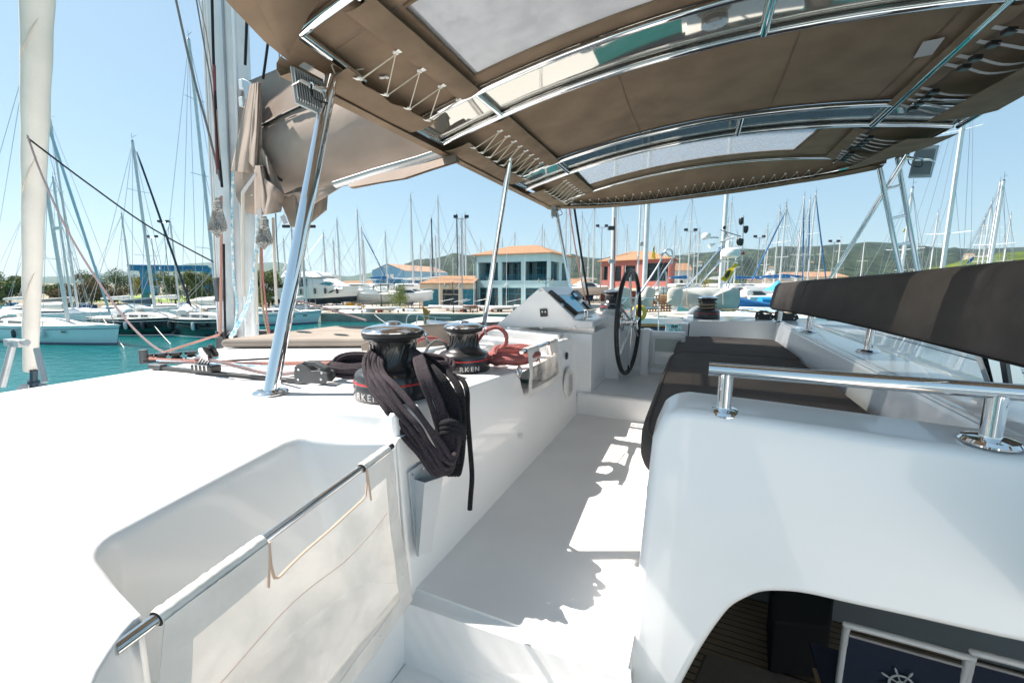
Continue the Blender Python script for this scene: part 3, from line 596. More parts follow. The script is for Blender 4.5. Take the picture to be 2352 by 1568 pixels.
for a_ in range(3): b2.tube(smooth([pd(1005, 975+a_*11, 1.20), pd(1032, 968+a_*11, 1.17), pd(1062, 980+a_*10, 1.19), pd(1060, 996+a_*9, 1.23), pd(1030, 1000+a_*8, 1.25), pd(1005, 975+a_*11, 1.20)], 6), .0095, 9)
tag(b2.build('rope_coil', RBLK), 'black rope bundle knotted round its middle against the wall', 'rope', 'ropes on the winches')
rope('rope_tail', [pd(1000, 845, 1.5), pd(1040, 862, 1.42), pd(1062, 872, 1.36), pd(1073, 900, 1.33), pd(1074, 950, 1.32), pd(1079, 1020, 1.31), pd(1084, 1090, 1.30), pd(1081, 1140, 1.295), pd(1079, 1170, 1.29)], .0085, RBLK, 'single black rope end hanging straight down the white wall', group='ropes on the winches')
# coil of plum rope by the clutch
def coil(c, rx, ry, turns, r, m_, label, ang=0, h=.02, seedn=1, lift=0, group='coiled ropes on the deck'):
    rr = random.Random(seedn); pts = []
    N = turns*14
    for i in range(N):
        a = 2*math.pi*i/14; k = 1+.16*math.sin(i*.37+seedn)+rr.uniform(-.03, .03)
        x = rx*k*math.cos(a); y = ry*k*math.sin(a)
        pts.append(Vector(c)+Vector((x*math.cos(ang)-y*math.sin(ang), x*math.sin(ang)+y*math.cos(ang), r+h*(i/N)*turns*.32+abs(math.sin(i*.9))*r*.9+lift*max(0, math.sin(a)))))
    return tag(MB().tube(smooth(pts, 3), r, 8).build('rope_coil', m_), label, 'rope', group)
coil((-1.235, 1.245, ZP), .115, .05, 8, .0078, RDARK, 'plum grey rope coiled flat between the clutch and the winch', ang=.5, seedn=3, lift=.035)
coil((-1.02, 1.42, ZP), .10, .06, 7, .0085, RDARK, 'dark rope coil squeezed between the two near winches', ang=.2, seedn=5, lift=.02)
coil((-.82, 1.86, -.405), .12, .075, 7, .0105, RRED, 'red and white flecked rope coil beside the second winch', ang=.9, seedn=8, lift=.03)
rope('rope_loop', [pd(1090, 795, 2.02), pd(1100, 778, 2.0), pd(1118, 758, 1.98), pd(1142, 752, 1.98), pd(1160, 764, 1.98), pd(1163, 786, 2.0), pd(1150, 800, 2.02)], .0105, RRED, 'upright loop of red flecked rope above its coil', group='coiled ropes on the deck')
rope('rope_loop', [pd(948, 800, 2.0), pd(960, 782, 2.0), pd(990, 776, 2.02), pd(1010, 782, 2.05), pd(1025, 790, 2.08)], .0105, RRED, 'red flecked rope showing between the two near winches', group='coiled ropes on the deck')
rope('rope_loop', [pd(975, 812, 1.9), pd(985, 795, 1.88), pd(1003, 782, 1.88), pd(1022, 790, 1.88), pd(1030, 805, 1.9)], .0075, RGREY, 'thin grey rope loop between the two near winches', group='coiled ropes on the deck')
# cream rope round winch 4
pts = []
for i in range(32):
    a = R(200)-2*math.pi*i/14; pts.append(W4+Vector((.076*math.cos(a), .076*math.sin(a), .155-.0022*i)))
rope('rope', pts+[pd(1700, 712, 4.35), pd(1755, 717, 4.33), pd(1900, 722, 4.3), pd(2200, 735, 4.2)], .0085, RCRM, 'cream rope wound round the far winch and led to the black clutch', group=None)
# clutches
def clutch(c, ax, s, label, m_=DGREY):
    o = empty('rope_clutch', c, label, 'rope clutch'); C_ = Vector(c); ax = Vector(ax).normalized(); sd = Vector((-ax.y, ax.x, 0)); z_ = Vector((0, 0, 1))
    P = lambda u, v, w: C_+ax*(u*s)+sd*(v*s)+z_*(w*s)
    side = [(-.075, 0), (.055, 0), (.075, .02), (.07, .045), (.03, .055), (.0, .05), (-.03, .07), (-.055, .078), (-.075, .065), (-.08, .03)]
    for v in (-.028, .016): MB().prism([P(u, v, w) for u, w in side], sd*(.012*s)).build('side_plate', m_, o, bevel=.002)
    MB().prism([P(u, -.015, w) for u, w in [(-.06, .074), (-.035, .088), (.01, .086), (.055, .062), (.068, .040), (.058, .034), (.035, .058), (.0, .070), (-.04, .068)]], sd*(.03*s)).build('lever', m_, o, bevel=.003)
    bo = MB()
    for u, w in ((-.055, .055), (.045, .02), (-.06, .014), (.05, .046)): bo.lathe(P(u, -.0275, w), [(0, 0), (.005*s, 0), (.005*s, .0025), (0, .003)], 10, axis=-sd)
    bo.build('rivets', STEEL, o); return o
clutch((-1.33, 1.12, ZP+.001), (.95, .20, 0), .95, 'grey rope clutch with lever beside the dark coil')
clutch((-1.13, 1.40, ZP+.001), (.9, .3, 0), .8, 'second grey rope clutch half hidden behind the near winch')
k4 = pz(1758, 735, ZC); clutch((k4.x, 4.38, ZC+.001), (1, 0, 0), .95, 'black rope clutch at the end of the seat back', BLACK)
clutch((k4.x+.16, 4.33, ZC+.001), (1, 0, 0), 1.15, 'second black rope clutch under the seat back end', BLACK)
# track and car
tr = empty('genoa_track', (-2.05, 1.2, ZR), 'black sheet track with a sliding car on the roof', 'track')
t0, t1 = Vector((-2.50, 1.15, ZR+.002)), Vector((-1.60, 1.235, ZR+.002)); ax = (t1-t0).normalized(); sd = Vector((-ax.y, ax.x, 0))
MB().obox(t0-sd*.014, t1-t0, sd*.028, (0, 0, .016)).build('rail', BLACK, tr, bevel=.003)
for q, dd in ((t0, -1), (t1, 1)): MB().obox(q-sd*.02-ax*.03, ax*.09*1, sd*.04, (0, 0, .026)).build('end_stop', DGREY, tr, bevel=.006)
cc = t0.lerp(t1, .40); MB().obox(cc-ax*.07-sd*.026+Vector((0, 0, .012)), ax*.14, sd*.052, (0, 0, .034)).build('car', BLACK, tr, bevel=.007)
s_ = MB()
for k in range(4): s_.obox(cc-ax*.045+ax*k*.027-sd*.0275+Vector((0, 0, .022)), ax*.009, sd*.003, Vector((0, 0, .026)))
for k in range(4): s_.tube([cc-ax*.05+ax*k*.02+Vector((0, 0, .045)), cc-ax*.02+ax*k*.02+sd*.005+Vector((0, 0, .085)), cc+ax*(.01+k*.02)+Vector((0, 0, .12))], (.005, .002), 6)
s_.build('car_straps', STEEL, tr)
MB().lathe(cc+ax*.045+Vector((0, -.02, .105)), [(.0, 0), (.036, 0), (.032, .01), (.022, .016), (.032, .022), (.036, .032), (0, .032)], 26, axis=(.1, 1, .35)).build('sheave', BLACK, tr)
MB().lathe(cc+ax*.035+Vector((0, -.03, .10)), [(.012, 0), (.034, 0), (.034, .004), (.012, .004)], 24, axis=(.1, 1, .35)).build('cheek_plate', STEEL, tr)
rope('sheet', [pd(63, 312, 4.4), pd(95, 400, 4.2), pd(150, 520, 3.9), pd(215, 630, 3.6), pd(290, 735, 3.3), pd(360, 800, 3.0), pd(430, 826, 2.7), tuple(cc+Vector((0, 0, .075))), (-1.75, 1.21, ZR+.035), (-1.42, 1.14, ZP+.03)], .0085, RMAUVE, 'mauve sheet running from the furled sail down to the track car')
rope('sheet', [pd(62, 316, 4.4), pd(200, 420, 4.8), pd(350, 525, 5.2), pd(510, 612, 5.6)], .009, RBLK, 'black line from the furled sail crossing to the mast')
rope('sheet', [pd(655, 682, 5.0), pd(720, 700, 5.0), pd(810, 726, 5.0), pd(840, 735, 4.9)], .011, RMAUVE, 'dark mooring line running behind the bright steel post')
# lines led along the roof
ln = [((330, 829), (640, 822), RBLK, .006), ((345, 824), (760, 833), RPINK, .008), ((365, 832), (820, 826), RMAUVE, .006), ((430, 822), (700, 845), RWB, .005), ((350, 826), (800, 838), RRED, .004), ((360, 828), (830, 842), RWB, .005)]
for i, (a, b, m_, r_) in enumerate(ln):
    A, B = pz(*a, ZR+.03), pz(*b, ZR+.012); mid = A.lerp(B, .5)+Vector((0, 0, -.012))
    tag(MB().tube([A, mid, B], r_, 6).build('control_line', m_), ['black control line lying farthest left on the roof', 'faded pink halyard lying along the roof', 'mauve control line lying along the roof', 'white and blue line crossing the roof', 'thin red line along the roof', 'white and blue line nearest the sunpad'][i], 'rope', 'control lines led along the roof')
# organiser blocks at the roof edge
og = empty('deck_organiser', pz(365, 832, ZR), 'row of black rope guide blocks at the front roof edge', 'deck fitting')
for x, y in ((338, 832), (372, 829), (405, 827), (440, 824)):
    c = pz(x, y, ZR); MB().lathe(c, [(0, 0), (.03, 0), (.03, .01), (.02, .02), (.03, .03), (.03, .045), (0, .047)], 16).build('sheave', BLACK, og)
for x, y in ((332, 834), (505, 800)):
    c = pz(x, y, ZR); MB().lathe(c, [(0, 0), (.022, 0), (.02, .075), (0, .075)], 14).build('post', DGREY, og)
rope('line', [pz(345, 822, ZR+.03), pd(420, 795, 3.6), pd(505, 768, 3.8)], .010, RPINK, 'faded pink halyard rising to the black blocks at the mast foot')
rope('line', [pz(440, 825, ZR+.02), pd(500, 800, 3.4), pd(560, 782, 3.7)], .009, RWB, 'pale line rising from the roof to the mast foot')
# sunpad
def pad(name, pts, h, label):
    m_ = MB(); m_.prism(pts, (0, 0, h)); return tag(m_.build(name, PAD, bevel=.03, seg=4), label, 'cushion', 'sunpads on the cabin roof')
A = pz(490, 808, ZR+.01); B = pz(835, 806, ZR+.01)
pad('sunpad', [(-2.70, 1.58, ZR+.035), (-1.88, 1.98, ZR+.035), (-1.88, 2.9, ZR+.035), (-2.70, 2.5, ZR+.035)], .055, 'long low taupe sunpad in front of the mast')
m_ = MB(); rows = []
bx = [(830, 806, 790, 2.00), (850, 806, 782, 2.05), (868, 806, 768, 2.1), (890, 804, 758, 2.2), (940, 800, 752, 2.35), (1010, 795, 748, 2.6), (1100, 780, 744, 3.1), (1152, 770, 741, 3.6)]
for x, yb_, yt_, d in bx:
    a, b = pd(x, yb_, d), pd(x, yt_, d); f_ = Vector((-.02, .16, 0)); up_ = Vector((0, 0, .0))
    rows.append([a, a.lerp(b, .8), b, b+f_*.3+Vector((0, 0, .008)), b+f_, a+f_])
m_.grid(rows); tag(m_.build('sunpad_bolster', PAD), 'raised taupe sunpad backrest behind the nearest winch', 'cushion', 'sunpads on the cabin roof')
m_ = MB(); m_.prism([(-2.72, 1.50, ZR-.01), (-1.4, 1.98, ZR-.01), (-1.4, 2.6, ZR-.01), (-2.72, 2.6, ZR-.01)], (0, 0, .04))
struct(m_.build('sunpad_plinth', GEL, bevel=.012))
# ================================================================ SEATS
def cushion(name, x0, x1, y0, y1, z0, z1, label, n=14):
    rows = []; W = x1-x0; L = y1-y0; m_ = MB(); N = 30
    def sup(a, e=.22): c, s_ = math.cos(a), math.sin(a); return (math.copysign(abs(c)**e, c), math.copysign(abs(s_)**e, s_))
    for j, (k, h) in enumerate(((.0, 0), (.90, 0), (.985, .06), (1., .25), (1., .75), (.985, .93), (.95, 1), (.6, 1.03), (.3, 1.05), (0, 1.05))):
        row = []
        for i in range(N*2):
            cx_, cy_ = sup(2*math.pi*i/(N*2))
            ix = W/2*cx_; iy = L/2*cy_; dx = min(1, .5+.0)
            e_ = (1-k)*min(W, L)/2 if k > .5 else None
            if e_ is not None: p = ((x0+x1)/2+math.copysign(max(abs(ix)-e_, 0), ix), (y0+y1)/2+math.copysign(max(abs(iy)-e_, 0), iy))
            else: p = ((x0+x1)/2+ix*k, (y0+y1)/2+iy*k)
            row.append(Vector((p[0], p[1], z0+(z1-z0)*h+.002*noise.noise(Vector((p[0]*5, p[1]*5, h))))))
        rows.append(row)
    m_.grid(rows, True, True); o = m_.build(name, CUSH, auto=0); tag(o, label, 'cushion', 'bench cushions')
    edge = [r_+Vector((0, 0, .001)) for r_ in rows[6]]
    MB().tube(edge, .0035, 5, closed=True).build('piping', CUSH, o); 
    return o
c_ = cushion('seat_cushion', -.145, .585, 1.155, 2.96, -.545, -.452, 'near charcoal bench cushion with a sunlit patch behind the handrail')
MB().box((-.0, 1.17, -.4525), (.003, 2.94, -.4475)).build('seam', CUSH, c_)
c_ = cushion('seat_cushion', -.135, .625, 2.985, 4.05, -.553, -.472, 'far charcoal bench cushion against the end coaming')
MB().box((.05, 3.0, -.4725), (.053, 4.04, -.4675)).build('seam', CUSH, c_)
sb = empty('long_bolster', (.62, 4.2, ZC), 'long charcoal padded seat back on short steel posts along the coaming', 'seat back')
rows = []; A, B = Vector((.60, 4.24, 0)), Vector((.875, 1.15, 0))
for j in range(31):
    t = j/30; c = A.lerp(B, t); ax = (B-A).normalized(); nrm_ = Vector((ax.y, -ax.x, 0)); nrm_ = nrm_ if nrm_.x > 0 else -nrm_
    zb = -.222-.012*t+.02*math.sin(math.pi*t); zt_ = -.002+.085*t+.004*math.sin(t*9); e = 1 if 0 < j < 30 else .75; th = .115
    if j == 0: zb += .025; zt_ -= .03
    if j == 1: c = A.lerp(B, .012)
    prof = [(0, .06), (.0, .5), (.006, .86), (.022, .96), (.05, 1.0), (.085, .98), (.108, .90), (.115, .5), (.112, .12), (.09, .02), (.05, 0), (.015, .01)]
    rows.append([c+nrm_*((u-.05)*e+.05)+Vector((0, 0, zb+(zt_-zb)*(v if e == 1 else .5+(v-.5)*.92)+.0025*noise.noise(Vector((j*.4, u*30, v*4)))))-nrm_*.03*(1-v) for u, v in prof])
m_ = MB(); m_.grid(rows, True, True); m_.add(rows[0], [tuple(range(12))]); m_.add(rows[-1], [tuple(range(12))]); m_.build('pad', CUSH, sb, auto=0)
seam = [Vector(rows[8][k])-Vector((.0015, 0, 0)) for k in range(1, 6)]; MB().tube(seam, .0022, 5).build('seam', CUSH, sb)
MB().slab([[Vector(r_[11])+Vector((.004, 0, -.008)), Vector(r_[9])+Vector((0, 0, -.010))] for r_ in rows], (0, 0, .004)).build('zip_cover', mat('black_webbing', (.025, .024, .023), .7), sb)
for x, y in ((.645, 4.12), (.70, 3.36), (.765, 2.50)):
    MB().tube([(x, y, ZC-.005), (x+.005, y, -.20)], .0175, 18).build('post', CHROME, sb); flange((x, y, ZC+.001), .046).build('post_flange', CHROME, sb)
MB().obox((.90, 1.86, ZC-.0), (.10, .03, 0), (.0, .035, 0), (-.05, 0, .13)).build('bracket', CHROME, sb, bevel=.003)
MB().obox((.915, 1.80, ZC-.0), (.02, .02, 0), (.0, .03, 0), (-.03, 0, .13)).build('bracket', BLACK, sb, bevel=.003)
# handrail on the panel
hr = empty('handrail', (.07, 1.03, -.3), 'polished steel handrail on two short posts on the near white panel', 'handrail')
ra, rb_ = pz(1628, 849, -.197), pz(2347, 893, -.197); ra.y = rb_.y = 1.045
MB().tube([ra, ra+(rb_-ra)*.01, rb_-(rb_-ra)*.01, rb_], .0155, 32).build('rail', CHROME, hr, bevel=.0)
for xx in (.070, .517):
    MB().tube([(xx, 1.045, -.30), (xx, 1.045, -.205)], .0155, 28).build('post', CHROME, hr); flange((xx, 1.045, -.2985), .042).build('post_flange', CHROME, hr)
# ================================================================ HELM
con = empty('helm_console', (-1.0, 2.75, -.6), 'white wedge shaped helm console with a chart screen on its slope', 'console')
YN, YFAR = 2.75, 3.42
prof = [py(x, y, YN) for x, y in ((1241, 659), (1246, 659.5), (1322, 734), (1332, 736.5), (1361, 736.5), (1361.5, 753.5), (1141, 752), (1141, 745))]
m_ = MB(); m_.prism(prof, (0, YFAR-YN, 0)); m_.build('cowl', GEL, con, bevel=.012)
base = [py(x, y, YN+.003) for x, y in ((1150, 755.5), (1360.5, 756.5))]
m_ = MB(); m_.box((base[0].x, YN+.003, -.80), (base[1].x, YFAR, base[0].z-.004)); m_.build('base', GEL, con, bevel=.008)
P0, P1 = prof[1], prof[2]; dn = (P1-P0).normalized(); sl_n = Vector((-dn.z, 0, dn.x)); sl_n = sl_n if sl_n.z > 0 else -sl_n
def rp(x, y, off=0): d = ray(x, y); return d*((P0+sl_n*off).dot(sl_n)/d.dot(sl_n))
q = [rp(x, y) for x, y in ((1281, 681.4), (1309, 681.4), (1344.5, 716), (1321.5, 719.5))]
m_ = MB(); m_.prism([p+sl_n*.002 for p in (rp(1278, 680), rp(1311, 680), rp(1347.5, 716.6), rp(1320.5, 721.5))], sl_n*.010); m_.build('screen_frame', BLACK, con)
SCR = mat('screen_glass', (.01, .10, .17), .06, spec=1, emis=(.0, .030, .055))
m_ = MB(); m_.prism([p+sl_n*.0125 for p in q], sl_n*.002); m_.build('screen', SCR, con)
for a, b in (((1258, 672), (1288, 696)), ((1294, 702), (1321, 725))):
    A_, B_ = rp(*a), rp(*b); w_ = Vector((0, .05, 0)); m_ = MB(); m_.prism([A_, B_, B_+w_*.8, A_+w_*.8], sl_n*.026); m_.build('grab_strip', RUBBER, con, bevel=.004)
m_ = MB(); m_.prism([rp(x, y) for x, y in ((1311, 672.5), (1322, 671.5), (1335, 687), (1324, 691))], sl_n*.03); m_.build('instrument', DGREY, con, bevel=.005)
m_ = MB(); m_.prism([rp(x, y, .031) for x, y in ((1315, 673.5), (1321, 673), (1328, 680.5), (1321, 681.5))], sl_n*.001); m_.build('instrument_screen', SCR, con)
m_ = MB(); m_.prism([rp(x, y) for x, y in ((1336, 695), (1341, 694), (1361, 713), (1355, 715))], sl_n*.016); m_.build('key_pad', BLACK, con, bevel=.004)
sw = [py(x, y, YN-.002) for x, y in ((1240.5, 709.5), (1257, 709), (1258.5, 726.5), (1242, 727.5))]
m_ = MB(); m_.prism(sw, (0, -.012, 0)); m_.build('switch_box', BLACK, con, bevel=.004)
for x in (1244, 1251): m_ = MB(); m_.prism([py(a, b, YN-.0145) for a, b in ((x, 714), (x+3, 714), (x+3, 718), (x, 718))], (0, -.001, 0)); m_.build('switch_mark', WPLAST, con)
for x, y in ((1240.5, 668), (1316, 733), (1243, 752.5), (1320, 750.5)): MB().lathe(py(x, y, YN), [(0, 0), (.011, 0), (.011, .003), (0, .004)], 12, axis=(0, -1, 0)).build('screw_cap', STEEL, con)
cp_ = pz(1353, 733, -.222); h_ = empty('cup_holder', cp_, 'small steel cup holder ring at the foot of the console slope', 'cup holder')
MB().tube([cp_+Vector((.042*math.cos(a), .042*math.sin(a), .06)) for a in [2*math.pi*k/20 for k in range(20)]], .0035, 6, closed=True).build('ring', CHROME, h_)
for k in range(3): a = 2*math.pi*k/3+.5; MB().tube([cp_+Vector((.042*math.cos(a), .042*math.sin(a), .06)), cp_+Vector((.042*math.cos(a), .042*math.sin(a), 0))], .003, 6).build('leg', CHROME, h_)
MB().lathe(cp_, [(0, 0), (.036, 0), (.036, .004), (0, .004)], 20).build('disc', CHROME, h_)
k_ = Vector((-.645, 3.50, zt)); h_ = empty('compass', k_, 'domed steering compass in a white base beside the wheel', 'compass')
MB().lathe(k_, [(0, 0), (.085, 0), (.08, .02), (.062, .038), (.05, .042), (0, .042)], 28).build('base', WPLAST, h_); MB().lathe(k_+Vector((0, 0, .042)), [(.048, 0), (.046, .015), (.036, .033), (.02, .043), (0, .047)], 24).build('dome', GLASS, h_)
# wheel
WC = Vector((-.474, 3.3, -.300)); wr = .397
wh = empty('steering_wheel', WC, 'big black-rimmed steering wheel with six polished steel spokes', 'steering wheel')
tl = R(4); ey = Vector((math.sin(tl), math.cos(tl), 0)); ez = Vector((0, 0, 1)); ex = Vector((math.cos(tl), -math.sin(tl), 0))
MB().tube([WC+ey*(wr*math.cos(a))+ez*(wr*math.sin(a)) for a in [2*math.pi*k/72 for k in range(72)]], .0165, 14, closed=True).build('rim', mat('black_leather', (.02, .02, .021), .42, bump=.3, bscale=200), wh)
for k in range(6):
    a = math.pi/2+2*math.pi*k/6+.12; d = ey*math.cos(a)+ez*math.sin(a)
    MB().tube([WC+ex*.02+d*.03, WC+d*(wr-.012)], .0085, 12).build('spoke', CHROME, wh); MB().tube([WC+d*(wr-.05), WC+d*(wr-.01)], .0095, 10).build('spoke_end', BLACK, wh)
MB().lathe(WC-ex*.055, [(0, 0), (.07, 0), (.07, .008), (.035, .014), (.035, .03), (.028, .034), (.028, .07), (.040, .074), (.040, .09), (.03, .098), (.022, .10), (.022, .112), (0, .113)], 28, axis=ex).build('hub', CHROME, wh)
for k in range(3):
    a = 2*math.pi*k/3+.6; d = ey*math.cos(a)+ez*math.sin(a); MB().tube([WC+ex*.055, WC+ex*.06+d*.055], [.007, .010], 8).build('hub_lever', CHROME, wh)
MB().lathe(WC-ex*.072, [(0, 0), (.085, 0), (.080, .014), (0, .016)], 30, axis=ex).build('mount', DGREY, wh)
# ================================================================ CURTAINS
CFAB = mat('cream_vinyl_cloth', (.76, .73, .69), .6, var=.08, vscale=12, bump=.5, bscale=14)
CPIP = mat('peach_piping', (.60, .43, .33), .7); CSEAM = mat('brown_stitching', (.30, .25, .23), .8)
def curtain(label, RA, RB, t0, t1, c0, c1, B0, B1, rad, drop, bw, seam_v):
    o = empty('clear_curtain', B1, label, 'curtain', 'clear vinyl curtains on steel rails')
    RA, RB, B0, B1 = map(Vector, (RA, RB, B0, B1)); ax = (RB-RA).normalized(); T0, T1 = RA.lerp(RB, t0), RA.lerp(RB, t1)
    MB().tube([RA, RB], rad, 20).build('rail', CHROME, o)
    nrm_ = ax.cross(Vector((0, 0, 1))).normalized(); nrm_ = nrm_ if nrm_.x > 0 else -nrm_
    def S(u, v):
        p = T0.lerp(T1, u).lerp(B0.lerp(B1, u), v); w_ = .006*math.sin(u*9+v*4)*math.sin(math.pi*v)+.004*noise.noise(Vector((u*6, v*5, 1)))
        return p+nrm_*(rad+.004+w_)
    def vt(u):                                           # top edge of the panel: the cut-out between the sleeves
        if u < c0 or u > c1: return .0
        s_ = (u-c0)/(c1-c0); e_ = min(1, min(s_, 1-s_)/.06); return drop*(e_**.5)*(1-.25*s_)
    us = sorted(set([i/44 for i in range(45)]+[c0, c1, c0+.008, c1-.008, c0+.025, c1-.025]))
    def part(name, ua, ub, va, vb, m_, off=0, n=1, th=.0012):
        uu = [u for u in us if ua < u < ub]; uu = [ua]+uu+[ub]
        rows = [[S(u, va(u)+(vb(u)-va(u))*k/n)+nrm_*off for k in range(n+1)] for u in uu]
        MB().slab(rows, nrm_*th).build(name, m_, o)
    one = lambda c: (lambda u: c)
    part('clear_panel', bw, 1-bw, vt, one(1-bw*1.2), VINYL_CURT, 0, 10)
    part('border', 0, bw, one(.02), one(1), CFAB, .001, 10); part('border', 1-bw, 1, one(.02), one(1), CFAB, .001, 10); part('border', bw, 1-bw, one(1-bw*1.2), one(1), CFAB, .001, 2)
    for a, b in ((0, c0), (c1, 1)):
        part('sleeve', a, b, one(.0), one(drop*.72), CFAB, .0015, 4)
        P_ = [T0.lerp(T1, a+(b-a)*k/24) for k in range(25)]; MB().tube([p+Vector((0, 0, .0008*math.sin(k*2.1))) for k, p in enumerate(P_)], [rad+.003+.0014*math.sin(k*1.7)**2 for k in range(25)], 16, cap=False).build('sleeve_roll', CFAB, o)
    MB().tube([S(u, vt(u)+.004)+nrm_*.001 for u in us if c0 <= u <= c1], (.0028, .0022), 6).build('piping', CPIP, o)
    for a in (c0, c1): MB().tube([S(a, drop*k/6)+nrm_*.002 for k in range(7)], .0025, 6).build('piping', CPIP, o)
    MB().tube([S(u, seam_v+.012*math.sin(u*12))+nrm_*.0012 for u in us if bw < u < 1-bw], (.0014, .001), 5).build('seam', CSEAM, o)
    MB().tube([S(u, 1)+nrm_*.001 for u in us], (.0016, .0012), 5).build('piping', CPIP, o); MB().tube([S(1, v/12)+nrm_*.001 for v in range(13)], (.0016, .0012), 5).build('piping', CPIP, o)
    for u, v in ((1-bw/2, .18), (1-bw/2, .78), (.78, 1-bw*.6), (.5, 1-bw*.6), (.25, 1-bw*.6)):
        MB().lathe(S(u, v)+nrm_*.0015, [(.0, .0022), (.003, .0022), (.0045, .0015), (.0052, 0)], 14, axis=nrm_).build('snap', WPLAST, o)
    return o
RA1, RB1 = pz(262, 1492, -.445), pz(900, 1024, -.437)
curtain('large clear vinyl curtain hanging from the rail over the near stairwell', RA1, RB1, .075, .965, .30, .80, (-.64, .17, -.91), (-.715, .865, -.905), .0085, .17, .075, .34)
RA2, RB2 = px(1193, 808, -.745), px(1274, 781, -.745)
curtain('small clear vinyl curtain on the short rail beyond the red rope', RA2+Vector((.01, 0, 0)), RB2+Vector((.01, 0, 0)), .08, .95, .33, .72, (-.728, 1.80, -.545), (-.728, 2.36, -.555), .010, .36, .10, .60)
# fittings on the wall
def wallpt(x, y, off=.0): p = px(x, y, -.735); p = px(x, y, wallx(p.z)+.004+off); return p
hp = empty('handle_pocket', wallpt(955, 1180), 'white plastic winch handle pocket screwed to the wall below the hanging ropes', 'pocket')
WPK = mat('pocket_plastic', (.50, .55, .58), .4)
pts = [wallpt(x, y) for x, y in ((936, 1084), (977, 1056), (1012, 1086), (1014, 1100), (975, 1266), (957, 1277))]
m_ = MB(); m_.prism(pts, (.004, 0, 0)); m_.build('back_plate', WPK, hp)
m_ = MB(); fr = [wallpt(x, y, .045) for x, y in ((975, 1108), (1018, 1094), (990, 1262), (962, 1275))]; bk = [wallpt(x, y, .004) for x, y in ((952, 1100), (1015, 1092), (988, 1264), (957, 1275))]
m_.add(fr+bk, [(0, 1, 2, 3), (0, 3, 7, 4), (1, 5, 6, 2), (3, 2, 6, 7)]); m_.build('pouch', mat('pocket_front', (.62, .63, .64), .4), hp)
for x, y in ((948, 1090), (972, 1075), (963, 1100)): MB().lathe(wallpt(x, y, .005), [(0, .002), (.003, .002), (.0035, 0)], 10, axis=(1, 0, 0)).build('screw', STEEL, hp)
def disc(name, x, y, r_, m_, label, cat, group=None, ax_=(1, 0, 0), prof=None):
    c = wallpt(x, y); o = MB().lathe(c, prof or [(0, 0), (r_, 0), (r_, .004), (r_*.8, .008), (0, .008)], 28, axis=ax_).build(name, m_); return tag(o, label, cat, group)
spk = empty('speaker', wallpt(1305, 880), 'round white marine speaker set low in the wall', 'speaker'); c = wallpt(1305, 878)
MB().lathe(c, [(.083, 0), (.102, 0), (.100, .010), (.086, .014), (.083, .006)], 40, axis=(1, 0, 0)).build('bezel', WPLAST, spk); MB().lathe(c, [(0, .002), (.083, .002)], 40, axis=(1, 0, 0), cap=False).build('gap', RUBBER, spk)
MB().lathe(c+Vector((.002, 0, 0)), [(0, .016), (.04, .013), (.078, .004), (.078, .002), (0, .002)], 40, axis=(1, 0, 0)).build('grille', WPLAST, spk)
g_ = MB()
for k in range(-4, 5): g_.box(c+Vector((.018, -.045, k*.013-.001)), c+Vector((.0195, .045, k*.013+.001)))
g_.build('slots', DGREY, spk)
disc('socket', 1301, 817, .024, BLACK, 'black round socket in the wall above the speaker', 'socket')
o = empty('rope_ring', wallpt(1191, 853), 'round steel ring fitting on the wall under the red rope', 'ring'); c = wallpt(1191, 853)
MB().lathe(c, [(0, 0), (.030, 0), (.030, .003), (0, .004)], 24, axis=(1, 0, 0)).build('plate', CHROME, o); MB().tube([c+Vector((.006, .022*math.cos(a), .022*math.sin(a))) for a in [2*math.pi*k/20 for k in range(20)]], .004, 8, closed=True).build('ring', CHROME, o)
disc('cover_cap', 1198, 1001, .013, WPLAST, 'small round white cap low in the long wall', 'cap')
o = empty('engine_stop', wallpt(1367, 788), 'black latch with a round knob near the wheel', 'latch'); c = wallpt(1367, 788)
MB().box(c+Vector((0, -.03, -.055)), c+Vector((.012, .03, .055))).build('plate', BLACK, o, bevel=.004); MB().lathe(c+Vector((.012, 0, 0)), [(0, 0), (.03, 0), (.026, .03), (0, .034)], 20, axis=(1, 0, 0)).build('knob', BLACK, o)
o = empty('wall_niche', wallpt(1376, 800), 'narrow framed niche in the wall beside the wheel pedestal', 'niche'); c = [wallpt(x, y, .0) for x, y in ((1370, 762), (1383, 757), (1383, 826), (1372, 838))]
m_ = MB(); m_.tube(c, .006, 6, closed=True); m_.build('frame', WPLAST, o); m_ = MB(); m_.prism([p+Vector((.001, 0, 0)) for p in c], (.001, 0, 0)); m_.build('back', mat('niche_grey', (.38, .40, .42), .4), o)
k_ = pz(571, 938, ZR); tag(MB().box(k_-Vector((.035, .006, 0)), k_+Vector((.035, .006, .007))).build('deck_eye', WPLAST, bevel=.003), 'small white plastic eye lying by the pedestal corner', 'eye')
coil((-.12, 3.66, -.745), .055, .05, 5, .008, RGREY, 'grey rope heap on the helm step by the cushion', seedn=4, h=.02, group='ropes heaped on the helm step'); coil((-.05, 3.58, -.745), .05, .04, 3, .007, mat('white_rope', (.6, .6, .58), .8, bump=.6, bscale=300), 'white rope heap on the helm step by the cushion', seedn=9, group='ropes heaped on the helm step')
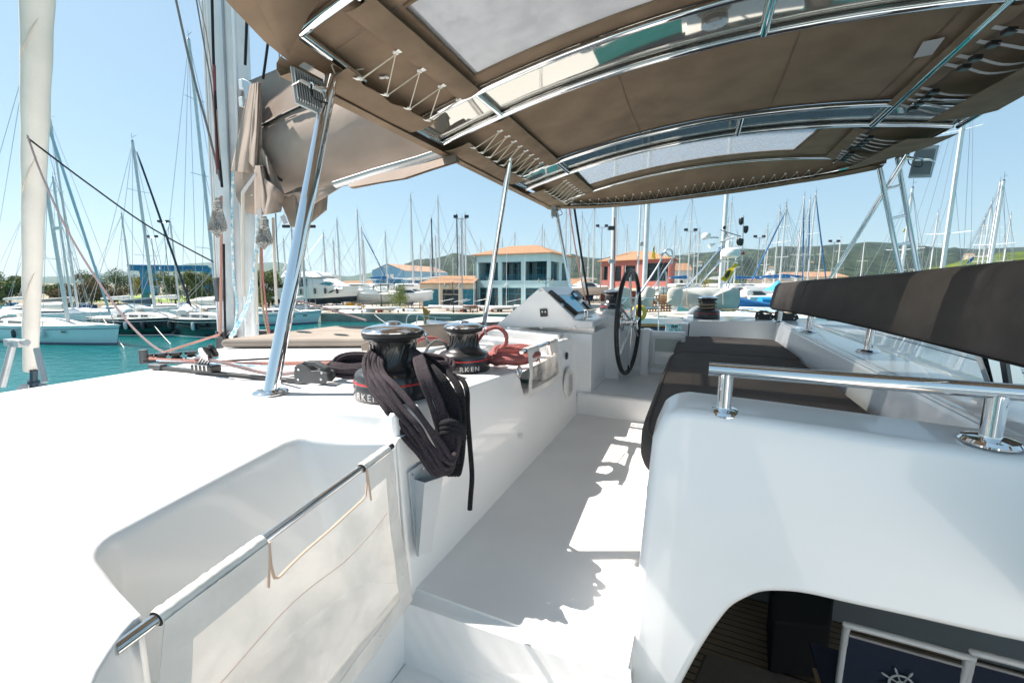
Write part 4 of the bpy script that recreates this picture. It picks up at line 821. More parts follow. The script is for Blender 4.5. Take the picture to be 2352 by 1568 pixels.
# ================================================================ MAST, SAIL BAG, FURLED SAIL
K, YM = 1.22, 2.8                                       # rig scaled about the camera to clear the bimini, 2.8 m from the eye
mst = empty('mast', (-4.42, YM, -.9), 'thick pale aluminium mast of this boat hung with halyards', 'mast')
mb0, mb1 = Vector((-4.43, YM, -.80)), Vector((-3.05, YM+.02, 17.)); mb0 = mb0-(mb1-mb0)*.08
MB().tube([mb0.lerp(mb1, k/10) for k in range(11)], (.213, .158), 36, flat=(1, 0, 0)).build('tube', MASTW, mst)
mdir = (mb1-mb0).normalized()
for dx, dy, r_, m_ in ((-.09, -.125, .006, ALU), (-.06, -.135, .004, GREYALU), (-.035, -.14, .004, ALU), (.12, -.105, .008, GREYALU), (.165, -.06, .012, ALU), (-.14, -.09, .006, GREYALU)):
    MB().tube([mb0+Vector((dx*K, dy*K, .02)), mb1+Vector((dx*K, dy*K, 0))], r_*K, 8).build('track', m_, mst)
def Mz(x, y, dy=0): return py(x, y, YM-.195+dy)
for x, y, w_, h_ in ((578, 430, .09, .16), (557, 195, .05, .08), (557, 235, .05, .08), (566, 270, .05, .05)):
    c = Mz(x, y, .05); m_ = MB(); m_.box(c-Vector((w_/2, .02, h_/2)), c+Vector((w_/2, .02, h_/2))); m_.build('fitting', ALU, mst, bevel=.006)
m_ = MB(); m_.prism([Mz(x, y, .03) for x, y in ((556, 180), (570, 186), (580, 200), (582, 220), (574, 232), (562, 228))], (0, .03, 0)); m_.build('headboard_car', mat('blue_grey_alloy', (.33, .42, .48), .35, .4), mst, bevel=.004)
MB().box(Mz(500, 665)-Vector((.03, .02, .12)), Mz(500, 665)+Vector((.03, .02, .12))).build('cleat', DGREY, mst, bevel=.006)
for x, y in ((505, 772), (522, 776), (535, 780)):
    c = Mz(x, y, -.02); MB().lathe(c-Vector((0, .03, 0)), [(0, 0), (.06, 0), (.052, .015), (.03, .03), (.052, .045), (.06, .06), (0, .062)], 24, axis=(.4, 1, .1)).build('foot_block', RUBBER, mst)
c = Mz(615, 768, .1); MB().box(c-Vector((.07, .04, .07)), c+Vector((.09, .04, .05)), rz=.3).build('foot_block', RUBBER, mst, bevel=.02)
hal = [([(404, 0), (440, 160), (478, 300), (506, 415)], .010, RGREY, 'grey wire stay slanting down to the mast from the left'), ([(451, 0), (470, 110), (487, 210), (497, 330)], .006, RGREY, 'thin grey stay just left of the mast'),
       ([(456, 0), (476, 90), (497, 250), (507, 390)], .004, RCRM, 'thin cream line beside the mast'), ([(487, 0), (491, 150), (499, 300), (510, 430)], .011, RBLK, 'black halyard down the left side of the mast'),
       ([(492, 150), (495, 260), (500, 400)], .012, mat('maroon_rope', (.16, .04, .05), .8, bump=.6, bscale=200), 'maroon halyard against the left side of the mast'), ([(568, 0), (566, 70), (563, 150)], .011, RBLK, 'black halyard right of the mast top'),
       ([(622, 42), (614, 110), (604, 182)], .010, RBLK, 'black line rising from the sail bag'), ([(508, 450), (508, 600), (506, 765)], .012, RPINK, 'faded red halyard down the mast side'),
       ([(514, 560), (516, 700), (518, 775)], .010, RBLK, 'black halyard down the mast foot'), ([(536, 395), (533, 500), (537, 640), (545, 700), (538, 770)], .011, RWB, 'white and blue halyard down the mast face'),
       ([(595, 400), (590, 560), (572, 690), (530, 775)], .017, RWB, 'thick white and blue halyard slanting to the mast foot'), ([(598, 500), (599, 640), (606, 720), (617, 770)], .008, RCRM, 'cream line hanging right of the mast'),
       ([(601, 560), (606, 660), (620, 775)], .007, RRED, 'bright red line hanging right of the mast'), ([(590, 580), (588, 640), (592, 745)], .010, mat('webbing_cream', (.55, .50, .44), .8), 'cream strap hanging right of the mast foot'),
       ([(558, 440), (558, 600), (560, 680)], .014, mat('webbing_cream', (.5,)*3), 'cream strap hanging down the mast face'), ([(627, 500), (631, 610), (635, 700)], .012, mat('webbing_cream', (.5,)*3), 'pale strap with a buckle hanging under the sail bag'),
       ([(633, 490), (636, 560), (641, 625)], .005, RGREY, 'short grey line hanging under the sail bag'), ([(664, 60), (650, 110), (643, 185)], .004, RGREY, 'thin grey lazy line above the sail bag'), ([(640, 55), (641, 110), (642, 165)], .004, RGREY, 'thin straight line above the sail bag')]
for P_, r_, m_, lb_ in hal: tag(MB().tube(smooth([py(x, y, YM-.27) for x, y in P_], 6), r_*1.03, 8).build('halyard', m_), lb_, 'rope', 'halyards and straps around the mast')
def hank(cx_, cy_, w_, h_, m_, label):
    b = MB()
    for k in range(7):
        dx = (k-3)*w_*.04
        b.tube(smooth([py(cx_+dx, cy_, K*2.02), py(cx_-w_*.16+dx*1.5, cy_+h_*.35, K*2.0+.01*k), py(cx_-w_*.22+dx*3.2, cy_+h_*.8, K*2.0), py(cx_+dx, cy_+h_-abs(k-3)*5, K*2.0+.008*k), py(cx_+w_*.22+dx*3.2, cy_+h_*.8, K*2.02), py(cx_+w_*.14+dx*1.5, cy_+h_*.35, K*2.02), py(cx_+dx, cy_, K*2.02)], 5), .0072, 7)
    for k in range(4): b.tube([py(cx_+w_*.25*math.cos(a), cy_+h_*.12+k*5+3*math.sin(a), 2.0+.035*math.sin(a)) for a in [2*math.pi*j/12 for j in range(12)]], .009, 6, closed=True)
    tag(b.build('rope_hank', m_), label, 'rope', 'hanks of rope hung at the mast')
hank(500, 455, 34, 90, ropemat('pale_grey_rope', (.36, .35, .33), (.17, .165, .16), 60), 'pale grey rope hank hung left of the mast'); hank(607, 498, 30, 74, MAT['pale_grey_rope'], 'grey rope hank hung under the front of the sail bag')
# sail bag on the boom
bagE = empty('sail_bag', (-3.78, YM, .67), 'bulging taupe sail bag zipped along the boom beside the mast', 'sail bag')
def bag_b(x): return .67+.30*min(1, max(0, (x+3.9)/1.6))**.8+.09*max(0, x+2.3)
def bag_t(x): return 1.86+.055*(x+3.84)
rows = []
xs_ = [-4.03+.12*k for k in range(46)]
for k, x in enumerate(xs_):
    b_, t_ = bag_b(x), bag_t(x); g_ = .6+.4*min(1, k/4); row = []
    for v, w_ in ((0, .06), (.04, .15), (.12, .205), (.24, .225), (.36, .215), (.46, .185), (.53, .135), (.62, .115), (.75, .085), (.9, .045), (.97, .02), (1, .02)):
        wr_ = .016*math.sin(9*x+11*v)*(1 if v < .5 else .2)*math.sin(math.pi*min(1, v*2))+.012*noise.noise(Vector((x*4.5+v*5, v*3, 0)))*(1 if v < .55 else .3)+.012*noise.noise(Vector((x*11+v*7, v*2, 5)))*(1 if .2 < v < .56 else .2)
        row.append(Vector((x, YM-K*w_*g_-wr_, b_+(t_-b_)*v)))
    row += [Vector((x, YM+K*w_*g_, b_+(t_-b_)*v)) for v, w_ in ((1, .02), (.75, .085), (.45, .185), (.2, .225), (0, .06))]
    rows.append(row)
m_ = MB(); m_.grid(rows, True, True); m_.add(rows[0], [tuple(range(17))]); m_.build('bag', BAG, bagE, auto=0)
def bagpt(x, v, off=.006):
    b_, t_ = bag_b(x), bag_t(x); T = ((0, .06), (.04, .15), (.12, .205), (.24, .225), (.36, .215), (.46, .185), (.53, .135), (.62, .115), (.75, .085), (.9, .045), (1, .02))
    for (a, wa), (c, wc) in zip(T, T[1:]):
        if a <= v <= c: w_ = wa+(wc-wa)*(v-a)/(c-a); break
    wr_ = .016*math.sin(9*x+11*v)*(1 if v < .5 else .2)*math.sin(math.pi*min(1, v*2))+.012*noise.noise(Vector((x*4.5+v*5, v*3, 0)))*(1 if v < .55 else .3)
    return Vector((x, YM-K*w_-wr_-off-.004, b_+(t_-b_)*v))
ZIP = mat('black_zip', (.03, .035, .04), .7, bump=.5, bscale=200)
MB().tube([bagpt(-3.66+.11*k, .545+.006*min(k, 6)) for k in range(36)], (.014, .010), 8).build('zip', ZIP, bagE)
MB().tube([bagpt(-3.665+.025*k*(1+.06*k), .545-.054*k) for k in range(10)], (.014, .009), 8).build('zip', ZIP, bagE)
MB().tube([py(x, y, K*2.02) for x, y in ((768, 425), (860, 396), (960, 368), (1045, 340), (1200, 290))], (.014, .028), 10).build('boom', GREYALU, bagE)
MB().tube([py(x, y, K*2.06) for x, y in ((770, 431), (860, 405), (960, 378), (1045, 352), (1200, 302))], (.012, .01), 8).build('boom_groove', RUBBER, bagE)
rows = [[py(x, y, 2.2-.05*math.sin(k*1.4)) for k, (x, y) in enumerate(r_)] for r_ in (((800, 424), (802, 430), (806, 432)), ((860, 402), (862, 420), (868, 419)), ((920, 388), (924, 410), (930, 409)), ((985, 372), (990, 388), (996, 386)), ((1045, 354), (1048, 370), (1052, 368)))]
MB().slab(rows, (0, .03, 0)).build('lower_edge', BAG, bagE)
def panel(name, pts_, d0, bul, m_, parent, nx=22, ny=14):   # a hanging cloth from four image corners, with folds
    (a, b, c, d) = pts_; rows = []
    for j in range(ny+1):
        v = j/ny; r_ = []
        for i in range(nx+1):
            u = i/nx; x = (a[0]*(1-u)+b[0]*u)*(1-v)+(d[0]*(1-u)+c[0]*u)*v; y = (a[1]*(1-u)+b[1]*u)*(1-v)+(d[1]*(1-u)+c[1]*u)*v
            r_.append(py(x, y, K*(d0-bul*math.sin(math.pi*u)-.011*math.sin(u*11+v*3)-.012*noise.noise(Vector((u*3, v*3, d0))))))
        rows.append(r_)
    return MB().slab(rows, (0, .012, 0)).build(name, m_, parent, auto=80)
BAGD = cloth('sail_bag_lining', (.24, .195, .155), 200, .08, 3)
panel('mast_collar', ((572, 196), (592, 188), (596, 400), (530, 392)), 2.12, .07, BAG, bagE)
panel('mast_collar', ((586, 192), (597, 188), (600, 400), (570, 372)), 2.04, .04, BAG, bagE)
panel('mast_collar', ((584, 380), (604, 380), (640, 478), (585, 492)), 2.02, .10, BAG, bagE)
panel('mast_collar', ((596, 330), (622, 380), (652, 446), (608, 470)), 2.06, .07, BAG, bagE)
panel('mast_collar', ((590, 395), (650, 446), (643, 486), (592, 496)), 2.0, .10, BAG, bagE)
panel('hanging_flap', ((640, 452), (690, 428), (704, 520), (668, 522)), 2.12, .05, BAGD, bagE); panel('hanging_flap', ((690, 430), (752, 432), (748, 482), (702, 520)), 2.16, -.03, BAGD, bagE)
panel('hanging_flap', ((640, 450), (790, 420), (800, 418), (700, 480)), 2.10, .06, BAG, bagE)
for P_ in (((643, 497), (652, 493), (660, 512), (652, 516)), ((553, 440), (586, 396), (589, 402), (558, 446)), ((592, 480), (600, 478), (600, 505), (590, 500))): m_ = MB(); m_.prism([py(x, y, K*1.93) for x, y in P_], (0, .006, 0)); m_.build('strap', STRAP, bagE)
for x, y in ((657, 520), (716, 520)): MB().box(py(x, y, K*2.0)-Vector((.03, .01, .012)), py(x, y, K*2.0)+Vector((.03, .01, .012)), rz=.4).build('buckle', RUBBER, bagE, bevel=.005)
# furled headsail
fs = empty('furled_sail', (-9.7, 2.8, -1.7), 'rolled cream headsail standing tall at the left edge', 'sail')
j0, j1 = py(70, 850, 2.8), py(86, 0, 2.8); jt = j0.lerp(j1, 3.6); N = 150; pts, rs = [], []
for k in range(N+1):
    t = k/N; p = j0.lerp(jt, t); pts.append(p+Vector((0, .003*math.sin(k*.9), 0))); rs.append((.083+.26*t*(1-.2*t))*(1+.014*math.sin(k*1.25)+.012*math.sin(k*.47)))
SAIL = cloth('furled_sail_cloth', (.68, .61, .55), 60, .05, 2, 1.)
MB().tube(pts, rs, 26).build('roll', SAIL, fs)
hx = []
for k in range(520):
    t = k/520; a = t*70; i = t*N; r0 = rs[int(i)]; p = j0.lerp(jt, t); hx.append(p+Vector((math.cos(a)*r0, math.sin(a)*r0, .1*math.sin(a))))
MB().tube(hx, .006, 5).build('leech_edge', mat('sail_edge', (.55, .46, .38), .8), fs)
MB().lathe(j0+Vector((0, 0, -.30)), [(0, 0), (.17, 0), (.17, .012), (.05, .02), (.05, .09), (.07, .10), (.07, .14), (.045, .16), (.045, .33), (0, .33)], 24, axis=(j1-j0)).build('furling_drum', mat('navy_metal', (.03, .05, .07), .3, .3), fs)
bw_ = empty('bow_frame', pz(40, 850, -1.4), 'pale tube frame at the foot of the rolled headsail', 'frame')
for a, b, r_ in (((30, 790), (4, 888), .040), ((84, 800), (103, 878), .034), ((26, 786), (62, 786), .04)): MB().tube([pd(*a, 5.6), pd(*b, 5.5)], r_, 14).build('tube', GREYALU, bw_)
c = pd(38, 790, 5.6); MB().box(c-Vector((.25, .05, .03)), c+Vector((.22, .05, .06))).build('head_plate', GREYALU, bw_)
# ================================================================ LOWER COCKPIT THINGS
def director_chair(x0, x1, y, label, zt_=-1.44):
    o = empty('folding_chair', ((x0+x1)/2, y, ZL), label, 'chair', 'navy folding chairs in the lower cockpit'); w_ = x1-x0
    R_ = lambda x, dy, z: Vector((x, y+dy, z))
    MB().tube(smooth([R_(x0, .02, zt_-.11), R_(x0, .01, zt_-.02), R_(x0+.025, 0, zt_), R_(x1-.025, 0, zt_), R_(x1, .01, zt_-.02), R_(x1, .02, zt_-.11)], 5), (.013), 14).build('back_rail', ALU, o)
    MB().slab([[R_(x0+w_*i/8, .012+.0*i, zt_-.055-.34*k/4) for k in range(5)] for i in range(9)], (0, .012, 0)).build('backrest', NAVY, o)
    MB().tube([R_(x0, .01, zt_-.052), R_(x1, .01, zt_-.052)], (.006, .010), 8).build('backrest_hem', STRAP, o)
    for xx in (x0, x1):
        MB().tube([R_(xx, .02, zt_-.08), R_(xx, .03, ZL+.01)], .013, 10).build('leg', ALU, o)
    MB().box(R_(x0, .08, ZL+.44), R_(x1, .48, ZL+.46)).build('seat', NAVY, o)
    c = R_((x0+x1)/2+.005, -.002, zt_-.20); M_ = mat('pale_print', (.42, .45, .46), .8)
    e = MB(); e.tube([c+Vector((.040*math.cos(a), 0, .040*math.sin(a))) for a in [2*math.pi*k/28 for k in range(28)]], (.0012, .005), 6, closed=True, flat=(0, 1, 0)); e.tube([c+Vector((.014*math.cos(a), 0, .014*math.sin(a))) for a in [2*math.pi*k/16 for k in range(16)]], (.0012, .004), 6, closed=True, flat=(0, 1, 0))
    for k in range(8):
        a = math.pi/8+2*math.pi*k/8; d = Vector((math.cos(a), 0, math.sin(a))); e.tube([c+d*.008, c+d*.045], .0028, 5); e.tube([c+d*.045, c+d*.055, c+d*.066, c+d*.074], [.0022, .0045, .0045, .002], 6)
    e.build('wheel_emblem', M_, o); return o
director_chair(.665, 1.045, 2.02, 'navy folding chair with a ship wheel emblem, nearer the arch'); director_chair(1.08, 1.47, 2.06, 'navy folding chair at the right edge, partly cut off')
m_ = MB(); m_.prism([pz(x, y, ZL+.38) for x, y in ((1770, 1330), (1920, 1345), (1908, 1440), (1775, 1425))], (0, 0, -.36)); tag(m_.build('storage_bin', mat('matt_black', (.008, .008, .009), .8), bevel=.02), 'black bin standing on the teak floor', 'bin')
m_ = MB(); m_.prism([pz(x, y, -2.1) for x, y in ((1560, 1640), (1618, 1497), (1700, 1518), (1810, 1548), (1900, 1580), (1880, 1700))], (0, 0, -.10)); tag(m_.build('lower_cushion', CUSH, bevel=.02), 'dark cushion in the corner of the lower cockpit', 'cushion')
o = empty('table', pz(1905, 1560, -1.95), 'small tan table edge with a black disc beside the chair', 'table'); c = pz(1905, 1560, -1.95)
MB().box(c-Vector((.06, .08, .02)), c+Vector((.05, .05, 0))).build('top', mat('tan_wood', (.30, .20, .13), .5), o, bevel=.006); MB().lathe(c+Vector((.0, -.01, .001)), [(0, 0), (.022, 0), (.02, .004), (0, .004)], 18).build('disc', RUBBER, o); MB().tube([c-Vector((0, 0, .02)), (c.x, c.y, ZL)], .03, 12).build('leg', ALU, o)
# ================================================================ THE HARBOUR
def g(x, D, z=QUAY): h = pd(x, YH, D); return Vector((h.x, h.y, z))     # point at photo column x, D metres away, height z
def hz(y, D): return (YH-y)/F*D                          # height seen at photo row y, D metres away
CONC = mat('pale_concrete', (.38, .34, .285), .85, var=.08, vscale=.6, bump=.2, bscale=4); WALLC = mat('quay_wall', (.24, .23, .21), .9, var=.25, vscale=.8, bump=.4, bscale=3)
n_ = None
def water():
    m = bpy.data.materials.new('harbour_water'); m.use_nodes = True; n = m.node_tree; b = n.nodes['Principled BSDF']
    b.inputs['Base Color'].default_value = (.0, .105, .11, 1); b.inputs['Specular IOR Level'].default_value = .32; b.inputs['Roughness'].default_value = .04; b.inputs['IOR'].default_value = 1.33
    tc = n.nodes.new('ShaderNodeTexCoord'); mp = n.nodes.new('ShaderNodeMapping'); mp.inputs['Scale'].default_value = (1, 1.6, 1)
    n.links.new(tc.outputs['Object'], mp.inputs[0]); h = None
    for sc_, st in ((.9, .09), (3.2, .035), (11, .010)):
        t = n.nodes.new('ShaderNodeTexNoise'); t.inputs['Scale'].default_value = sc_; t.inputs['Detail'].default_value = 2; n.links.new(mp.outputs[0], t.inputs['Vector'])
        bp = n.nodes.new('ShaderNodeBump'); bp.inputs['Strength'].default_value = 1; bp.inputs['Distance'].default_value = st*1.5
        n.links.new(t.outputs[0], bp.inputs['Height'])
        if h: n.links.new(h.outputs[0], bp.inputs['Normal'])
        h = bp
    n.links.new(h.outputs[0], b.inputs['Normal']); return m
m = MB(); m.add([(-900, -300, WATER), (900, -300, WATER), (900, 900, WATER), (-900, 900, WATER)], [(0, 1, 2, 3)])
struct(m.build('water', water()))
edge = [g(-900, 78), g(300, 76), g(560, 74), g(700, 62), g(732, 51.9), g(1164, 50.6), g(1500, 49.5), g(2352, 47), g(3600, 46)]
back = [g(3600, 5600), g(2352, 7000), g(1176, 7500), g(0, 7000), g(-900, 5600)]
GRD = mat('dry_ground', (.20, .18, .12), .95, var=.3, vscale=.05, bump=.3, bscale=2)
m = MB(); m.prism([p-Vector((0, 0, .9)) for p in edge[:5]]+[p-Vector((0, 0, .9)) for p in edge[5:]]+[g(2900, 52)-Vector((0, 0, .9)), g(1176, 56)-Vector((0, 0, .9)), g(740, 57)-Vector((0, 0, .9)), g(560, 78)-Vector((0, 0, .9)), g(-900, 82)-Vector((0, 0, .9))], (0, 0, .0))
m = MB()
m.add(edge+back, [tuple(range(len(edge)+len(back)))]); struct(m.build('ground', GRD, up=True))
yard = [g(732, 51.95), g(1164, 50.65), g(1500, 49.55), g(2352, 47.05), g(2352, 140), g(1400, 160), g(1028, 150), g(640, 140), g(640, 66)]
m = MB(); m.add([p+Vector((0, 0, .004)) for p in yard], [tuple(range(len(yard)))]); struct(m.build('boatyard_paving', CONC, up=True))
m = MB()
for a, b in zip(edge[3:7], edge[4:8]):
    d = (b-a).normalized(); nn = Vector((d.y, -d.x, 0)); m.obox(a+nn*.02-Vector((0, 0, 2)), b-a, nn*-.5, (0, 0, 1.98))
struct(m.build('quay_wall', WALLC))
m = MB()
for a, b in zip(edge[3:7], edge[4:8]):
    d = (b-a).normalized(); nn = Vector((d.y, -d.x, 0)); m.obox(a+nn*.05-Vector((0, 0, .18)), b-a, nn*-1.2, (0, 0, .21))
struct(m.build('quay_edge', CONC))
m = MB(); sh = [edge[0], edge[1], edge[2], edge[3]]
rows = [[p+Vector((0, 0, .0)), p+(p.normalized()*-2.2)-Vector((0, 0, 1.3))] for p in sh]; m.grid(rows); struct(m.build('shore_bank', GRD))
# ---- hills
def hillmat(name, c1_, c2_, sc): return mat(name, c1_, .95, spec=.1, var=.5, vscale=sc, var2=c2_, bump=.6, bscale=sc*3)
def ridge(name, pts, D0, D1, m_, amp, seed=1, nx=160, ny=22, zb=QUAY-1):
    rows = []
    for j in range(ny+1):
        v = j/ny; row = []
        for i in range(nx+1):
            x = pts[0][0]+(pts[-1][0]-pts[0][0])*i/nx
            for (xa, ya), (xb, yb) in zip(pts, pts[1:]):
                if xa <= x <= xb: s_ = (x-xa)/(xb-xa); s_ = s_*s_*(3-2*s_); y = ya+(yb-ya)*s_; break
            D = D0+(D1-D0)*v; zt_ = hz(y, D1); k = v**.75 if v < 1 else 1
            nz = noise.fractal(Vector((x*.02+seed, v*3.2, seed)), .9, 2.1, 5)*amp*math.sin(math.pi*min(1, v*.98+.01))
            row.append(g(x, D, zb+(zt_-zb)*k+nz))
        rows.append(row)
    rows.append([p+Vector((0, 0, -abs(p.z)*.5-30))*1+p.normalized()*300 for p in rows[-1]])
    return struct(MB().grid(rows).build(name, m_, auto=0))
ridge('far_hills', [(-300, 640), (100, 636), (380, 622), (440, 606), (500, 603), (560, 607), (640, 603), (680, 612), (710, 622), (760, 632), (800, 636), (840, 629), (880, 619), (920, 611), (970, 606), (1100, 612), (1300, 600), (1700, 640)], 3200, 5200, hillmat('far_hill_green', (.07, .10, .06), (.05, .08, .06), .004), 30, 3)
ridge('wooded_hills', [(820, 650), (880, 640), (910, 622), (935, 606), (958, 597), (991, 596), (1024, 590), (1046, 585), (1079, 588), (1100, 594), (1200, 600), (1309, 589), (1379, 595), (1470, 594), (1552, 588), (1593, 583), (1703, 574), (1744, 576), (1785, 568), (1843, 569), (1917, 564), (1994, 559), (2045, 561), (2107, 568), (2162, 572), (2235, 574), (2345, 570), (2600, 566), (2900, 575)], 900, 2600, hillmat('wooded_hill_green', (.040, .056, .030), (.008, .018, .013), .028), 26, 8, nx=240, ny=30)
ridge('tree_line_rise', [(1100, 660), (1400, 660), (1900, 658), (2050, 645), (2150, 612), (2230, 594), (2290, 582), (2360, 578), (2450, 570), (2700, 560)], 380, 620, hillmat('near_hill_green', (.10, .13, .02), (.035, .06, .014), .05), 6, 5, nx=120, ny=14)
m = MB(); rr = random.Random(4); rows = []
for j in range(9):
    rows.append([pd(1742+5*i+rr.uniform(-2, 2), 646-j*2.9*min(1, .35+.9*math.exp(-((i-5.6)/2.6)**2))+rr.uniform(-1, 1), 700+j*5+rr.uniform(-4, 4)) for i in range(12)])
struct(m.grid(rows, False).build('quarry_face', mat('quarry_stone', (.52, .44, .36), .9, var=.2, vscale=.1)))
# ---- houses on the hillside
TILE = mat('terracotta_tiles', (.36, .20, .11), .85, var=.18, vscale=3, bump=.3, bscale=10)
w = TILE.node_tree; b = w.nodes['Principled BSDF']; wt = w.nodes.new('ShaderNodeTexWave'); wt.bands_direction = 'X'; wt.inputs['Scale'].default_value = 1.1; wt.inputs['Distortion'].default_value = .6
tc = w.nodes.new('ShaderNodeTexCoord'); w.links.new(tc.outputs['Object'], wt.inputs[0]); bp = w.nodes.new('ShaderNodeBump'); bp.inputs['Strength'].default_value = .9; bp.inputs['Distance'].default_value = .12
w.links.new(wt.outputs['Fac'], bp.inputs['Height']); w.links.new(bp.outputs[0], b.inputs['Normal'])
CREAM = mat('cream_render', (.62, .52, .40), .8, var=.06, vscale=1); PALEW = mat('pale_render', (.66, .64, .60), .8, var=.05, vscale=1); DKWIN = mat('window_dark', (.02, .03, .035), .15)
def house(x, D, z, w_, h_, label, group, mw=CREAM, dep=8):
    o = empty('house', g(x, D, z), label, 'house', group); c = g(x, D, z); f_ = Vector((c.x, c.y, 0)).normalized(); r_ = Vector((f_.y, -f_.x, 0)); k = c-r_*w_/2
    m = MB(); m.obox(k-Vector((0, 0, 6)), r_*w_, f_*dep, (0, 0, h_+6)); m.build('wall', mw, o)
    t_ = Vector((0, 0, h_)); e_ = .4; q0, q1, q2, q3 = k+t_-r_*e_-f_*e_, k+t_+r_*(w_+e_)-f_*e_, k+t_+r_*(w_+e_)+f_*(dep+e_), k+t_-r_*e_+f_*(dep+e_); rd = Vector((0, 0, h_*.35)); p0, p1 = (q0+q3)/2+rd+r_*w_*.2, (q1+q2)/2+rd-r_*w_*.2
    m = MB(); m.add([q0, q1, q2, q3, p0, p1], [(0, 1, 5, 4), (1, 2, 5), (2, 3, 4, 5), (3, 0, 4), (0, 3, 2, 1)]); m.build('roof', TILE, o)
    for i in range(max(1, int(w_/5))): c_ = k+r_*(w_*(i+.5)/max(1, int(w_/5)))-f_*.03+Vector((0, 0, h_*.4)); m = MB(); m.obox(c_-r_*.6, r_*1.2, f_*.02, (0, 0, 1.3)); m.build('window', DKWIN, o)
rr = random.Random(12)
for i in range(26):
    x = rr.uniform(1570, 1880) if i < 20 else rr.uniform(2100, 2330); D = rr.uniform(950, 1500); y = rr.uniform(604, 640) if x < 2000 else rr.uniform(588, 606)
    house(x, D, hz(y, D), rr.uniform(9, 20), rr.uniform(5, 8), 'tiny cream house with a tiled roof on the far wooded hillside', 'houses scattered over the far hillside', CREAM if i % 3 else PALEW)
house(1790, 175, QUAY, 24, 5.2, 'long terracotta roofed building behind the masts, left one of two', 'long tiled buildings behind the harbour', CREAM, 22); house(1850, 165, QUAY, 26, 6.2, 'long terracotta roofed building right by the seat back end', 'long tiled buildings behind the harbour', CREAM, 22)
house(1565, 190, QUAY, 8, 9.5, 'pale flat block right of the pink building', 'town houses', PALEW, 8); house(1328, 92, QUAY, 5.5, 3.6, 'low peach building between the blue and pink buildings', 'town houses', mat('peach_render', (.60, .36, .24), .8, var=.06), 8)
house(835, 150, QUAY, 20, 3.4, 'low tiled shed far behind the motor yacht', 'town houses', CREAM, 10)
# ---- harbour buildings
BLU = mat('sky_blue_render', (.46, .64, .67), .8, var=.05, vscale=.7); TEAL = mat('teal_joinery', (.015, .20, .30), .45); PINK = mat('pink_render', (.36, .12, .10), .8, var=.08, vscale=.7); PINKI = mat('pink_reveal', (.36, .11, .07), .8)
WBL_ = mat('blue_sheet_metal', (.17, .36, .52), .5, var=.06, vscale=.5); SHUT = mat('teal_roller_shutter', (.012, .19, .27), .5, bump=.0)
def block(o, A, B, dep, z0, z1, bays, m_, m_in, glaze, name='wall', rec=1.6, frame=TEAL, muntins=3):
    """a storey: wall A->B between z0 and z1 with openings (u0, u1, za, zb); behind each a recessed glazed screen"""
    r_ = (B-A); L = r_.length; r_.normalize(); f_ = Vector((-r_.y, r_.x, 0)); f_ = f_ if f_.dot(A) > 0 else -f_
    P = lambda u, d, z: Vector((A.x, A.y, 0))+r_*(u*L)+f_*d+Vector((0, 0, z))
    def bx(m, u0, u1, d0, d1, za, zb): m.obox(P(u0, d0, za), r_*((u1-u0)*L), f_*(d1-d0), (0, 0, zb-za))
    m = MB(); e = 0
    for (u0, u1, za, zb) in bays:
        bx(m, e, u0, 0, .35, z0, z1); bx(m, u0, u1, 0, .35, z0, za) if za > z0 else None; bx(m, u0, u1, 0, .35, zb, z1) if zb < z1 else None; e = u1
    bx(m, e, 1, 0, .35, z0, z1); m.build(name, m_, o)
    for (u0, u1, za, zb) in bays:
        gl = MB(); bx(gl, u0-.01, u1+.01, rec, rec+.05, za, zb); pane = gl.build('glazing', glaze, o)
        m = MB(); nn = muntins
        for i in range(nn+1): uu = u0+(u1-u0)*i/nn; bx(m, uu-.004, uu+.004, rec-.08, rec-.01, za, zb)
        for zz in (za+.06, za+(zb-za)*.68, zb-.08): bx(m, u0, u1, rec-.08, rec-.01, zz-.05, zz+.05)
        f2 = m.build('window_frame', frame, o)
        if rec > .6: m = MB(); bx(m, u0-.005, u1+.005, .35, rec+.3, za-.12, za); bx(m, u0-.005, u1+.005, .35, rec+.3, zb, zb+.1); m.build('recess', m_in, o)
    return P, r_, f_, L
def roofhip(o, A, B, C, z, over, rise, m_, ridge_=.5):
    D_ = A+(C-B); q = [A, B, C, D_]; c = (A+C)/2; q = [Vector((p.x, p.y, z))+(p-c).normalized()*over for p in q]
    a, b = (q[0]+q[3])/2, (q[1]+q[2])/2; r0, r1_ = a.lerp(b, .5-ridge_/2)+Vector((0, 0, rise)), a.lerp(b, .5+ridge_/2)+Vector((0, 0, rise))
    m = MB(); m.add(q+[r0, r1_], [(0, 1, 5, 4), (1, 2, 5), (2, 3, 4, 5), (3, 0, 4), (0, 3, 2, 1)]); m.build('roof', m_, o)
    m = MB(); [m.obox(q[i], q[(i+1) % 4]-q[i], (0, 0, -.16), (q[(i+1) % 4]-q[i]).cross(Vector((0, 0, 1))).normalized()*.05) for i in range(4)]; m.build('eaves', mat('eaves_tile', (.42, .22, .12), .9), o)
BA, BB = g(1092, 70), g(1261, 64.2); BC = g(1308, 74)
o = empty('blue_building', BA, 'two storey pale blue building with an open upper gallery and tiled roof', 'building')
zm = hz(650.5, 66)
bU = [(.045, .325, .0+.42, 3.35), (.377, .64, .42, 3.35), (.695, .97, .42, 3.35)]
GL2 = mat('harbour_glass', (.03, .07, .08), .08, spec=.8)
block(o, BA, BB, 10, QUAY, .05, [(.06, .325, QUAY+.05, -.75), (.38, .64, QUAY+.05, -.75), (.70, .97, QUAY+.05, -.75)], BLU, BLU, GL2, rec=.25)
P, r_, f_, L = block(o, BA, BB, 10, .055, 4.6, bU, BLU, mat('blue_render_painted_shade', (.22, .34, .38), .8), GL2, rec=3.0, muntins=4)  # gallery recess gets a darker blue, its shade put into the render colour
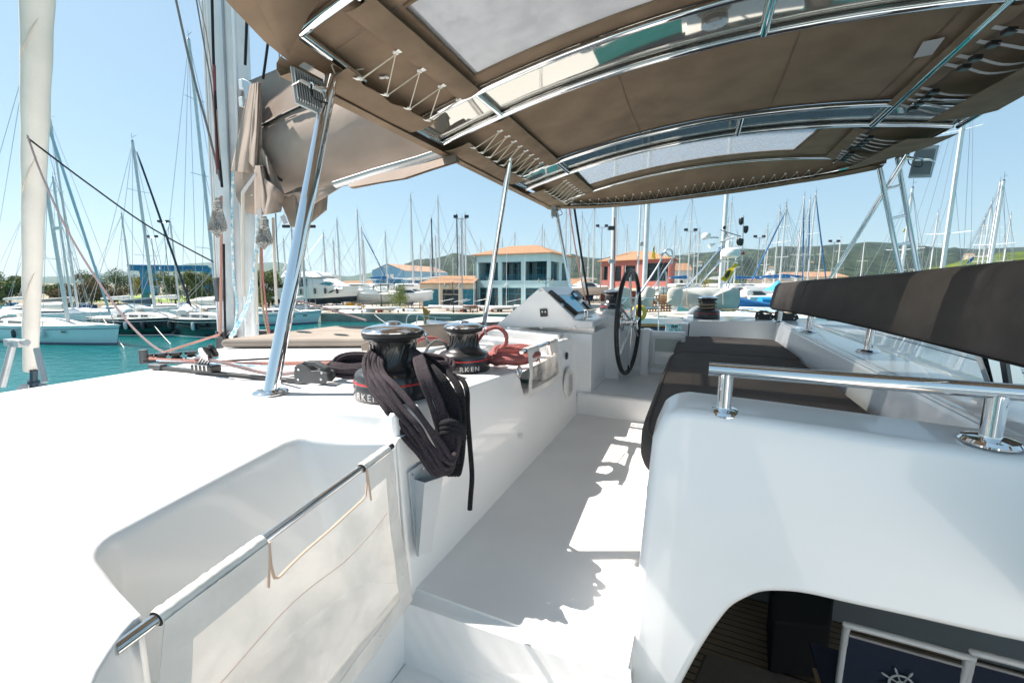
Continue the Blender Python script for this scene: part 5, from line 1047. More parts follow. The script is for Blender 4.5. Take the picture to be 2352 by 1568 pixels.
block(o, BB, BC, 10, QUAY, .05, [], BLU, BLU, GL2); block(o, BB, BC, 10, .055, 4.6, [(.08, .45, .42, 3.35), (.58, .92, .42, 3.35)], BLU, BLU, GL2, rec=2.5, muntins=2)
m = MB(); BD = BA+(BC-BB); m.obox(BA+(BD-BA)*.98+Vector((0, 0, 0)), BC-BD, (BD-BA)*.02, (0, 0, 4.6-QUAY)); m.obox(BA+Vector((0, 0, 0)), (BD-BA), (BB-BA)*.02, (0, 0, 4.6-QUAY)); m.build('rear_wall', BLU, o)
m = MB()
for u0, u1, za, zb in bU:
    for k in range(4): m.tube([P(u0, .2, za+.15+.25*k), P(u1, .2, za+.15+.25*k)], .03, 6)
m.build('gallery_railing', TEAL, o)
roofhip(o, BA, BB, BC, 4.62, .7, 1.7, TILE, .35)
m = MB(); m.obox(P(.42, -.3, -.45), r_*.5, f_*.3, (0, 0, .25)); m.build('wall_lamp', WPLAST, o)
# pink building
PA, PB = g(1378, 87), g(1540, 76); PC = g(1549, 84)
o = empty('pink_building', PA, 'salmon pink building with tiled roof and big dark windows behind the wheel', 'building')
DG = mat('pink_house_glass', (.02, .035, .045), .1, spec=.7)
block(o, PA, PB, 9, .0, 4.5, [(.03, .12, .6, 3.4), (.18, .325, .35, 3.4), (.36, .53, .35, 3.4), (.66, .96, .35, 3.75)], PINK, PINKI, DG, rec=.9, frame=mat('dark_joinery', (.03, .07, .10), .4), muntins=1)
P, r_, f_, L = block(o, PA, PB, 9, QUAY, -.005, [(.2, .4, QUAY+.1, -1.2), (.55, .9, QUAY+.1, -1.2)], PINK, PINKI, DG, rec=.5)
block(o, PB, PC, 9, QUAY, 4.5, [], PINK, PINKI, DG)
roofhip(o, PA, PB, PC, 4.52, .6, 1.9, TILE, .2)
m = MB(); m.obox(P(.0, -4.2, -1.15), r_*L*1.3, f_*4.2, (0, 0, .12)); m.obox(P(.0, -4.3, -1.4), r_*L*1.3, f_*.15, (0, 0, .3)); m.build('awning', mat('cream_awning', (.62, .54, .42), .8), o)
# garages
GA, GB = g(964, 67.5), g(1090, 66.5)
o = empty('garage_row', GA, 'low cream garage row with teal roller shutters and tiled roof', 'building')
P, r_, f_, L = block(o, GA, GB, 8, QUAY, -.02, [(.05, .335, QUAY+.02, -.95), (.41, .71, QUAY+.02, -.9), (.78, .995, QUAY+.02, -.9)], CREAM, CREAM, DKWIN, rec=.3, muntins=1, frame=CREAM)  # middle bay is open; a dark pane stands in for the shade inside
for u0, u1 in ((.05, .335), (.78, .995)):
    m = MB()
    for k in range(16): z_ = QUAY+.02+k*.172; m.obox(P(u0, .14, z_), r_*(u1-u0)*L, f_*.05, (0, 0, .15))
    m.build('roller_shutter', SHUT, o)
m = MB(); m.obox(P(0, .35, QUAY), r_*.3, f_*7, (0, 0, -QUAY-.02)); m.build('side_wall', CREAM, o)
a, b = P(-.012, -.5, .0), P(1, -.5, .0); c, d = P(.22, 5.5, 1.25), P(1, 5.5, 1.25); e_ = P(-.012, 8, .0)
m = MB(); m.add([a, b, d, c, e_], [(0, 1, 2, 3), (0, 3, 4)]); m.add([a-Vector((0, 0, .12)), b-Vector((0, 0, .12)), b, a], [(0, 1, 2, 3)]); m.build('roof', TILE, o)
# warehouse
WA_, WB = g(856, 105), g(930, 103); WCc = g(1029, 124)
o = empty('warehouse', WA_, 'light blue metal warehouse with a gabled tile coloured roof', 'building')
z1 = 3.05; pk = (WA_+WB)/2; 
m = MB(); m.add([WA_, WB, Vector((WB.x, WB.y, z1)), Vector((pk.x, pk.y, 4.65)), Vector((WA_.x, WA_.y, z1))], [(0, 1, 2, 3, 4)]); m.build('gable_wall', WBL_, o)
m = MB(); m.add([WB, WCc, Vector((WCc.x, WCc.y, z1)), Vector((WB.x, WB.y, z1))], [(0, 1, 2, 3)]); m.build('side_wall', mat('blue_sheet_light', (.27, .47, .60), .5), o)
dd = WCc-WB; T = lambda p, z: Vector((p.x, p.y, z))
m = MB(); m.add([T(pk, 4.75)-dd*.01, T(WB, 3.02)-dd*.01+Vector((.3, .0, 0)), T(WCc, 3.02), T(pk+dd, 4.75), T(WA_, 3.1)-dd*.01, T(WA_+dd, 3.1)], [(0, 1, 2, 3), (0, 3, 5, 4)]); m.build('roof', mat('clay_sheet_roof', (.46, .27, .18), .7, var=.1), o)
DBL = mat('deep_blue_door', (.02, .14, .26), .5)
r_ = (WB-WA_).normalized(); L = (WB-WA_).length; f_ = Vector((r_.y, -r_.x, 0)); f_ = f_ if f_.dot(WA_) < 0 else -f_
m = MB(); m.obox(WA_+r_*L*.12+f_*.06, r_*L*.76, f_*.05, (0, 0, 4.6)); m.build('sliding_door', DBL, o)
r2 = (WCc-WB).normalized(); L2 = (WCc-WB).length; f2 = Vector((r2.y, -r2.x, 0)); f2 = f2 if f2.dot(WB) < 0 else -f2
for u in (.06, .36): m = MB(); m.obox(WB+r2*L2*u+f2*.06, r2*L2*.25, f2*.05, (0, 0, 4.4)); m.build('sliding_door', DBL, o)
for u0 in (.42, .56): m = MB(); m.obox(T(WA_, 1.3)+r_*L*u0+f_*.06, r_*L*.11, f_*.04, (0, 0, .9)); m.build('sign_board', WPLAST, o)
# ---- trees
def leafmat(name, c, c2): 
    m = mat(name, c, .8, spec=.2, var=.5, vscale=.8, var2=c2); return m
BARK = mat('bark', (.12, .09, .065), .9, bump=.6, bscale=8)
def tree(base, h, r_, m_, label, cat='tree', group=None, name='tree', n=1500, leaf=.16, trunk=.12, squash=1., seed=0, droop=0, bare=0, crown0=.2):
    rr = random.Random(seed); o = empty(name, base, label, cat, group); base = Vector(base); m = MB()
    lobes = [(Vector((rr.uniform(-.6, .6)*r_, rr.uniform(-.6, .6)*r_, h*(crown0+(1-crown0)*rr.uniform(.0, .88)))), r_*rr.uniform(.28, .55)) for _ in range(14)]
    m.tube([base, base+Vector((.05*h, 0, h*.35)), base+Vector((0, .03*h, h*.7))], [trunk*h*.25, trunk*h*.16, trunk*h*.05], 8)
    for c, lr in lobes: m.tube([base+Vector((.03*h, 0, h*.30)), base+c*.6+Vector((0, 0, h*.12)), base+c], [trunk*h*.07, trunk*h*.045, trunk*h*.015], 5)
    m.build('trunk', BARK, o); m = MB(); vs, fs = [], []
    for i in range(n):
        c, lr = rr.choice(lobes); d = Vector((rr.gauss(0, 1), rr.gauss(0, 1), rr.gauss(0, 1))).normalized()*lr*(rr.random()**.4); p = base+c+Vector((d.x, d.y, d.z*.75*squash))
        if droop: p.z -= rr.random()**2*droop*h
        if p.z < base.z+.05: p.z = base.z+rr.uniform(.05, .3*h)
        a = Vector((rr.gauss(0, 1), rr.gauss(0, 1), rr.gauss(0, 1))).normalized()*leaf*rr.uniform(.6, 1.3); b = a.cross(Vector((rr.gauss(0, 1), rr.gauss(0, 1), rr.gauss(0, 1)))).normalized()*leaf*.7
        if droop: a = Vector((rr.gauss(0, .1), rr.gauss(0, .1), -1))*leaf*2.2; b = Vector((rr.uniform(-1, 1), rr.uniform(-1, 1), 0)).normalized()*leaf*.22
        k = len(vs); vs += [p-a*.5, p+b*.5, p+a*.5, p-b*.5]; fs.append((k, k+1, k+2, k+3))
    m.add(vs, fs); m.build('crown', m_, o); return o
LG = leafmat('olive_leaves', (.22, .24, .08), (.10, .12, .04)); LD = leafmat('dark_leaves', (.11, .15, .05), (.05, .075, .025)); LB = leafmat('brown_leaves', (.28, .19, .09), (.13, .10, .05)); LY = leafmat('yellow_leaves', (.36, .27, .03), (.16, .15, .03)); LW = leafmat('willow_leaves', (.26, .30, .08), (.14, .18, .05))
tl_ = [(15, 66, 5.6, 2.6, LG, 'olive green tree at the far left edge'), (48, 68, 5.0, 2.2, LG, 'second olive tree from the left edge'), (-40, 66, 5.6, 3, LG, 'olive tree cut off by the left edge'), (118, 80, 3.6, 2.4, LG, 'low green bush tree behind the cream boom'), (150, 82, 3.6, 2.4, LD, 'dark low tree behind the white yacht mast'), (205, 70, 5.2, 2.4, LB, 'brownish bare looking tree left of the furled forestay'), (238, 74, 4.2, 2.2, LB, 'brown thicket tree behind the white yacht bow'), (225, 110, 7.2, 4.4, LD, 'dark round pine beyond the brown thicket'), (262, 112, 7.4, 5, LD, 'second dark round pine beyond the thicket'), (300, 115, 6.4, 4.5, LD, 'third dark pine just left of the blue lift leg'),
       (322, 96, 5.4, 2.6, LY, 'yellow flowering bush left of the blue lift leg'), (345, 97, 5.6, 2.4, LY, 'yellow flowering bush touching the blue lift leg'), (352, 116, 8.2, 3.4, LD, 'dark tree behind the yellow bushes'), (398, 74, 5.6, 2.2, LG, 'leafy green tree right of the blue lift leg'), (425, 72, 6.2, 2.6, LG, 'tallest leafy tree behind the black hulled yacht'), (452, 73, 5.8, 2.3, LG, 'leafy tree under the blue lift beam'), (478, 76, 5.6, 2.4, LG, 'leafy tree left of the mast foot ropes'), (612, 60, 5.6, 2.0, LG, 'green tree right of the big mast'), (632, 63, 5.2, 1.9, LD, 'darker green tree just left of the bright post'), (595, 62, 5.6, 2.0, LD, 'dark green tree directly behind the hanging lines'), (265, 76, 2.8, 2.2, LB, 'low brown bush on the left shore'), (130, 76, 2.6, 2.2, LB, 'low brown bush behind the white yacht cabin'), (180, 72, 4, 2.2, LB, 'brown tree right behind the white yacht mast')]
for i, (x, D, h, r_, m_, lb_) in enumerate(tl_): tree(g(x, D), h, r_, m_, lb_, 'tree', 'trees along the left shore', n=2200, leaf=.30, seed=i+3)
tree(g(915, 57), 4.3, 1.7, LW, 'pale green weeping willow in front of the blue warehouse', n=2300, leaf=.17, seed=41, droop=.38, crown0=.4, name='willow_tree')
tree(g(878, 55), 1.3, 1.1, LD, 'rounded dark green bush on the quay by the lamp', 'bush', n=900, leaf=.09, seed=5, name='bush', crown0=.1); tree(g(1010, 74), 6, 2.4, LB, 'bare reddish tree behind the willow', n=300, leaf=.12, seed=77)
for i, (x, D, h, r_, m_, lb_) in enumerate(((1700, 40, 1.9, 1.6, LG, 'yellow green scrub beyond the blue sail cover'), (1722, 42, 1.8, 1.5, LD, 'dark scrub in the middle beyond the blue sail cover'), (1750, 42, 2.4, 1.9, LG, 'green scrub below the bright blue tarpaulin'), (1630, 60, 4.4, 2.4, LY, 'yellowish tree behind the tall white mast'), (1672, 62, 4.2, 2.2, LG, 'green tree behind the big radar dome'), (1560, 66, 3.6, 2, LD, 'dark tree right of the pink building'), (1545, 64, 3.0, 1.2, LD, 'small dark palm like tree by the pink wall'), (1340, 100, 4.5, 3, LD, 'dark tree between the two main buildings'))): tree(g(x, D), h, r_, m_, lb_, 'tree', 'scrub and trees at the right', n=900, leaf=.13, seed=i+60)
m = MB(); rows = [[g(x, D, QUAY+.02+.55*math.sin(min(1, (D-84)/26)*1.5)*(1 if 260 < x < 420 else .3)) for x in range(120, 520, 20)] for D in (84, 90, 96, 102, 110)]; m.grid(rows); struct(m.build('grass_bank', mat('spring_grass', (.20, .30, .04), .9, var=.3, vscale=.5)))
# ================================================================ BOATS
HULLB = mat('white_hull_painted_shade', (.56, .70, .73), .25, coat=.5, var=.02); HULLK = mat('black_hull', (.010, .012, .016), .12, coat=.6); HULLN = mat('navy_hull', (.008, .03, .09), .15, coat=.5)  # blue-tinted hull: a white hull with its shade put into the colour
ANTI = mat('antifouling', (.03, .05, .07), .8, var=.2, vscale=1); BOOT = mat('boot_stripe', (.02, .06, .16), .3); DECKC = mat('deck_cream', (.66, .64, .60), .6, var=.06, vscale=2)
SCOV = mat('white_sail_cover', (.66, .64, .60), .85, bump=.5, bscale=6, var=.06); BCOV = mat('blue_sail_cover', (.015, .12, .30), .8, bump=.5, bscale=6, var=.15, vscale=3); DCOV = mat('dark_sail_cover', (.03, .07, .10), .85, bump=.4, bscale=6); GCOV = mat('grey_sail_cover', (.28, .26, .24), .85, bump=.4, bscale=6)
FEND = mat('fender_vinyl', (.55, .62, .66), .4); FENDK = mat('dark_fender', (.05, .055, .07), .6); WIRE = mat('rigging_wire', (.35, .37, .39), .35, .6); WIREK = mat('dark_rigging', (.02, .03, .05), .6); BWIN = mat('boat_window', (.015, .025, .03), .08, spec=.8); TINTW = mat('teal_tinted_glass', (.03, .22, .26), .08, spec=.8)
def hull_rows(L, B, fb, zk, rake=.5, ns=14, sheer=.22, stern=.62, low=-.25):
    rows = []
    for i in range(ns+1):
        t = i/ns; b = B/2*(stern+(1-stern)*math.sin(min(1, t/.45)*math.pi/2))*(1-max(0, (t-.45)/.55)**2.1) if t < 1 else .015
        zs = fb*(1+sheer*(t-.35)**2*1.6); xb = lambda k: (t-.5)*L+(k*rake*t**3) ; row = []
        for (u, v) in ((0, zk), (.55, zk*.55), (.86, low*.3), (.95, .12), (.985, fb*.5), (1, 1)):
            z = zs if v == 1 else v; k = z/fb
            row.append(Vector((xb(k), b*u, z)))
        rows.append(row)
    return rows
def put(m_rows, C_, hd): k, q = math.cos(hd), math.sin(hd); return [[Vector((C_[0]+p.x*k-p.y*q, C_[1]+p.x*q+p.y*k, C_[2]+p.z)) for p in r_] for r_ in m_rows]
def yacht(C_, hd, L, B, fb, label, group=None, hull=WHITE, mast=None, mh=15, mr=.09, mt=MASTW, mx=.1, boom=SCOV, land=False, cabin=True, forest=None, spread=2, stays=True, radar=False, hood=None, name='sailing_yacht', cat='sailing yacht', fenders=0, detail=True, wire=WIRE, sr=.018, stripe=BOOT, lean=0):
    """a moored yacht: hull, deck, coachroof, mast with spreaders, boom, wires"""
    C_ = Vector(C_); o = empty(name, C_, label, cat, group); k, q = math.cos(hd), math.sin(hd)
    W = lambda x, y, z: Vector((C_.x+x*k-y*q, C_.y+x*q+y*k, C_.z+z))
    R0 = hull_rows(L, B, fb, -.9 if land else -.35, ns=14 if detail else 8)
    R1 = [[Vector((p.x, -p.y, p.z)) for p in r_] for r_ in R0]
    m = MB()
    for RR in (R0, R1): m.grid(put(RR, C_, hd))
    st = put([R0[0]], C_, hd)[0]+put([R1[0]], C_, hd)[0][::-1]; m.add(st, [tuple(range(len(st)))]); m.build('hull', hull, o, auto=50)
    m = MB()
    for RR in (R0, R1): m.grid(put([[Vector((p.x, p.y*1.004+(.004 if RR is R0 else -.004), z)) for p, z in ((r_[3], .02), (r_[3], .13))] for r_ in RR], C_, hd))
    m.build('boot_stripe', stripe, o)
    dk = [[Vector((r_[5].x, r_[5].y*.985, r_[5].z-.03)), Vector((r_[5].x, 0, r_[5].z+.04)), Vector((r_[5].x, -r_[5].y*.985, r_[5].z-.03))] for r_ in R0]
    MB().grid(put(dk, C_, hd)).build('deck', DECKC, o)
    m = MB()
    for RR in (R0, R1): m.tube([p for p in put([[r_[5] for r_ in RR]], C_, hd)[0]], (.03, .05), 6)
    m.build('toe_rail', ALU if hull is not HULLK else WPLAST, o)
    if detail:
        m = MB()
        for RR in (R0, R1): m.grid(put([[Vector((r_[5].x, r_[5].y*1.0+(.012 if RR is R0 else -.012), r_[5].z-.22)), Vector((r_[5].x, r_[5].y*1.0+(.012 if RR is R0 else -.012), r_[5].z-.27))] for r_ in RR[1:]], C_, hd))
        m.build('sheer_stripe', stripe, o)
        for t_i in (9, 11): r_ = R1[t_i]; a_ = W(r_[5].x, r_[5].y-.02, r_[5].z-.50); d_ = W(r_[5].x+.45, r_[5].y+.03-.02, r_[5].z-.50)-a_; m = MB(); m.prism([a_, a_+d_, a_+d_+Vector((0, 0, .13)), a_+Vector((0, 0, .13))], (q*.02, -k*.02, 0)); m.build('portlight', BWIN, o)
    if cabin:
        rows = []; ch = .48
        for i in range(9):
            t = i/8; x = (-.22+.50*t)*L; w_ = B*.30*(1-.45*t); h_ = ch*math.sin(min(1, (1-t)/.35+.08)*math.pi/2)*(1 if i else .95)
            rows.append([Vector((x, w_*1.15, fb)), Vector((x, w_, fb+h_*.8)), Vector((x, w_*.8, fb+h_)), Vector((x, 0, fb+h_*1.1)), Vector((x, -w_*.8, fb+h_)), Vector((x, -w_, fb+h_*.8)), Vector((x, -w_*1.15, fb))])
        m = MB(); rr_ = put(rows, C_, hd); m.grid(rr_); m.add(rr_[0], [tuple(range(7))]); m.build('coachroof', DECKC if hull is not WHITE else WHITE, o, auto=40)
        for sgn in (1, -1):
            for t0, t1 in ((.10, .26), (.32, .48), (.54, .66)) if detail else ((.1, .6),):
                a, b = [Vector(((-.22+.5*t)*L, sgn*(B*.30*(1-.45*t)*1.09+.012), fb+.19)) for t in (t0, t1)]
                m = MB(); m.add([W(*(a-Vector((0, 0, .07)))), W(*(b-Vector((0, 0, .06)))), W(*(b+Vector((0, -sgn*.02, .10)))), W(*(a+Vector((0, -sgn*.02, .13))))], [(0, 1, 2, 3)]); m.build('window', BWIN, o)
    if hood:
        rows = []
        for i in range(6):
            t = i/5; x = (-.25+.13*t)*L; w_ = B*.30; h_ = (.5+.72*math.sin(math.pi*(.18+.55*(1-t)))) ; rows.append([Vector((x, w_*math.cos(a), fb+h_*max(0, math.sin(a))**.6)) for a in [math.pi*j/8 for j in range(9)]])
        m = MB(); m.grid(put(rows, C_, hd)); m.build('sprayhood', hood, o)
    M0 = W(mx*L, 0, fb+.3); M1 = W(mx*L-lean*mh, 0, mh)
    m = MB(); m.tube([M0, M1], [(mr*1.35, mr), (mr*1.1, mr*.8)], 10 if detail else 6, flat=(k, q, 0)); m.build('mast', mt, o)
    m = MB()
    for j in range(spread):
        h_ = fb+(mh-fb)*(j+1)/(spread+.75); w_ = B*.33*(1-.18*j); m.tube([W(mx*L-lean*h_, -w_, h_+.06), W(mx*L-lean*h_, 0, h_), W(mx*L-lean*h_, w_, h_+.06)], mr*.22, 5)
    if spread: m.build('spreaders', ALU, o)
    m = MB(); m.lathe(M1, [(0, 0), (mr*.9, 0), (mr*.5, .12), (.012, .15), (.012, .7), (0, .7)], 6); m.tube([M1+Vector((0, 0, .35)), M1+Vector((k*.5, q*.5, .5))], .012, 4); m.build('masthead_gear', WIREK, o)
    if boom:
        b0, b1 = W(mx*L-.25, 0, fb+1.35), W((mx-.33)*L-.2, 0, fb+1.45); m = MB()
        if boom != 'bare': m.tube([b0.lerp(b1, t)+Vector((0, 0, .17*(1-t)+.06)) for t in (0, .1, .3, .5, .7, .9, 1)], [(.30, .16), (.34, .19), (.28, .17), (.24, .16), (.2, .14), (.15, .11), (.06, .06)], 10, flat=(0, 0, 1)); m.build('sail_cover', boom, o)
        MB().tube([b0, b1], .06, 8).build('boom', ALU, o)
    if stays:
        m = MB(); T = W(mx*L-lean*mh, 0, mh-.15)
        m.tube([T, W(L*.5, 0, fb+.2)], sr*1.1, 4); m.tube([T, W(-L*.49, B*.25, fb+.2)], sr, 4); m.tube([T, W(-L*.49, -B*.25, fb+.2)], sr, 4)
        for sgn in (1, -1):
            m.tube([T, W(mx*L-.25, sgn*B*.33, fb+(mh-fb)/(spread+.75) if spread else mh*.6), W(mx*L-.3, sgn*B*.45, fb)], sr, 4); m.tube([W(mx*L, 0, fb+(mh-fb)*.55), W(mx*L+.3, sgn*B*.44, fb)], sr, 4)
        m.build('rigging', wire, o)
    if forest: MB().tube([W(mx*L+(.49*L-mx*L)*t, 0, mh-.6-(mh-.6-fb-.5)*t) for t in (.02, .1, .5, .96)], [.03, .07, .10, .08], 8).build('furled_headsail', forest, o)
    if radar: m = MB(); m.lathe(W(mx*L+.45, 0, mh*.42), [(0, 0), (.28, 0), (.3, .06), (.27, .2), (0, .24)], 14); m.tube([W(mx*L, 0, mh*.42), W(mx*L+.45, 0, mh*.42)], .04, 6); m.build('radar', WPLAST, o)
    if detail:
        m = MB()
        for sgn, RR in ((1, R0), (-1, R1)):
            pts = [W(r_[5].x, r_[5].y*.97, r_[5].z) for r_ in RR]
            for p in pts[1:-1:2]: m.tube([p, p+Vector((0, 0, .62))], .014, 4)
            for h_ in (.32, .61): m.tube([p+Vector((0, 0, h_)) for p in pts], .009, 4)
        m.tube([W(L*.40, B*.17, fb+.65), W(L*.5, B*.04, fb+.75), W(L*.5, -B*.04, fb+.75), W(L*.40, -B*.17, fb+.65)], .02, 6)
        m.build('guard_rail', STEEL, o)
    for j in range(fenders):
        t = .30+.62*j/max(1, fenders); r_ = R1[int(t*14)]; c = W(r_[5].x, r_[5].y-.15, r_[5].z-.95); MB().lathe(c, [(0, 0), (.08, .03), (.13, .12), (.13, .55), (.08, .66), (.02, .72), (0, .72)], 12).build('fender', FEND if j % 2 else FENDK, o)
    if land:
        m = MB(); m.add([W(-.1*L, -.12, -.7), W(.12*L, -.12, -.7), W(.06*L, -.1, -1.9), W(-.08*L, -.1, -1.9), W(-.1*L, .12, -.7), W(.12*L, .12, -.7), W(.06*L, .1, -1.9), W(-.08*L, .1, -1.9)], [(0, 1, 2, 3), (4, 5, 6, 7), (0, 1, 5, 4), (1, 2, 6, 5), (2, 3, 7, 6), (3, 0, 4, 7)]); m.build('keel', ANTI, o)
        m = MB(); [m.tube([W(x*L, y*B*.36, -.3), W(x*L, y*B*.5, -1.95)], .05, 5) for x in (-.25, 0.02, .25) for y in (1, -1)]; m.build('cradle', mat('blue_cradle', (.02, .12, .35), .6), o)
    return o
def wz(x, y): return pz(x, y, WATER)
def heading(a, b): return math.atan2(b.y-a.y, b.x-a.x)
# left berth: three yachts with their bows to the right
a, b = wz(-60, 770), wz(258, 790); hd = heading(a, b); L_ = (b-a).length*1.06
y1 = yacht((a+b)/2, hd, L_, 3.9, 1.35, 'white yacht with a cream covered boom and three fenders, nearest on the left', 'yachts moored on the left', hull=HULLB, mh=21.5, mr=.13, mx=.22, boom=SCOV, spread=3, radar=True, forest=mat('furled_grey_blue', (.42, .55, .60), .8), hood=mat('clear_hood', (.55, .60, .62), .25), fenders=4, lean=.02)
a, b = wz(240, 764), wz(446, 768); hd = heading(a, b)
yacht((a+b)/2, hd, (b-a).length*1.05, 3.8, 1.55, 'black hulled yacht with white cabin and dark sail cover in the left group', 'yachts moored on the left', hull=HULLK, mh=17.4, mr=.12, mx=.10, boom=DCOV, spread=2, forest=WIREK, hood=mat('clear_hood', (.5,)*3), fenders=3, stripe=WPLAST, lean=.015)
a, b = wz(415, 764), wz(560, 775); hd = heading(a, b)
yacht((a+b)/2, hd, (b-a).length*1.3, 3.8, 1.6, 'dark hulled yacht with cream sprayhood partly behind the big mast', 'yachts moored on the left', hull=HULLK, mh=25, mr=.14, mx=.12, boom=SCOV, spread=3, hood=SCOV, fenders=2, stripe=WPLAST, lean=.015)
a, b = wz(560, 746), wz(728, 741); hd = heading(a, b)
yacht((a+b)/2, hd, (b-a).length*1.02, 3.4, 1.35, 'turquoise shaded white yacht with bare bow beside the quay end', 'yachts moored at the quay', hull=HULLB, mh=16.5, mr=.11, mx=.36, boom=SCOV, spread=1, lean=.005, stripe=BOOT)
for (x, D, yt, hdx, lb_) in ((150, 52, 300, .4, 'white yacht whose mast shows just right of the rolled sail'), (137, 50, 420, .3, 'yacht with a dark covered boom close behind the rolled sail'), (283, 58, 497, .25, 'white yacht with a slim radar mast left of the blue lift'), (392, 62, 515, .2, 'yacht with a thin mast right of the black hull mast'), (497, 56, 600, .2, 'yacht tucked behind the foot of the big mast'), (664, 60, 525, .2, 'yacht with crossed spreader just left of the bright post'), (60, 56, 500, .2, 'white yacht hidden behind the rolled sail')):
    yacht(g(x, D, WATER), YAW+hdx, 10.5, 3.3, 1.2, lb_, 'yachts on the far left pontoon', mh=hz(yt, D)-WATER, mr=.10, mx=.08, boom=(GCOV if x == 137 else SCOV), spread=2, detail=False, radar=(x == 283), hull=WHITE)
rr = random.Random(9)
for i_, (x, lb_) in enumerate(((20, 'small open boat under the far left olive trees'), (190, 'small boat drawn up below the brown thicket'), (300, 'small boat below the yellow bushes'), (335, 'small boat at the foot of the blue lift leg'), (420, 'small boat under the leafy trees'), (462, 'small boat left of the mast foot behind the pontoon'))):
    c = g(x, 71, QUAY-.7); o = empty('small_boat', c, lb_, 'boat', 'small boats along the left shore'); w_ = rr.uniform(1.8, 2.8); r_s = Vector((math.cos(YAW), math.sin(YAW), 0)); f_s = Vector((-r_s.y, r_s.x, 0))
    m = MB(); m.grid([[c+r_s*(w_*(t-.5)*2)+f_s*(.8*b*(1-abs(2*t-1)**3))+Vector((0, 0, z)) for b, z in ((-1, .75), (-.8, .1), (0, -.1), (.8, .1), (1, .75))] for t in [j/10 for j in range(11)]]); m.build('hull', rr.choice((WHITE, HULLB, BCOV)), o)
    m = MB(); m.obox(c-r_s*.6-f_s*.4+Vector((0, 0, .6)), r_s*1.3, f_s*.8, (0, 0, .55)); m.build('cabin', rr.choice((WHITE, BCOV, CC if 'CC' in globals() else SCOV)), o, bevel=.1)
# mooring lines
for i, (a, b, sg) in enumerate((((238, 733), (285, 798), .05), ((306, 733), (346, 768), .05), ((352, 745), (392, 790), .05), ((860, 722), (900, 746), .2), ((838, 722), (812, 735), .15))):
    D = 38 if i < 3 else 51; A, B = pd(*a, D), wz(*b); tag(MB().tube(arc(A, B, (0, 0, -sg), 8), .028, 5).build('mooring_line', SCOV), ['mooring line dropping from the nearest white bow', 'mooring line from the black yacht stern to the water', 'mooring line from the black yacht bow', 'straight mooring line running from the quay into the water', 'slack mooring line beside the quay wall'][i], 'rope', 'mooring lines')
# far masts: (x at the top, y at the top, distance, flags)
far = [(650, 553, 75), (741, 539, 72), (763, 555, 80), (775, 509, 74), (819, 489, 76), (828, 527, 88), (852, 557, 92), (886, 537, 78), (943, 459, 72), (964, 565, 96), (988, 561, 98), (1005, 463, 84), (1009, 508, 90), (1019, 547, 92), (1049, 499, 78), (1067, 498, 86), (1082, 505, 82), (1071, 544, 96), (1119, 558, 105), (1155, 552, 110), (1182, 540, 100), (1244, 524, 102), (1249, 535, 108), (1300, 487, 84), (1310, 484, 96), (1352, 546, 100), (1354, 497, 92), (1366, 480, 88),
       (1435, 478, 108), (1443, 524, 100), (1495, 470, 98), (1517, 513, 104), (1530, 519, 110), (1553, 506, 92), (1567, 550, 100), (1590, 461, 70), (1606, 532, 84), (1597, 540, 95), (1681, 468, 76), (1671, 509, 88), (1714, 542, 72), (1763, 525, 74), (1768, 567, 96), (1806, 475, 62), (1812, 488, 66), (1829, 484, 60), (1855, 458, 60), (1868, 465, 64), (1875, 452, 62), (1841, 537, 90), (1936, 550, 92), (1900, 560, 98), (2162, 494, 74), (2262, 505, 78), (2278, 472, 66), (2308, 428, 58), (2330, 500, 80), (1990, 560, 110), (2120, 556, 104), (2075, 560, 95)]
zones = [(0, 860, 'behind the motor yacht'), (860, 960, 'behind the willow'), (960, 1100, 'behind the cream garages'), (1100, 1290, 'behind the blue building'), (1290, 1375, 'between the blue and pink buildings'), (1375, 1550, 'behind the pink building'), (1550, 1660, 'right of the pink building'), (1660, 1790, 'behind the big radar dome'), (1790, 1960, 'over the end of the seat back'), (1960, 2500, 'beyond the right end of the seat back')]
words = ['leftmost', 'second from left', 'third from left', 'fourth from left', 'fifth from left', 'sixth from left', 'seventh from left', 'eighth from left', 'ninth from left', 'tenth from left']
rr = random.Random(21)
for z0, z1_, ztxt in zones:
    fs_ = sorted([f_ for f_ in far if z0 <= f_[0] < z1_])
    for i, (x, y, D) in enumerate(fs_):
        xb = x-(x-CX)*(YH-y)/6735*1.0                    # masts stand plumb: shift down the converging verticals
        mh_ = hz(y, D)*1.0-QUAY-2.0
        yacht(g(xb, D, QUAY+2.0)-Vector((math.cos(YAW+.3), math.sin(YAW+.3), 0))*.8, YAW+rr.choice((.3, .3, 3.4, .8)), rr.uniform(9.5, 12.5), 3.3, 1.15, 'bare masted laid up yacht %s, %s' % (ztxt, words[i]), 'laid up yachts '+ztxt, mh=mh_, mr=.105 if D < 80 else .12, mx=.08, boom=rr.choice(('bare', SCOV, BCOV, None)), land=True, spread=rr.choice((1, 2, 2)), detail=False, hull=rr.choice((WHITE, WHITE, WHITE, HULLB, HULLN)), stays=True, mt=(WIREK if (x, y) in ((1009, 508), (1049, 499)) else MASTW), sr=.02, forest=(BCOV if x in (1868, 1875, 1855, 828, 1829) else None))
yacht(g(2178, 30, WATER)-Vector((.6, 0, 0)), YAW+.5, 12, 3.8, 1.3, 'yacht whose thick white mast rises just right of the ladder', 'near yachts beyond the seat back', mh=hz(150, 30)-WATER, mr=.145, mx=.05, boom='bare', detail=False, spread=2, sr=.012)
yacht(g(2284, 34, WATER)-Vector((.6, 0, 0)), YAW+.4, 11, 3.6, 1.3, 'yacht whose mast stands near the right edge above the seat back', 'near yachts beyond the seat back', mh=hz(425, 34)-WATER, mr=.12, mx=.05, boom='bare', detail=False, spread=1, sr=.014)
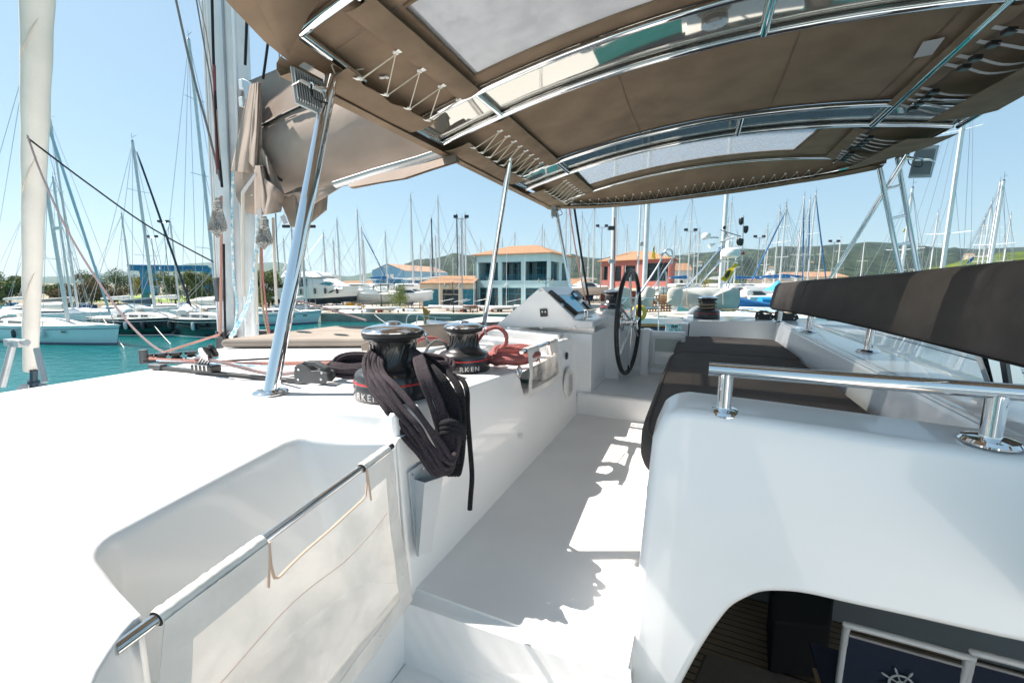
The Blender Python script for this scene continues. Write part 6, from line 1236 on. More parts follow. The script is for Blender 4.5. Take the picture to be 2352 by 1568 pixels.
yacht(g(2082, 32, WATER)-Vector((.6, 0, 0)), YAW+.4, 11, 3.6, 1.3, 'yacht whose mast shows between the two ladder rails', 'near yachts beyond the seat back', mh=hz(440, 32)-WATER, mr=.10, mx=.05, boom='bare', detail=False, spread=1, sr=.014)
rope('line', [pd(1306, 470, 5.2), pd(1325, 590, 5.4), pd(1347, 700, 5.6)], .009, RPINK, 'faded red line beside the thin post behind the console'); rope('line', [pd(1318, 470, 5.2), pd(1336, 590, 5.4), pd(1356, 710, 5.6)], .014, RBLK, 'black line slanting down behind the console')
# ---- things standing in the boatyard and on the quay
def mesh_loft(rows, name, m_, o, caps=True, auto=40):
    m = MB(); m.grid(rows); 
    if caps: m.add(rows[0], [tuple(range(len(rows[0])))]); m.add(rows[-1], [tuple(range(len(rows[-1])))])
    return m.build(name, m_, o, auto=auto)
# motor yacht on the hard, bow to the right
A, B = g(655, 61.5, -2.3), g(822, 58.5, -2.3); L = (B-A).length; hd = heading(A, B); C_ = (A+B)/2; k, q = math.cos(hd), math.sin(hd)
W = lambda x, y, z: Vector((C_.x+x*k-y*q, C_.y+x*q+y*k, C_.z+z))
o = empty('motor_yacht', (C_.x, C_.y, QUAY), 'big white motor yacht propped ashore behind the quay with dark fenders', 'motor yacht')
HW = mat('cream_white_hull', (.72, .69, .65), .3, coat=.4)
for sgn in (1, -1):
    rows = []
    for i in range(17):
        t = i/16; b = 2.1*(.93+.07*math.sin(t*2))*(1-max(0, (t-.5)/.5)**2.4); zs = 1.55+.35*t+.1*math.sin(3*t); zc_ = .25+.75*max(0, t-.35)**1.3; xo = .9*max(0, t-.6)**1.3
        rows.append([W((t-.5)*L-xo*1.2, sgn*.0, -.55+.9*max(0, t-.55)**1.2), W((t-.5)*L-xo, sgn*b*.82, zc_-.15), W((t-.5)*L-xo*.9, sgn*b*.86, zc_), W((t-.5)*L, sgn*b*.97, zs*.6), W((t-.5)*L+xo*.5, sgn*(b+.03), zs)])
    mesh_loft([r_[1:] for r_ in rows], 'hull', HW, o, False, 50); mesh_loft([r_[:2] for r_ in rows], 'bottom', ANTI, o, False)
    m = MB(); m.tube([r_[3].lerp(r_[2], .25)+Vector((q*.03, -k*.03, 0))*sgn*-1*-1 for r_ in rows], .03, 5); m.build('rubbing_strake', BWIN, o)
    if sgn == -1:
        for i in (2, 6, 9, 11, 13): p = rows[i][4]; c = p+Vector((q, -k, 0))*.14-Vector((0, 0, 1.05)); MB().lathe(c, [(0, 0), (.12, .02), (.16, .1), (.16, .72), (.1, .8), (0, .82)], 12).build('fender', FENDK, o)
rows = [[W((t-.5)*L, 1.9*(1-max(0, (t-.5)/.5)**2.4), 1.52+.33*t), W((t-.5)*L, -1.9*(1-max(0, (t-.5)/.5)**2.4), 1.52+.33*t)] for t in [i/12 for i in range(13)]]; mesh_loft(rows, 'deck', DECKC, o, False)
def house_(xs, zb, prof, hw, name, m_):
    rows = []
    for x, z in zip(xs, prof): rows.append([W(x, hw, zb), W(x, hw*.86, z-.25), W(x, hw*.7, z), W(x, 0, z+.08), W(x, -hw*.7, z), W(x, -hw*.86, z-.25), W(x, -hw, zb)])
    mesh_loft(rows, name, m_, o)
house_([-4.6, -4.4, -2, 0, 1.0, 2.2, 3.3, 4.6], 1.5, [2.8, 3.15, 3.2, 3.2, 3.1, 2.7, 2.2, 1.75], 1.75, 'cabin', HW); house_([-5.2, -4.9, -3, -1, .6, 1.3], 3.15, [3.7, 4.0, 3.95, 3.9, 3.75, 3.3], 1.7, 'flybridge', HW)
m = MB(); m.prism([W(1.2, -1.72, 2.15), W(2.2, -1.62, 2.55), W(3.5, -1.35, 2.25), W(2.7, -1.62, 1.95)], Vector((q, -k, 0))*.04); m.build('side_window', TINTW, o)
m = MB(); m.prism([W(-2.9, -1.78, 1.7), W(-.9, -1.78, 1.7), W(-.9, -1.62, 2.9), W(-2.9, -1.62, 2.9)], Vector((q, -k, 0))*.05); m.build('side_window', BWIN, o)
m = MB(); m.prism([W(2.6, -1.98, .95), W(3.3, -1.93, 1.3), W(3.8, -1.88, 1.35), W(3.1, -1.93, .95)], Vector((q, -k, 0))*.06); m.build('hull_window', BWIN, o)
m = MB()
for a, b in (((-5, 4.0), (-4.4, 5.1)), ((-3.6, 4.0), (-4.2, 5.1))): [m.tube([W(a[0], s_*1.5, a[1]), W(b[0], s_*1.3, b[1])], .09, 6) for s_ in (1, -1)]
m.tube([W(-4.4, -1.3, 5.1), W(-2.2, -1.2, 5.2), W(-2, -1.1, 5.0)], .05, 6); m.tube([W(-4.3, 1.3, 5.1), W(-4.3, -1.3, 5.1)], .12, 6); m.build('radar_arch', HW, o)
m = MB(); m.lathe(W(-4.3, 0, 5.2), [(0, 0), (.35, 0), (.38, .15), (.3, .32), (0, .36)], 14); m.build('radar_dome', WPLAST, o)
m = MB(); m.tube([W(x, -1.95*(1-max(0, ((x/L+.5)-.5)/.5)**2.4)*.98, 2.35+.03*x) for x in [-1+.5*i for i in range(14)]], .02, 5); [m.tube([W(x, -1.93*(1-max(0, ((x/L+.5)-.5)/.5)**2.4), 1.6), W(x, -1.93*(1-max(0, ((x/L+.5)-.5)/.5)**2.4), 2.3)], .015, 4) for x in (0, 1, 2, 3, 4)]; m.build('guard_rail', STEEL, o)
[MB().tube([W(x, y, -.6+(.4 if x > 3 else 0)), W(x*1.02, y*1.2, QUAY-C_.z)], .07, 5).build('prop_stand', mat('blue_cradle', (0,)*3), o) for x in (-3.5, -1, 1.2, 3) for y in (-1.6, 1.6)]
# power boats ashore
def cruiser(x, D, L, hdx, zw, label, m_, stripe=None, cab=.7):
    c = g(x, D, QUAY+zw); o = empty('motor_boat', c, label, 'motor boat', 'motor boats laid up ashore'); hd = YAW+hdx; k, q = math.cos(hd), math.sin(hd); W = lambda X, Y, Z_: Vector((c.x+X*k-Y*q, c.y+X*q+Y*k, c.z+Z_)); R0 = None
    for sgn in (1, -1):
        rows = []
        for i in range(13):
            t = i/12; b = L*.15*(1-max(0, (t-.45)/.55)**2.3); zs = .95+.3*t
            rows.append([W((t-.5)*L, 0, -.35+.75*max(0, t-.6)), W((t-.5)*L, sgn*b*.8, .05+.4*t*t), W((t-.5)*L, sgn*b*.95, zs*.62), W((t-.5)*L+.5*max(0, t-.5), sgn*b, zs)])
        mesh_loft(rows, 'hull', m_, o, False, 50)
        if stripe: mesh_loft([[r_[2].lerp(r_[3], .35)+Vector((q, -k, 0))*.012*-sgn, r_[2].lerp(r_[3], .85)+Vector((q, -k, 0))*.012*-sgn] for r_ in rows[3:]], 'stripe', stripe, o, False)
    mesh_loft([[W((t-.5)*L, L*.14*(1-max(0, (t-.45)/.55)**2.3), .93+.3*t), W((t-.5)*L, 0, 1.1+.3*t), W((t-.5)*L, -L*.14*(1-max(0, (t-.45)/.55)**2.3), .93+.3*t)] for t in [i/10 for i in range(11)]], 'deck', WPLAST, o, False)
    mesh_loft([[W(X*L, w_*L, 1), W(X*L, w_*L*.8, 1+h_), W(X*L, -w_*L*.8, 1+h_), W(X*L, -w_*L, 1)] for X, w_, h_ in ((-.2, .1, cab*.8), (-.15, .11, cab), (.05, .10, cab), (.2, .07, .25), (.26, .05, .1))], 'cabin', WPLAST, o)
    mesh_loft([[W(X*L, -w_*L-.03, 1+.2*cab), W(X*L, -w_*L*.84-.03, 1+.75*h_)] for X, w_, h_ in ((-.1, .11, cab), (.05, .10, cab), (.14, .085, cab*.6))], 'window', BWIN, o, False)
    [MB().tube([W(X*L, Y, -.1), W(X*L, Y*1.4, -zw)], .05, 5).build('prop_stand', mat('blue_cradle', (0,)*3), o) for X in (-.25, .1) for Y in (-.5, .5)]
    m = MB(); m.tube([W(.2*L, -.08*L, 1.5), W(.45*L, -.03*L, 1.75), W(.5*L, 0, 1.8), W(.45*L, .03*L, 1.75), W(.2*L, .08*L, 1.5)], .02, 5); m.build('bow_rail', STEEL, o)
cruiser(843, 60, 7.5, 3.3, 1.2, 'grey white boat hull on blue props right of the motor yacht', mat('grey_white_hull', (.55, .55, .54), .4)); cruiser(868, 62, 7.5, 3.0, 1.5, 'white boat with a black stripe laid up beside the willow', WHITE, BWIN)
cruiser(935, 62, 6.5, .4, 1.2, 'white boat half hidden behind the willow tree', WHITE); cruiser(955, 64, 5, .2, 1.3, 'small white boat stern next to the garage wall', WHITE); cruiser(660, 66, 9, .2, 1.6, 'white motor cruiser behind the hanging lines', WHITE, cab=1.3)
cruiser(1350, 80, 9, .3, 1.9, 'cream hulled boat under a grey tarpaulin between the two buildings', mat('cream_hull', (.62, .52, .46), .4), cab=1.2); cruiser(1625, 44, 8, .2, .9, 'white motor boat behind the canvas covered dinghies', WHITE, cab=1.3); cruiser(1690, 60, 9, .5, 1.2, 'white boat under the far masts right of the radar dome', WHITE, cab=1.2); cruiser(1735, 56, 8, .1, 1.0, 'grey hulled boat behind the green scrub', mat('grey_hull', (.35, .36, .37), .4), cab=.9)
# yellow trailer
c = g(808, 57.5); o = empty('boat_trailer', c, 'yellow boat trailer with black wheels under the motor yacht bow', 'trailer'); YEL = mat('yellow_paint', (.62, .30, .01), .45)
r_ = Vector((math.cos(YAW), math.sin(YAW), 0)); f_ = Vector((-r_.y, r_.x, 0))
m = MB(); m.obox(c-r_*1.5+Vector((0, 0, .45)), r_*3.2, f_*.2, (0, 0, .18)); m.obox(c-r_*1.0+Vector((0, 0, .6)), r_*.9, f_*.8, (0, 0, .45)); m.obox(c+r_*.6+Vector((0, 0, .6)), r_*.3, f_*.6, (0, 0, .35)); m.build('frame', YEL, o, bevel=.02)
for dx in (-1.1, .9): MB().lathe(c+r_*dx+Vector((0, 0, .3))-f_*.1, [(0, 0), (.3, 0), (.32, .05), (.32, .2), (0, .22)], 18, axis=-f_).build('wheel', RUBBER, o)
# dinghies on trolleys
def dinghy(x, D, L, hdx, label, m_=None, wheel=RUBBER, mast=0, z=.35, flip=False):
    c = g(x, D, QUAY+z); o = empty('sailing_dinghy', c, label, 'dinghy', 'dinghies parked on the quay'); hd = YAW+hdx; k, q = math.cos(hd), math.sin(hd); W = lambda X, Y, Z_: Vector((c.x+X*k-Y*q, c.y+X*q+Y*k, c.z+Z_)); s_ = -1 if flip else 1
    rows = []
    for i in range(11):
        t = i/10; b = L*.17*(.7+.3*math.sin(t*math.pi*.9))*(1-max(0, (t-.5)/.5)**2); zz = .30+.07*t; X = (t-.5)*L
        rows.append([W(X, b, s_*zz), W(X, b*.8, s_*.1), W(X, 0, s_*(.0+.2*max(0, t-.8)*4)), W(X, -b*.8, s_*.1), W(X, -b, s_*zz), W(X, -b*.5, s_*(zz+.04)), W(X, 0, s_*(zz+.05)), W(X, b*.5, s_*(zz+.04))])
    m = MB(); m.grid(rows, True, True); m.add(rows[0], [tuple(range(8))]); m.build('hull', m_ or WHITE, o, auto=60)
    m = MB(); m.obox(W(-.2*L, -.02*L, s_*.36), Vector((k, q, 0))*.35*L, Vector((-q, k, 0))*.06*L, (0, 0, .02)); m.build('cockpit', mat('dinghy_cockpit', (.45, .46, .47), .6), o)
    m = MB(); m.tube([W(-.42*L, 0, -.08), W(.62*L, 0, -.05)], .025, 6); m.tube([W(-.1*L, -.5, -.1), W(-.1*L, .5, -.1)], .025, 6); m.build('trolley', GREYALU, o)
    for Y in (-.55, .5): MB().lathe(W(-.1*L, Y, -.15), [(0, 0), (.16, .0), (.19, .03), (.19, .09), (.16, .12), (0, .12)], 14, axis=(-q, k, 0)).build('wheel', wheel, o)
    if mast:
        m = MB(); m.tube([W(.15*L, 0, .3), W(.13*L, 0, mast)], .032, 6); m.build('mast', ALU, o); MB().tube([W(.14*L, 0, .9), W(-.3*L, .2, 1.3)], .025, 6).build('boom', ALU, o); MB().tube([W(.13*L, 0, mast*.8), W(.5*L, 0, .35)], .008, 4).build('rigging', WIRE, o)
RW = mat('red_wheel', (.6, .05, .02), .5)
dinghy(773, 55, 4.4, -.05, 'long white dinghy lying nearest the turquoise yacht on the quay'); dinghy(790, 54, 4, .2, 'white dinghy behind the two long ones on the quay'); dinghy(818, 53.2, 4.4, .15, 'white dinghy with its nose up beside the bollard', flip=True); dinghy(878, 53.3, 4.6, -.02, 'white dinghy on a trolley with red wheels in front of the bush', wheel=RW); dinghy(923, 56, 3.3, 3.0, 'small white dinghy on a black wheeled trolley below the willow', flip=True)
dinghy(1020, 57, 4.4, 3.2, 'white dinghy with mast up, leftmost in front of the dark garage', mast=6.4, wheel=RW); dinghy(1051, 55.5, 4.2, 3.25, 'white dinghy with a tall mast beside the lamp post', mast=6.8, wheel=RW); dinghy(1062, 54, 3.4, 3.3, 'small white dinghy in front of the second garage shutter', mast=5.2); dinghy(1098, 57, 4.2, 3.0, 'white dinghy with mast in front of the blue building door', mast=6.0); dinghy(1136, 55, 3.6, .1, 'white dinghy in front of the lower blue windows', wheel=RW); dinghy(1153, 54.6, 3.4, .4, 'white dinghy lying by the steel roof post'); dinghy(1174, 56, 4.4, 3.2, 'white dinghy with mast left of the helm console', mast=7.4); dinghy(1215, 58, 4.2, 3.2, 'dinghy with a dark mast behind the helm console', mast=7.0)
c = g(1078, 53.5); o = empty('boat_rack', c, 'dark red timber rack beside the small dinghies', 'rack'); m = MB(); [m.obox(c+r_*dx+Vector((0, 0, 0)), r_*.08, f_*.8, (0, 0, .75)) for dx in (-.9, 0, .9)]; m.build('legs', mat('rust_red', (.25, .06, .04), .8), o); m = MB(); [m.obox(c-r_*.95+Vector((0, 0, .6+.12*j)), r_*1.95, f_*.9, (0, 0, .05)) for j in range(3)]; m.build('planks', mat('weathered_red_timber', (.28, .13, .09), .9), o)
# bollards, posts
for i, (x, bt) in enumerate(((767, 'nearest the turquoise yacht'), (828, 'beside the upturned dinghy'), (893, 'below the red wheeled dinghy'), (912, 'below the small trolley dinghy'), (985, 'right of the timber rudder'), (1085, 'below the dark red rack'))): c = g(x, 52.4+.2*(x < 800), QUAY+.03); tag(MB().lathe(c, [(.09, 0), (.07, .05), (.065, .16), (.13, .2), (.14, .26), (.08, .3), (0, .31)], 14).build('bollard', RUBBER), 'small black mooring bollard on the quay edge '+bt, 'bollard', 'bollards along the quay edge')
def lamp(x, D, h, label, w_=.95):
    c = g(x, D); o = empty('street_lamp', c, label, 'street lamp', 'twin lantern street lamps on the quay'); LM = mat('lamp_iron', (.02, .03, .03), .5)
    MB().lathe(c, [(.12, 0), (.12, .3), (.07, .36), (.05, h*.5), (.045, h-.05), (0, h)], 10).build('post', LM, o); m = MB(); m.tube([c-r_*w_+Vector((0, 0, h-.25)), c+r_*w_+Vector((0, 0, h-.25))], .03, 6)
    for s_ in (-1, 1): m.tube(smooth([c+Vector((0, 0, h-.9)), c+r_*s_*w_*.35+Vector((0, 0, h-.75)), c+r_*s_*w_*.7+Vector((0, 0, h-.3))], 4), .02, 5)
    m.build('crossarm', LM, o)
    for s_ in (-1, 1):
        p = c+r_*s_*w_+Vector((0, 0, h-.85)); MB().lathe(p, [(.08, 0), (.17, .38), (.17, .40)], 6, cap=False).build('lantern_glass', mat('lantern_glass', (.5, .48, .4), .2), o); MB().lathe(p, [(.20, .40), (.13, .5), (.05, .58), (.02, .66), (0, .66)], 6).build('lantern_cap', LM, o)
lamp(1040, 53, 4.0, 'twin lantern lamp post standing among the dinghies'); lamp(874, 54, 3.7, 'twin lantern lamp post beside the willow tree'); lamp(704, 60, 3.4, 'twin lantern lamp post in front of the motor yacht'); lamp(1254, 56, 4.6, 'twin lantern lamp post rising behind the helm console'); lamp(1525, 60, 3.2, 'twin lantern lamp post in front of the pink building'); lamp(1700, 58, 3.0, 'twin lantern lamp post left of the green scrub'); lamp(365, 74, 3.3, 'twin lantern lamp post by the left shore trees')
for x, yt, D, lb_ in ((1059, 508, 62, 'tall floodlight pole behind the garages'), (1383, 527, 78, 'tall floodlight pole behind the pink building, left'), (1587, 536, 72, 'tall floodlight pole right of the pink building'), (1745, 550, 80, 'floodlight pole over the green scrub'), (1917, 560, 84, 'floodlight pole above the seat back'), (348, 550, 80, 'floodlight pole left of the blue lift'), (374, 517, 84, 'floodlight pole right of the black yacht mast')):
    xb = x-(x-CX)*(YH-yt)/6735; c = g(xb, D); h = hz(yt, D)-QUAY; o = empty('floodlight_pole', c, lb_, 'light pole', 'floodlight poles round the yard'); m = MB(); m.tube([c, c+Vector((0, 0, h))], [.11, .06], 8); m.tube([c-r_*.8+Vector((0, 0, h)), c+r_*.8+Vector((0, 0, h))], .05, 6); m.build('pole', GREYALU, o)
    for s_ in (-1, 1): p = c+r_*s_*.8+Vector((0, 0, h+.1)); MB().obox(p-r_*.3, r_*.6, f_*.25, (0, 0, .42)).build('lamp_head', WIREK, o)
# travel lift
LB = mat('lift_blue', (.01, .20, .40), .45, var=.1); c = g(390, 88); o = empty('travel_lift', c, 'tall blue boat lift gantry standing behind the left shore trees', 'boat lift')
def Lp(x, y, D=88): return pd(x, y, D)
m = MB(); zt_ = hz(614, 88); a = g(297, 88, zt_); b = g(482, 92, zt_); 
for dz in (0, -.95): m.tube([a+Vector((0, 0, dz+.3)), b+Vector((0, 0, dz+.3))], .22, 4)
m.obox(g(300, 88, zt_-.5), g(365, 89.5, zt_-.5)-g(300, 88, zt_-.5), f_*.5, (0, 0, .9)); m.obox(g(372, 90, zt_-.9), g(480, 92, zt_-.9)-g(372, 90, zt_-.9), f_*.6, (0, 0, 1.1)); m.build('top_beam', LB, o)
for x, D in ((328, 88), (481, 92), (352, 98), (470, 104)): p = g(x, D); m = MB(); m.obox(p-r_*.4, r_*.85, f_*.8, (0, 0, zt_-QUAY)); m.build('leg', LB, o)
m = MB(); m.obox(g(322, 87.5, hz(672, 88)), r_*2.8, f_*1.2, (0, 0, 1.5)); m.tube([g(345, 88, hz(665, 88)), g(352, 88, QUAY+.2)], .12, 6); m.obox(g(345, 88, hz(642, 88)), r_*3.2, f_*.4, (0, 0, .35)); m.build('machinery', LB, o)
# inflatable in the water, wooden thing and rails beyond the sunpad
c = wz(843, 737); o = empty('inflatable_boat', c, 'small pale inflatable with outboard floating by the quay wall', 'inflatable boat'); m = MB(); m.tube(smooth([c+r_*x+f_*y+Vector((0, 0, z)) for x, y, z in ((1.3, -.6, .25), (0, -.65, .25), (-1.1, -.45, .3), (-1.5, 0, .42), (-1.1, .45, .3), (0, .65, .25), (1.3, .6, .25))], 6), .23, 12); m.build('tube', mat('pale_hypalon', (.62, .60, .56), .6), o)
m = MB(); m.obox(c-r_*1.0-f_*.5+Vector((0, 0, .12)), r_*2.2, f_*1.0, (0, 0, .05)); m.build('floor', GCOV, o); m = MB(); m.obox(c+r_*1.15-f_*.15+Vector((0, 0, .2)), r_*.3, f_*.3, (0, 0, .7)); m.build('outboard', mat('outboard_grey', (.35, .42, .45), .4), o, bevel=.05)
# ---- the boats moored close by on the far side of the helm
def N(x, y, D): return pd(x, y, D)
CC = mat('cream_boat_cover', (.52, .49, .43), .85, var=.07, vscale=3, bump=.7, bscale=5); WOOD = mat('varnished_wood', (.42, .20, .07), .35, var=.25, vscale=6, stretch=(1, 1, 8)); TEAKG = mat('weathered_deck', (.46, .42, .36), .8, var=.1)
D1 = 13.; zd = N(1500, 737, D1).z; k0 = N(1480, 740, D1)
o = empty('motor_sailer', (k0.x, k0.y, WATER), 'navy hulled boat with timber rail and white stern board just beyond the wheel', 'boat')
a, b = N(1380, 738, D1), N(1640, 738, D1-.8); ax = (b-a); axn = ax.normalized(); fz = Vector((-axn.y, axn.x, 0)); dn_ = Vector((0, 0, -1))
m = MB(); m.obox(Vector((a.x, a.y, WATER-.2)), ax, fz*4.2, (0, 0, zd-.16-WATER+.2)); m.build('hull', HULLN, o, bevel=.1)
m = MB(); m.obox(a+dn_*.16-fz*.03, ax, fz*.12, (0, 0, .09)); m.build('rub_rail', WOOD, o); m = MB(); m.obox(a+dn_*.07, ax, fz*4.1, (0, 0, .10)); m.build('deck', TEAKG, o)
m = MB(); m.obox(a+dn_*.07-fz*.015, ax, fz*.1, (0, 0, .16)); m.build('toe_rail', WHITE, o)
q = [N(x, y, D1-.75) for x, y in ((1530, 744), (1578, 744), (1590, 775), (1526, 775))]; m = MB(); m.prism(q, fz*.05); m.build('stern_board', WHITE, o)
bx_ = (q[1]-q[0]).normalized(); T_ = frame_mat(N(1556, 758.5, D1-.80), bx_, (0, 0, 1)); text('SR 907472', .115, mat('grey_letters', (.10, .11, .13), .5), 'registration', o, T_)
e = MB(); ec = N(1549, 749, D1-.80)
for sx in (-1, 1): e.prism([ec+bx_*(sx*.012), ec+bx_*(sx*.085)+Vector((0, 0, .0)), ec+bx_*(sx*.10)+Vector((0, 0, .045)), ec+bx_*(sx*.04)+Vector((0, 0, .055)), ec+bx_*(sx*.012)+Vector((0, 0, .04))], -fz*.004)
for j in range(4): e.prism([ec+bx_*(-.09+.05*j)+Vector((0, 0, -.055)), ec+bx_*(-.055+.05*j)+Vector((0, 0, -.055)), ec+bx_*(-.055+.05*j)+Vector((0, 0, -.01)), ec+bx_*(-.09+.05*j)+Vector((0, 0, -.01))], -fz*.004)
e.build('emblem', BLACK, o)
for x, D_, w_ in ((1404, 16, .092), (1477, 15, .086), (1461, 15.4, .035)):
    xb = x+.0; p = N(x, 720, D_); t_ = N(x, 60, D_); MB().tube([p, Vector((p.x, p.y, p.z+11))], w_, 14).build('mast', MASTW, o)
MB().tube([N(1404, 500, 15.9)+axn*.12, N(1404, 720, 15.9)+axn*.12], .02, 8).build('halyard', mat('maroon_rope', (0,)*3), o)
for x, y in ((1404, 524), (1477, 560), (1405, 600)): c = N(x, y, 15.6); MB().box(c-Vector((.12, .1, .07)), c+Vector((.12, .1, .07)), rz=.4).build('mast_fitting', BLACK if y == 524 else GREYALU, o, bevel=.02)
g_ = MB(); rl = [[(1395, 735), (1397, 700), (1404, 687), (1430, 684), (1500, 686), (1505, 690), (1512, 700), (1512, 765)], [(1395, 712), (1512, 706)], [(1585, 765), (1585, 700)], [(1512, 745), (1585, 745)], [(1512, 728), (1600, 730)], [(1404, 687), (1440, 720)], [(1440, 687), (1405, 720)]]
for pl in rl: g_.tube(smooth([N(x, y, 12.2) for x, y in pl], 4) if len(pl) > 3 else [N(x, y, 12.2) for x, y in pl], .020, 8)
g_.build('guard_rail', CHROME, o)
g_ = MB()
for pl in ([(1440, 715), (1470, 672), (1500, 628), (1515, 603), (1522, 585), (1532, 573), (1543, 576), (1545, 592), (1543, 606)], [(1455, 712), (1485, 690), (1520, 630), (1541, 600), (1546, 588)], [(1512, 608), (1513, 650), (1516, 700)], [(1530, 624), (1532, 660), (1536, 700)], [(1516, 585), (1528, 580), (1538, 590)]): g_.tube(smooth([N(x, y, 13.4) for x, y in pl], 5), .026, 8)
g_.build('davits', mat('davit_steel', (.5, .52, .54), .3, .8), o)
def cover(name, pts, D_, dep, m_, parent, bul=.12):      # a canvas cover: a soft outline with real depth
    n_ = len(pts); c = Vector((0, 0, 0)); P_ = [N(x, y, D_) for x, y in pts]; c = sum(P_, Vector())/n_; fd = Vector((c.x, c.y, 0)).normalized()
    rows = [[c.lerp(p, s_)-fd*(bul*(1-s_*s_))+fd*.03*noise.noise(p*2) for p in P_] for s_ in (.02, .4, .7, .88, 1)]+[[p+fd*dep*.3 for p in P_], [c.lerp(p, .96)+fd*dep for p in P_]]
    m = MB(); m.grid(rows, True, True); m.add(rows[-1], [tuple(range(n_))]); return m.build(name, m_, parent, auto=60)
def sm2(pts, k=4): return [(p.x, p.y) for p in smooth([Vector((x, y, 0)) for x, y in pts], k, True)]
cover('seat_cover', sm2([(1398, 708), (1401, 680), (1412, 662), (1432, 657), (1448, 668), (1450, 700), (1440, 708), (1415, 711)]), 12.8, .8, CC, o); cover('seat_cover', sm2([(1448, 706), (1470, 678), (1486, 658), (1498, 660), (1507, 668), (1500, 690), (1496, 708), (1470, 710)]), 12.9, .6, CC, o); cover('seat_cover', sm2([(1532, 690), (1536, 664), (1560, 661), (1568, 672), (1562, 700), (1548, 703), (1533, 697)]), 12.6, .7, CC, o)
m = MB()
for i in range(10): m.tube([N(1482+6.4*i, 678, 13.2), N(1480+6.4*i, 716, 13.2)], .022, 5)
for j in range(7): m.tube([N(1480, 680+6*j, 13.18), N(1542, 678+6*j, 13.18)], .022, 5)
m.build('lattice_box', WOOD, o)
cover('blue_bundle', sm2([(1462, 668), (1475, 660), (1486, 668), (1484, 684), (1466, 684)]), 14.2, .4, BCOV, o)
lr = empty('lifebuoy', N(1468, 728, 11.8), 'yellow horseshoe lifebuoy seen through the steering wheel', 'lifebuoy'); c = N(1468, 719, 11.8); vx = _rt
MB().tube([c+vx*(.16*math.cos(a))+Vector((0, 0, .175*math.sin(a))) for a in [math.pi*(-.42+1.84*k/28) for k in range(29)]], (.05, .075), 12).build('ring', mat('lifebuoy_yellow', (.62, .40, .04), .6, bump=.2, bscale=30), lr)
MB().box(c-Vector((.09, .02, .12)), c+Vector((.0, .03, .10))).build('light_case', mat('lifebuoy_red', (.5, .03, .03), .5), lr, bevel=.02)
# second boat: white yacht with covers, gantry, radar and flags
D2 = 15.; k1 = N(1650, 740, D2); o = empty('cruising_yacht', (k1.x, k1.y, WATER), 'white cruising yacht with canvas covered stern, radar gantry and tall mast beyond the far winch', 'sailing yacht')
m = MB(); a, b = N(1595, 726, D2), N(1900, 724, D2-1.5); ax = b-a; fz = Vector((-ax.y, ax.x, 0)).normalized(); m.obox(Vector((a.x, a.y, WATER-.2)), ax, fz*3.6, (0, 0, a.z-WATER)); m.build('hull', HULLN, o, bevel=.1); m = MB(); m.obox(a+Vector((0, 0, -.2)), ax, fz*3.5, (0, 0, .12)); m.build('deck', WHITE, o)
MB().tube([N(1650, 720, 16), N(1650, 720, 16)+Vector((0, 0, 13))], [(.075), .07], 14).build('mast', MASTW, o)
MB().tube([N(1608, 640, 16), N(1604, 730, 16)], .02, 6).build('stanchion', STEEL, o)
cover('stern_cover', sm2([(1565, 700), (1566, 674), (1576, 663), (1640, 660), (1662, 664), (1690, 660), (1700, 672), (1697, 700), (1680, 712), (1600, 711), (1575, 708)]), 13.6, 1.2, mat('grey_boat_cover', (.46, .46, .43), .8, var=.08, vscale=3, bump=.7, bscale=5), o, .25)
for x in (1577, 1660): MB().tube([N(x, 664, 13.3), N(x+1, 700, 13.3)], .012, 5).build('cover_strap', CREAM, o)
g_ = MB()
for pl in ([(1570, 664), (1610, 622), (1650, 575), (1658, 568)], [(1598, 664), (1630, 626), (1665, 590)], [(1662, 690), (1680, 640), (1693, 602)], [(1690, 600), (1640, 690)], [(1672, 600), (1668, 660)]): g_.tube([N(x, y, 14.2) for x, y in pl], .024, 8)
g_.build('gantry', CHROME, o)
for pts_, nm in (([(1613, 546), (1614, 537), (1621, 533), (1632, 535), (1633, 545), (1624, 549)], 'radar'),):
    c = N(1622, 548, 15.5); MB().lathe(c, [(0, 0), (.14, 0), (.155, .03), (.155, .13), (.13, .18), (0, .2)], 22).build('radar', WPLAST, o)
m = MB(); m.tube([N(1615, 549, 15.6), N(1640, 545, 15.8), N(1650, 546, 16)], .03, 6); m.tube([N(1650, 558, 16), N(1686, 543, 15.8)], .02, 6); m.build('mast_bracket', GREYALU, o)
MB().lathe(N(1642, 560, 15.7), [(.03, 0), (.05, .1), (.09, .24), (.095, .25)], 14, axis=(-.6, -.5, -.3)).build('horn', WPLAST, o)
c = N(1677, 593, 14); MB().lathe(c, [(0, 0), (.20, .01), (.28, .06), (.30, .14), (.30, .20), (.27, .29), (.16, .33), (0, .34)], 30).build('radar_dome', WPLAST, o)
MB().lathe(N(1672, 572, 14), [(0, 0), (.07, 0), (.07, .2), (.05, .26), (0, .28)], 16).build('antenna_dome', WPLAST, o); m = MB(); m.tube([N(1681, 572, 14), N(1682, 548, 14)], .018, 6); m.lathe(N(1682, 549, 14), [(.02, 0), (.07, .05), (.07, .07), (0, .1)], 12); m.build('antenna_dome', WPLAST, o)
m = MB(); m.tube([N(1655, 597, 14), N(1690, 600, 14), N(1703, 592, 14), N(1706, 570, 14)], .022, 6); m.tube([N(1705, 600, 14), N(1708, 495, 14)], .018, 6); m.build('light_pole', STEEL, o)
for x, y in ((1702, 512), (1713, 531), (1697, 559), (1702, 560)): MB().lathe(N(x, y, 14), [(0, -.08), (.045, -.05), (.075, .02), (.075, .14), (.05, .17), (0, .17)], 14).build('navigation_lantern', BLACK, o)
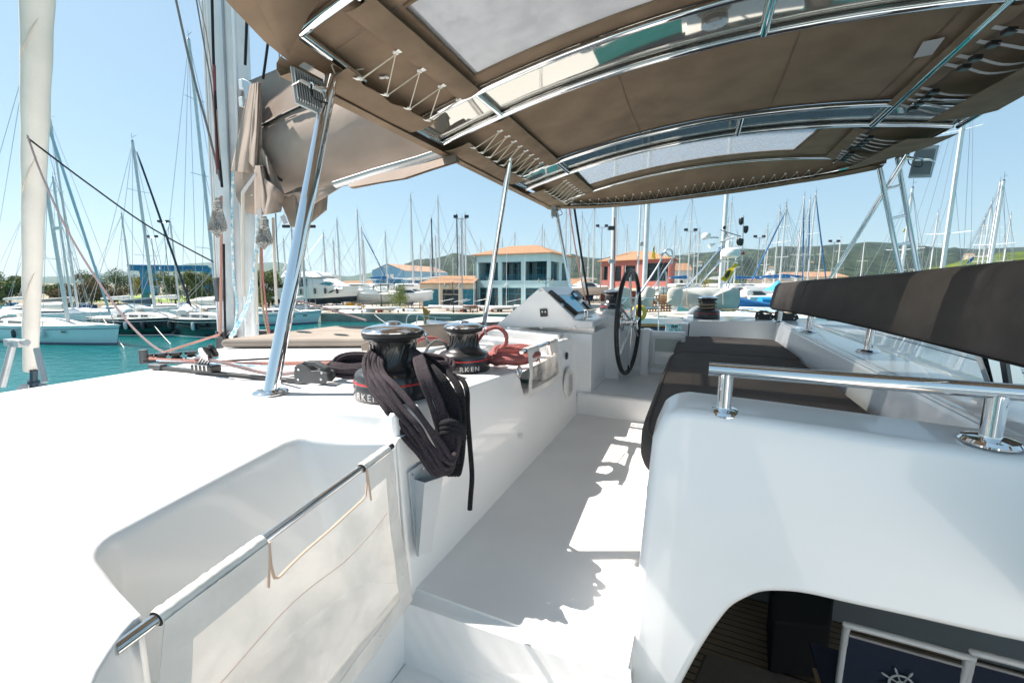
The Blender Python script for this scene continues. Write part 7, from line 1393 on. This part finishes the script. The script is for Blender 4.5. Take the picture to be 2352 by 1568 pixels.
m = MB(); m.tube([N(1645+10, 528, 14.1), N(1668, 533, 14.1), N(1702, 543, 14.1)], .014, 5); m.lathe(N(1663, 523, 14.1), [(0, -.02), (.06, 0), (.06, .03), (0, .05)], 10, axis=(1, -1, 0)); [m.tube([N(1668, 534, 14.1), N(1668+dx, 545, 14.1)], .01, 4) for dx in (-5, 0, 6)]; m.build('wind_vane', BLACK, o)
def flag(label, pts, D_, m_, marks=()):
    P_ = [N(x, y, D_) for x, y in pts]; rows = [[P_[0].lerp(P_[3], u).lerp(P_[1].lerp(P_[2], u), v)+Vector((.03*math.sin(v*9+u*3), .05*math.sin(v*8+u*2), 0)) for u in (0, .25, .5, .75, 1)] for v in [i/10 for i in range(11)]]
    f_ = empty('flag', P_[0], label, 'flag', 'small flags and pennants'); MB().slab(rows, (.0, .004, 0)).build('cloth', m_, f_)
    for (mp, mm) in marks: Q_ = [N(x, y, D_-.06) for x, y in mp]; m = MB(); m.prism(Q_, (0, .004, 0)); m.build('mark', mm, f_)
YF = mat('flag_yellow', (.75, .48, .01), .7)
flag('long yellow flag with a black device hanging from the radar gantry', [(1688, 603), (1654, 640), (1669, 648), (1694, 610)], 13.6, YF, [([(1672, 622), (1679, 618), (1675, 634), (1667, 640), (1665, 632)], BLACK)])
flag('blue and white striped flag by the tall white mast', [(1658, 563), (1647, 575), (1650, 582), (1660, 574)], 14.6, mat('flag_blue', (.03, .14, .42), .7), [([(1650, 572), (1657, 566), (1657.5, 568), (1650, 574)], WHITE), ([(1650, 577), (1658, 571), (1658, 573), (1650, 579)], WHITE)])
flag('white flag with pink marks left of the yellow flag', [(1654, 595), (1647, 625), (1642, 632), (1650, 594)], 14.8, mat('flag_white', (.6, .58, .6), .7), [([(1646, 614), (1649, 613), (1647, 624), (1644, 625)], mat('flag_pink', (.5, .1, .15), .7))]); flag('small red pennant beside the radar dome', [(1705, 575), (1711, 583), (1709, 586), (1704, 584)], 13.9, mat('flag_red', (.5, .03, .03), .7))
flag('tall yellow pennant standing above the pink roof', [(1502, 562), (1497, 590), (1506, 597), (1504, 570)], 60, YF, [([(1500, 570), (1502, 568), (1503, 574), (1501, 575)], BLACK)]); flag('yellow pennant fluttering beside the ladder', [(2083, 520), (2073, 532), (2076, 534), (2086, 525)], 40, YF); flag('blue and white flag right of the ladder above the seat back', [(2236, 588), (2222, 602), (2224, 606), (2238, 594)], 30, mat('flag_blue', (0,)*3))
# blue covered booms and small craft further right
def boomed(pts, D_, r0, m_, label, grp='covered booms beyond the seat back'):
    P_ = [N(x, y, D_) for x, y in pts]; tag(MB().tube(P_, [r0*(1-.65*i/(len(P_)-1)) for i in range(len(P_))], 12).build('covered_boom', m_), label, 'boom', grp)
boomed([(1690, 694), (1730, 700), (1770, 704), (1800, 705)], 18, .26, BCOV, 'long deep blue sail cover tapering to the right behind the winch'); boomed([(1700, 709), (1760, 709), (1880, 706)], 17, .09, ALU, 'bare white boom below the long blue sail cover')
boomed([(1745, 692), (1790, 691), (1850, 689)], 30, .35, mat('bright_blue_cover', (.01, .25, .55), .8, bump=.5, bscale=5), 'bright blue covered boom under the tarpaulin'); boomed([(1720, 684), (1780, 683), (1840, 682)], 32, .18, ALU, 'white spar above the bright blue cover')
c = N(1788, 664, 36); o = empty('blue_tarpaulin', c, 'bright blue tarpaulin tent beyond the end of the seat back', 'tarpaulin'); rr = random.Random(2); m = MB(); m.grid([[N(1788, 642, 36)+Vector((.9*t*(1+.18*math.sin(5*a))*math.cos(a), .9*t*math.sin(a), -.9*t**.8)) for a in [2*math.pi*j/20 for j in range(20)]] for t in (.02, .3, .6, .85, 1.05)], False, True); m.build('sheet', mat('tarp_blue', (.02, .26, .50), .6, bump=.5, bscale=2), o)
c = N(1752, 720, 16.5); o = empty('solar_panels', c, 'row of pale blue solar panels above the black clutches', 'solar panel'); a, b = N(1703, 722, 16.5), N(1830, 716, 15.5); m = MB(); m.obox(a, b-a, Vector((-.2, .95, .12)), (0, 0, .03)); m.build('panel_frame', WHITE, o)
for i in range(8): m = MB(); p_ = a.lerp(b, (i+.06)/8); m.obox(p_+Vector((0, .03, .032)), (b-a)*.88/8, Vector((-.19, .88, .112)), (0, 0, .006)); m.build('cell', mat('solar_blue', (.20, .34, .46), .15, coat=.6), o)
c = N(1625, 722, 11); o = empty('grey_dinghy', c, 'grey inflatable bow beside the far winch', 'inflatable boat'); cover('tube', sm2([(1572, 735), (1580, 716), (1600, 704), (1618, 706), (1612, 730), (1590, 742)], 3), 11.5, .6, mat('grey_hypalon', (.16, .18, .20), .6), o)
lad2 = None
# stern of the boat beyond the sunpad: timber rudder head and rails
D3 = 24; c = N(978, 735, D3); o = empty('wooden_rudder', c, 'tall varnished timber rudder head rising beyond the winches', 'rudder'); m = MB(); m.prism([N(x, y, D3) for x, y in ((969, 703), (974, 706), (986, 716), (984, 723), (984, 745), (972, 745), (973, 726))], f_*.25); m.build('blade', mat('orange_wood', (.45, .20, .04), .45, var=.2), o, bevel=.02)
c = N(950, 745, D3); o = empty('stern_rails', c, 'bent steel stern rails left of the timber rudder', 'rail'); m = MB()
for pl in ([(933, 742), (935, 728), (945, 722), (972, 727), (976, 745)], [(957, 745), (958, 727), (966, 724), (1000, 729), (1035, 730)], [(1000, 729), (1000, 745)]): m.tube(smooth([N(x, y, D3) for x, y in pl], 4), .03, 6)
m.build('tube', STEEL, o)
c = N(1000, 748, D3+1); m = MB(); m.obox(N(930, 747, D3+1)-Vector((0, 0, 1.6)), N(1180, 750, D3)-N(930, 747, D3+1), f_*3, (0, 0, 1.6)); tag(m.build('boat_stern', CC, bevel=.15), 'low cream boat deck below the timber rudder', 'boat')
# ================================================================ AIR
hm = bpy.data.materials.new('haze'); hm.use_nodes = True; n = hm.node_tree; n.nodes.remove(n.nodes['Principled BSDF']); v = n.nodes.new('ShaderNodeVolumePrincipled')
v.inputs['Color'].default_value = (.62, .82, 1, 1); v.inputs['Density'].default_value = .000048; v.inputs['Anisotropy'].default_value = .2
n.links.new(v.outputs[0], n.nodes['Material Output'].inputs['Volume'])
o = MB().box((-9000, -3000, -900), (9000, 9500, 420)).build('haze', hm); tag(o, 'thin pale haze over the harbour and hills', 'haze', kind='stuff')
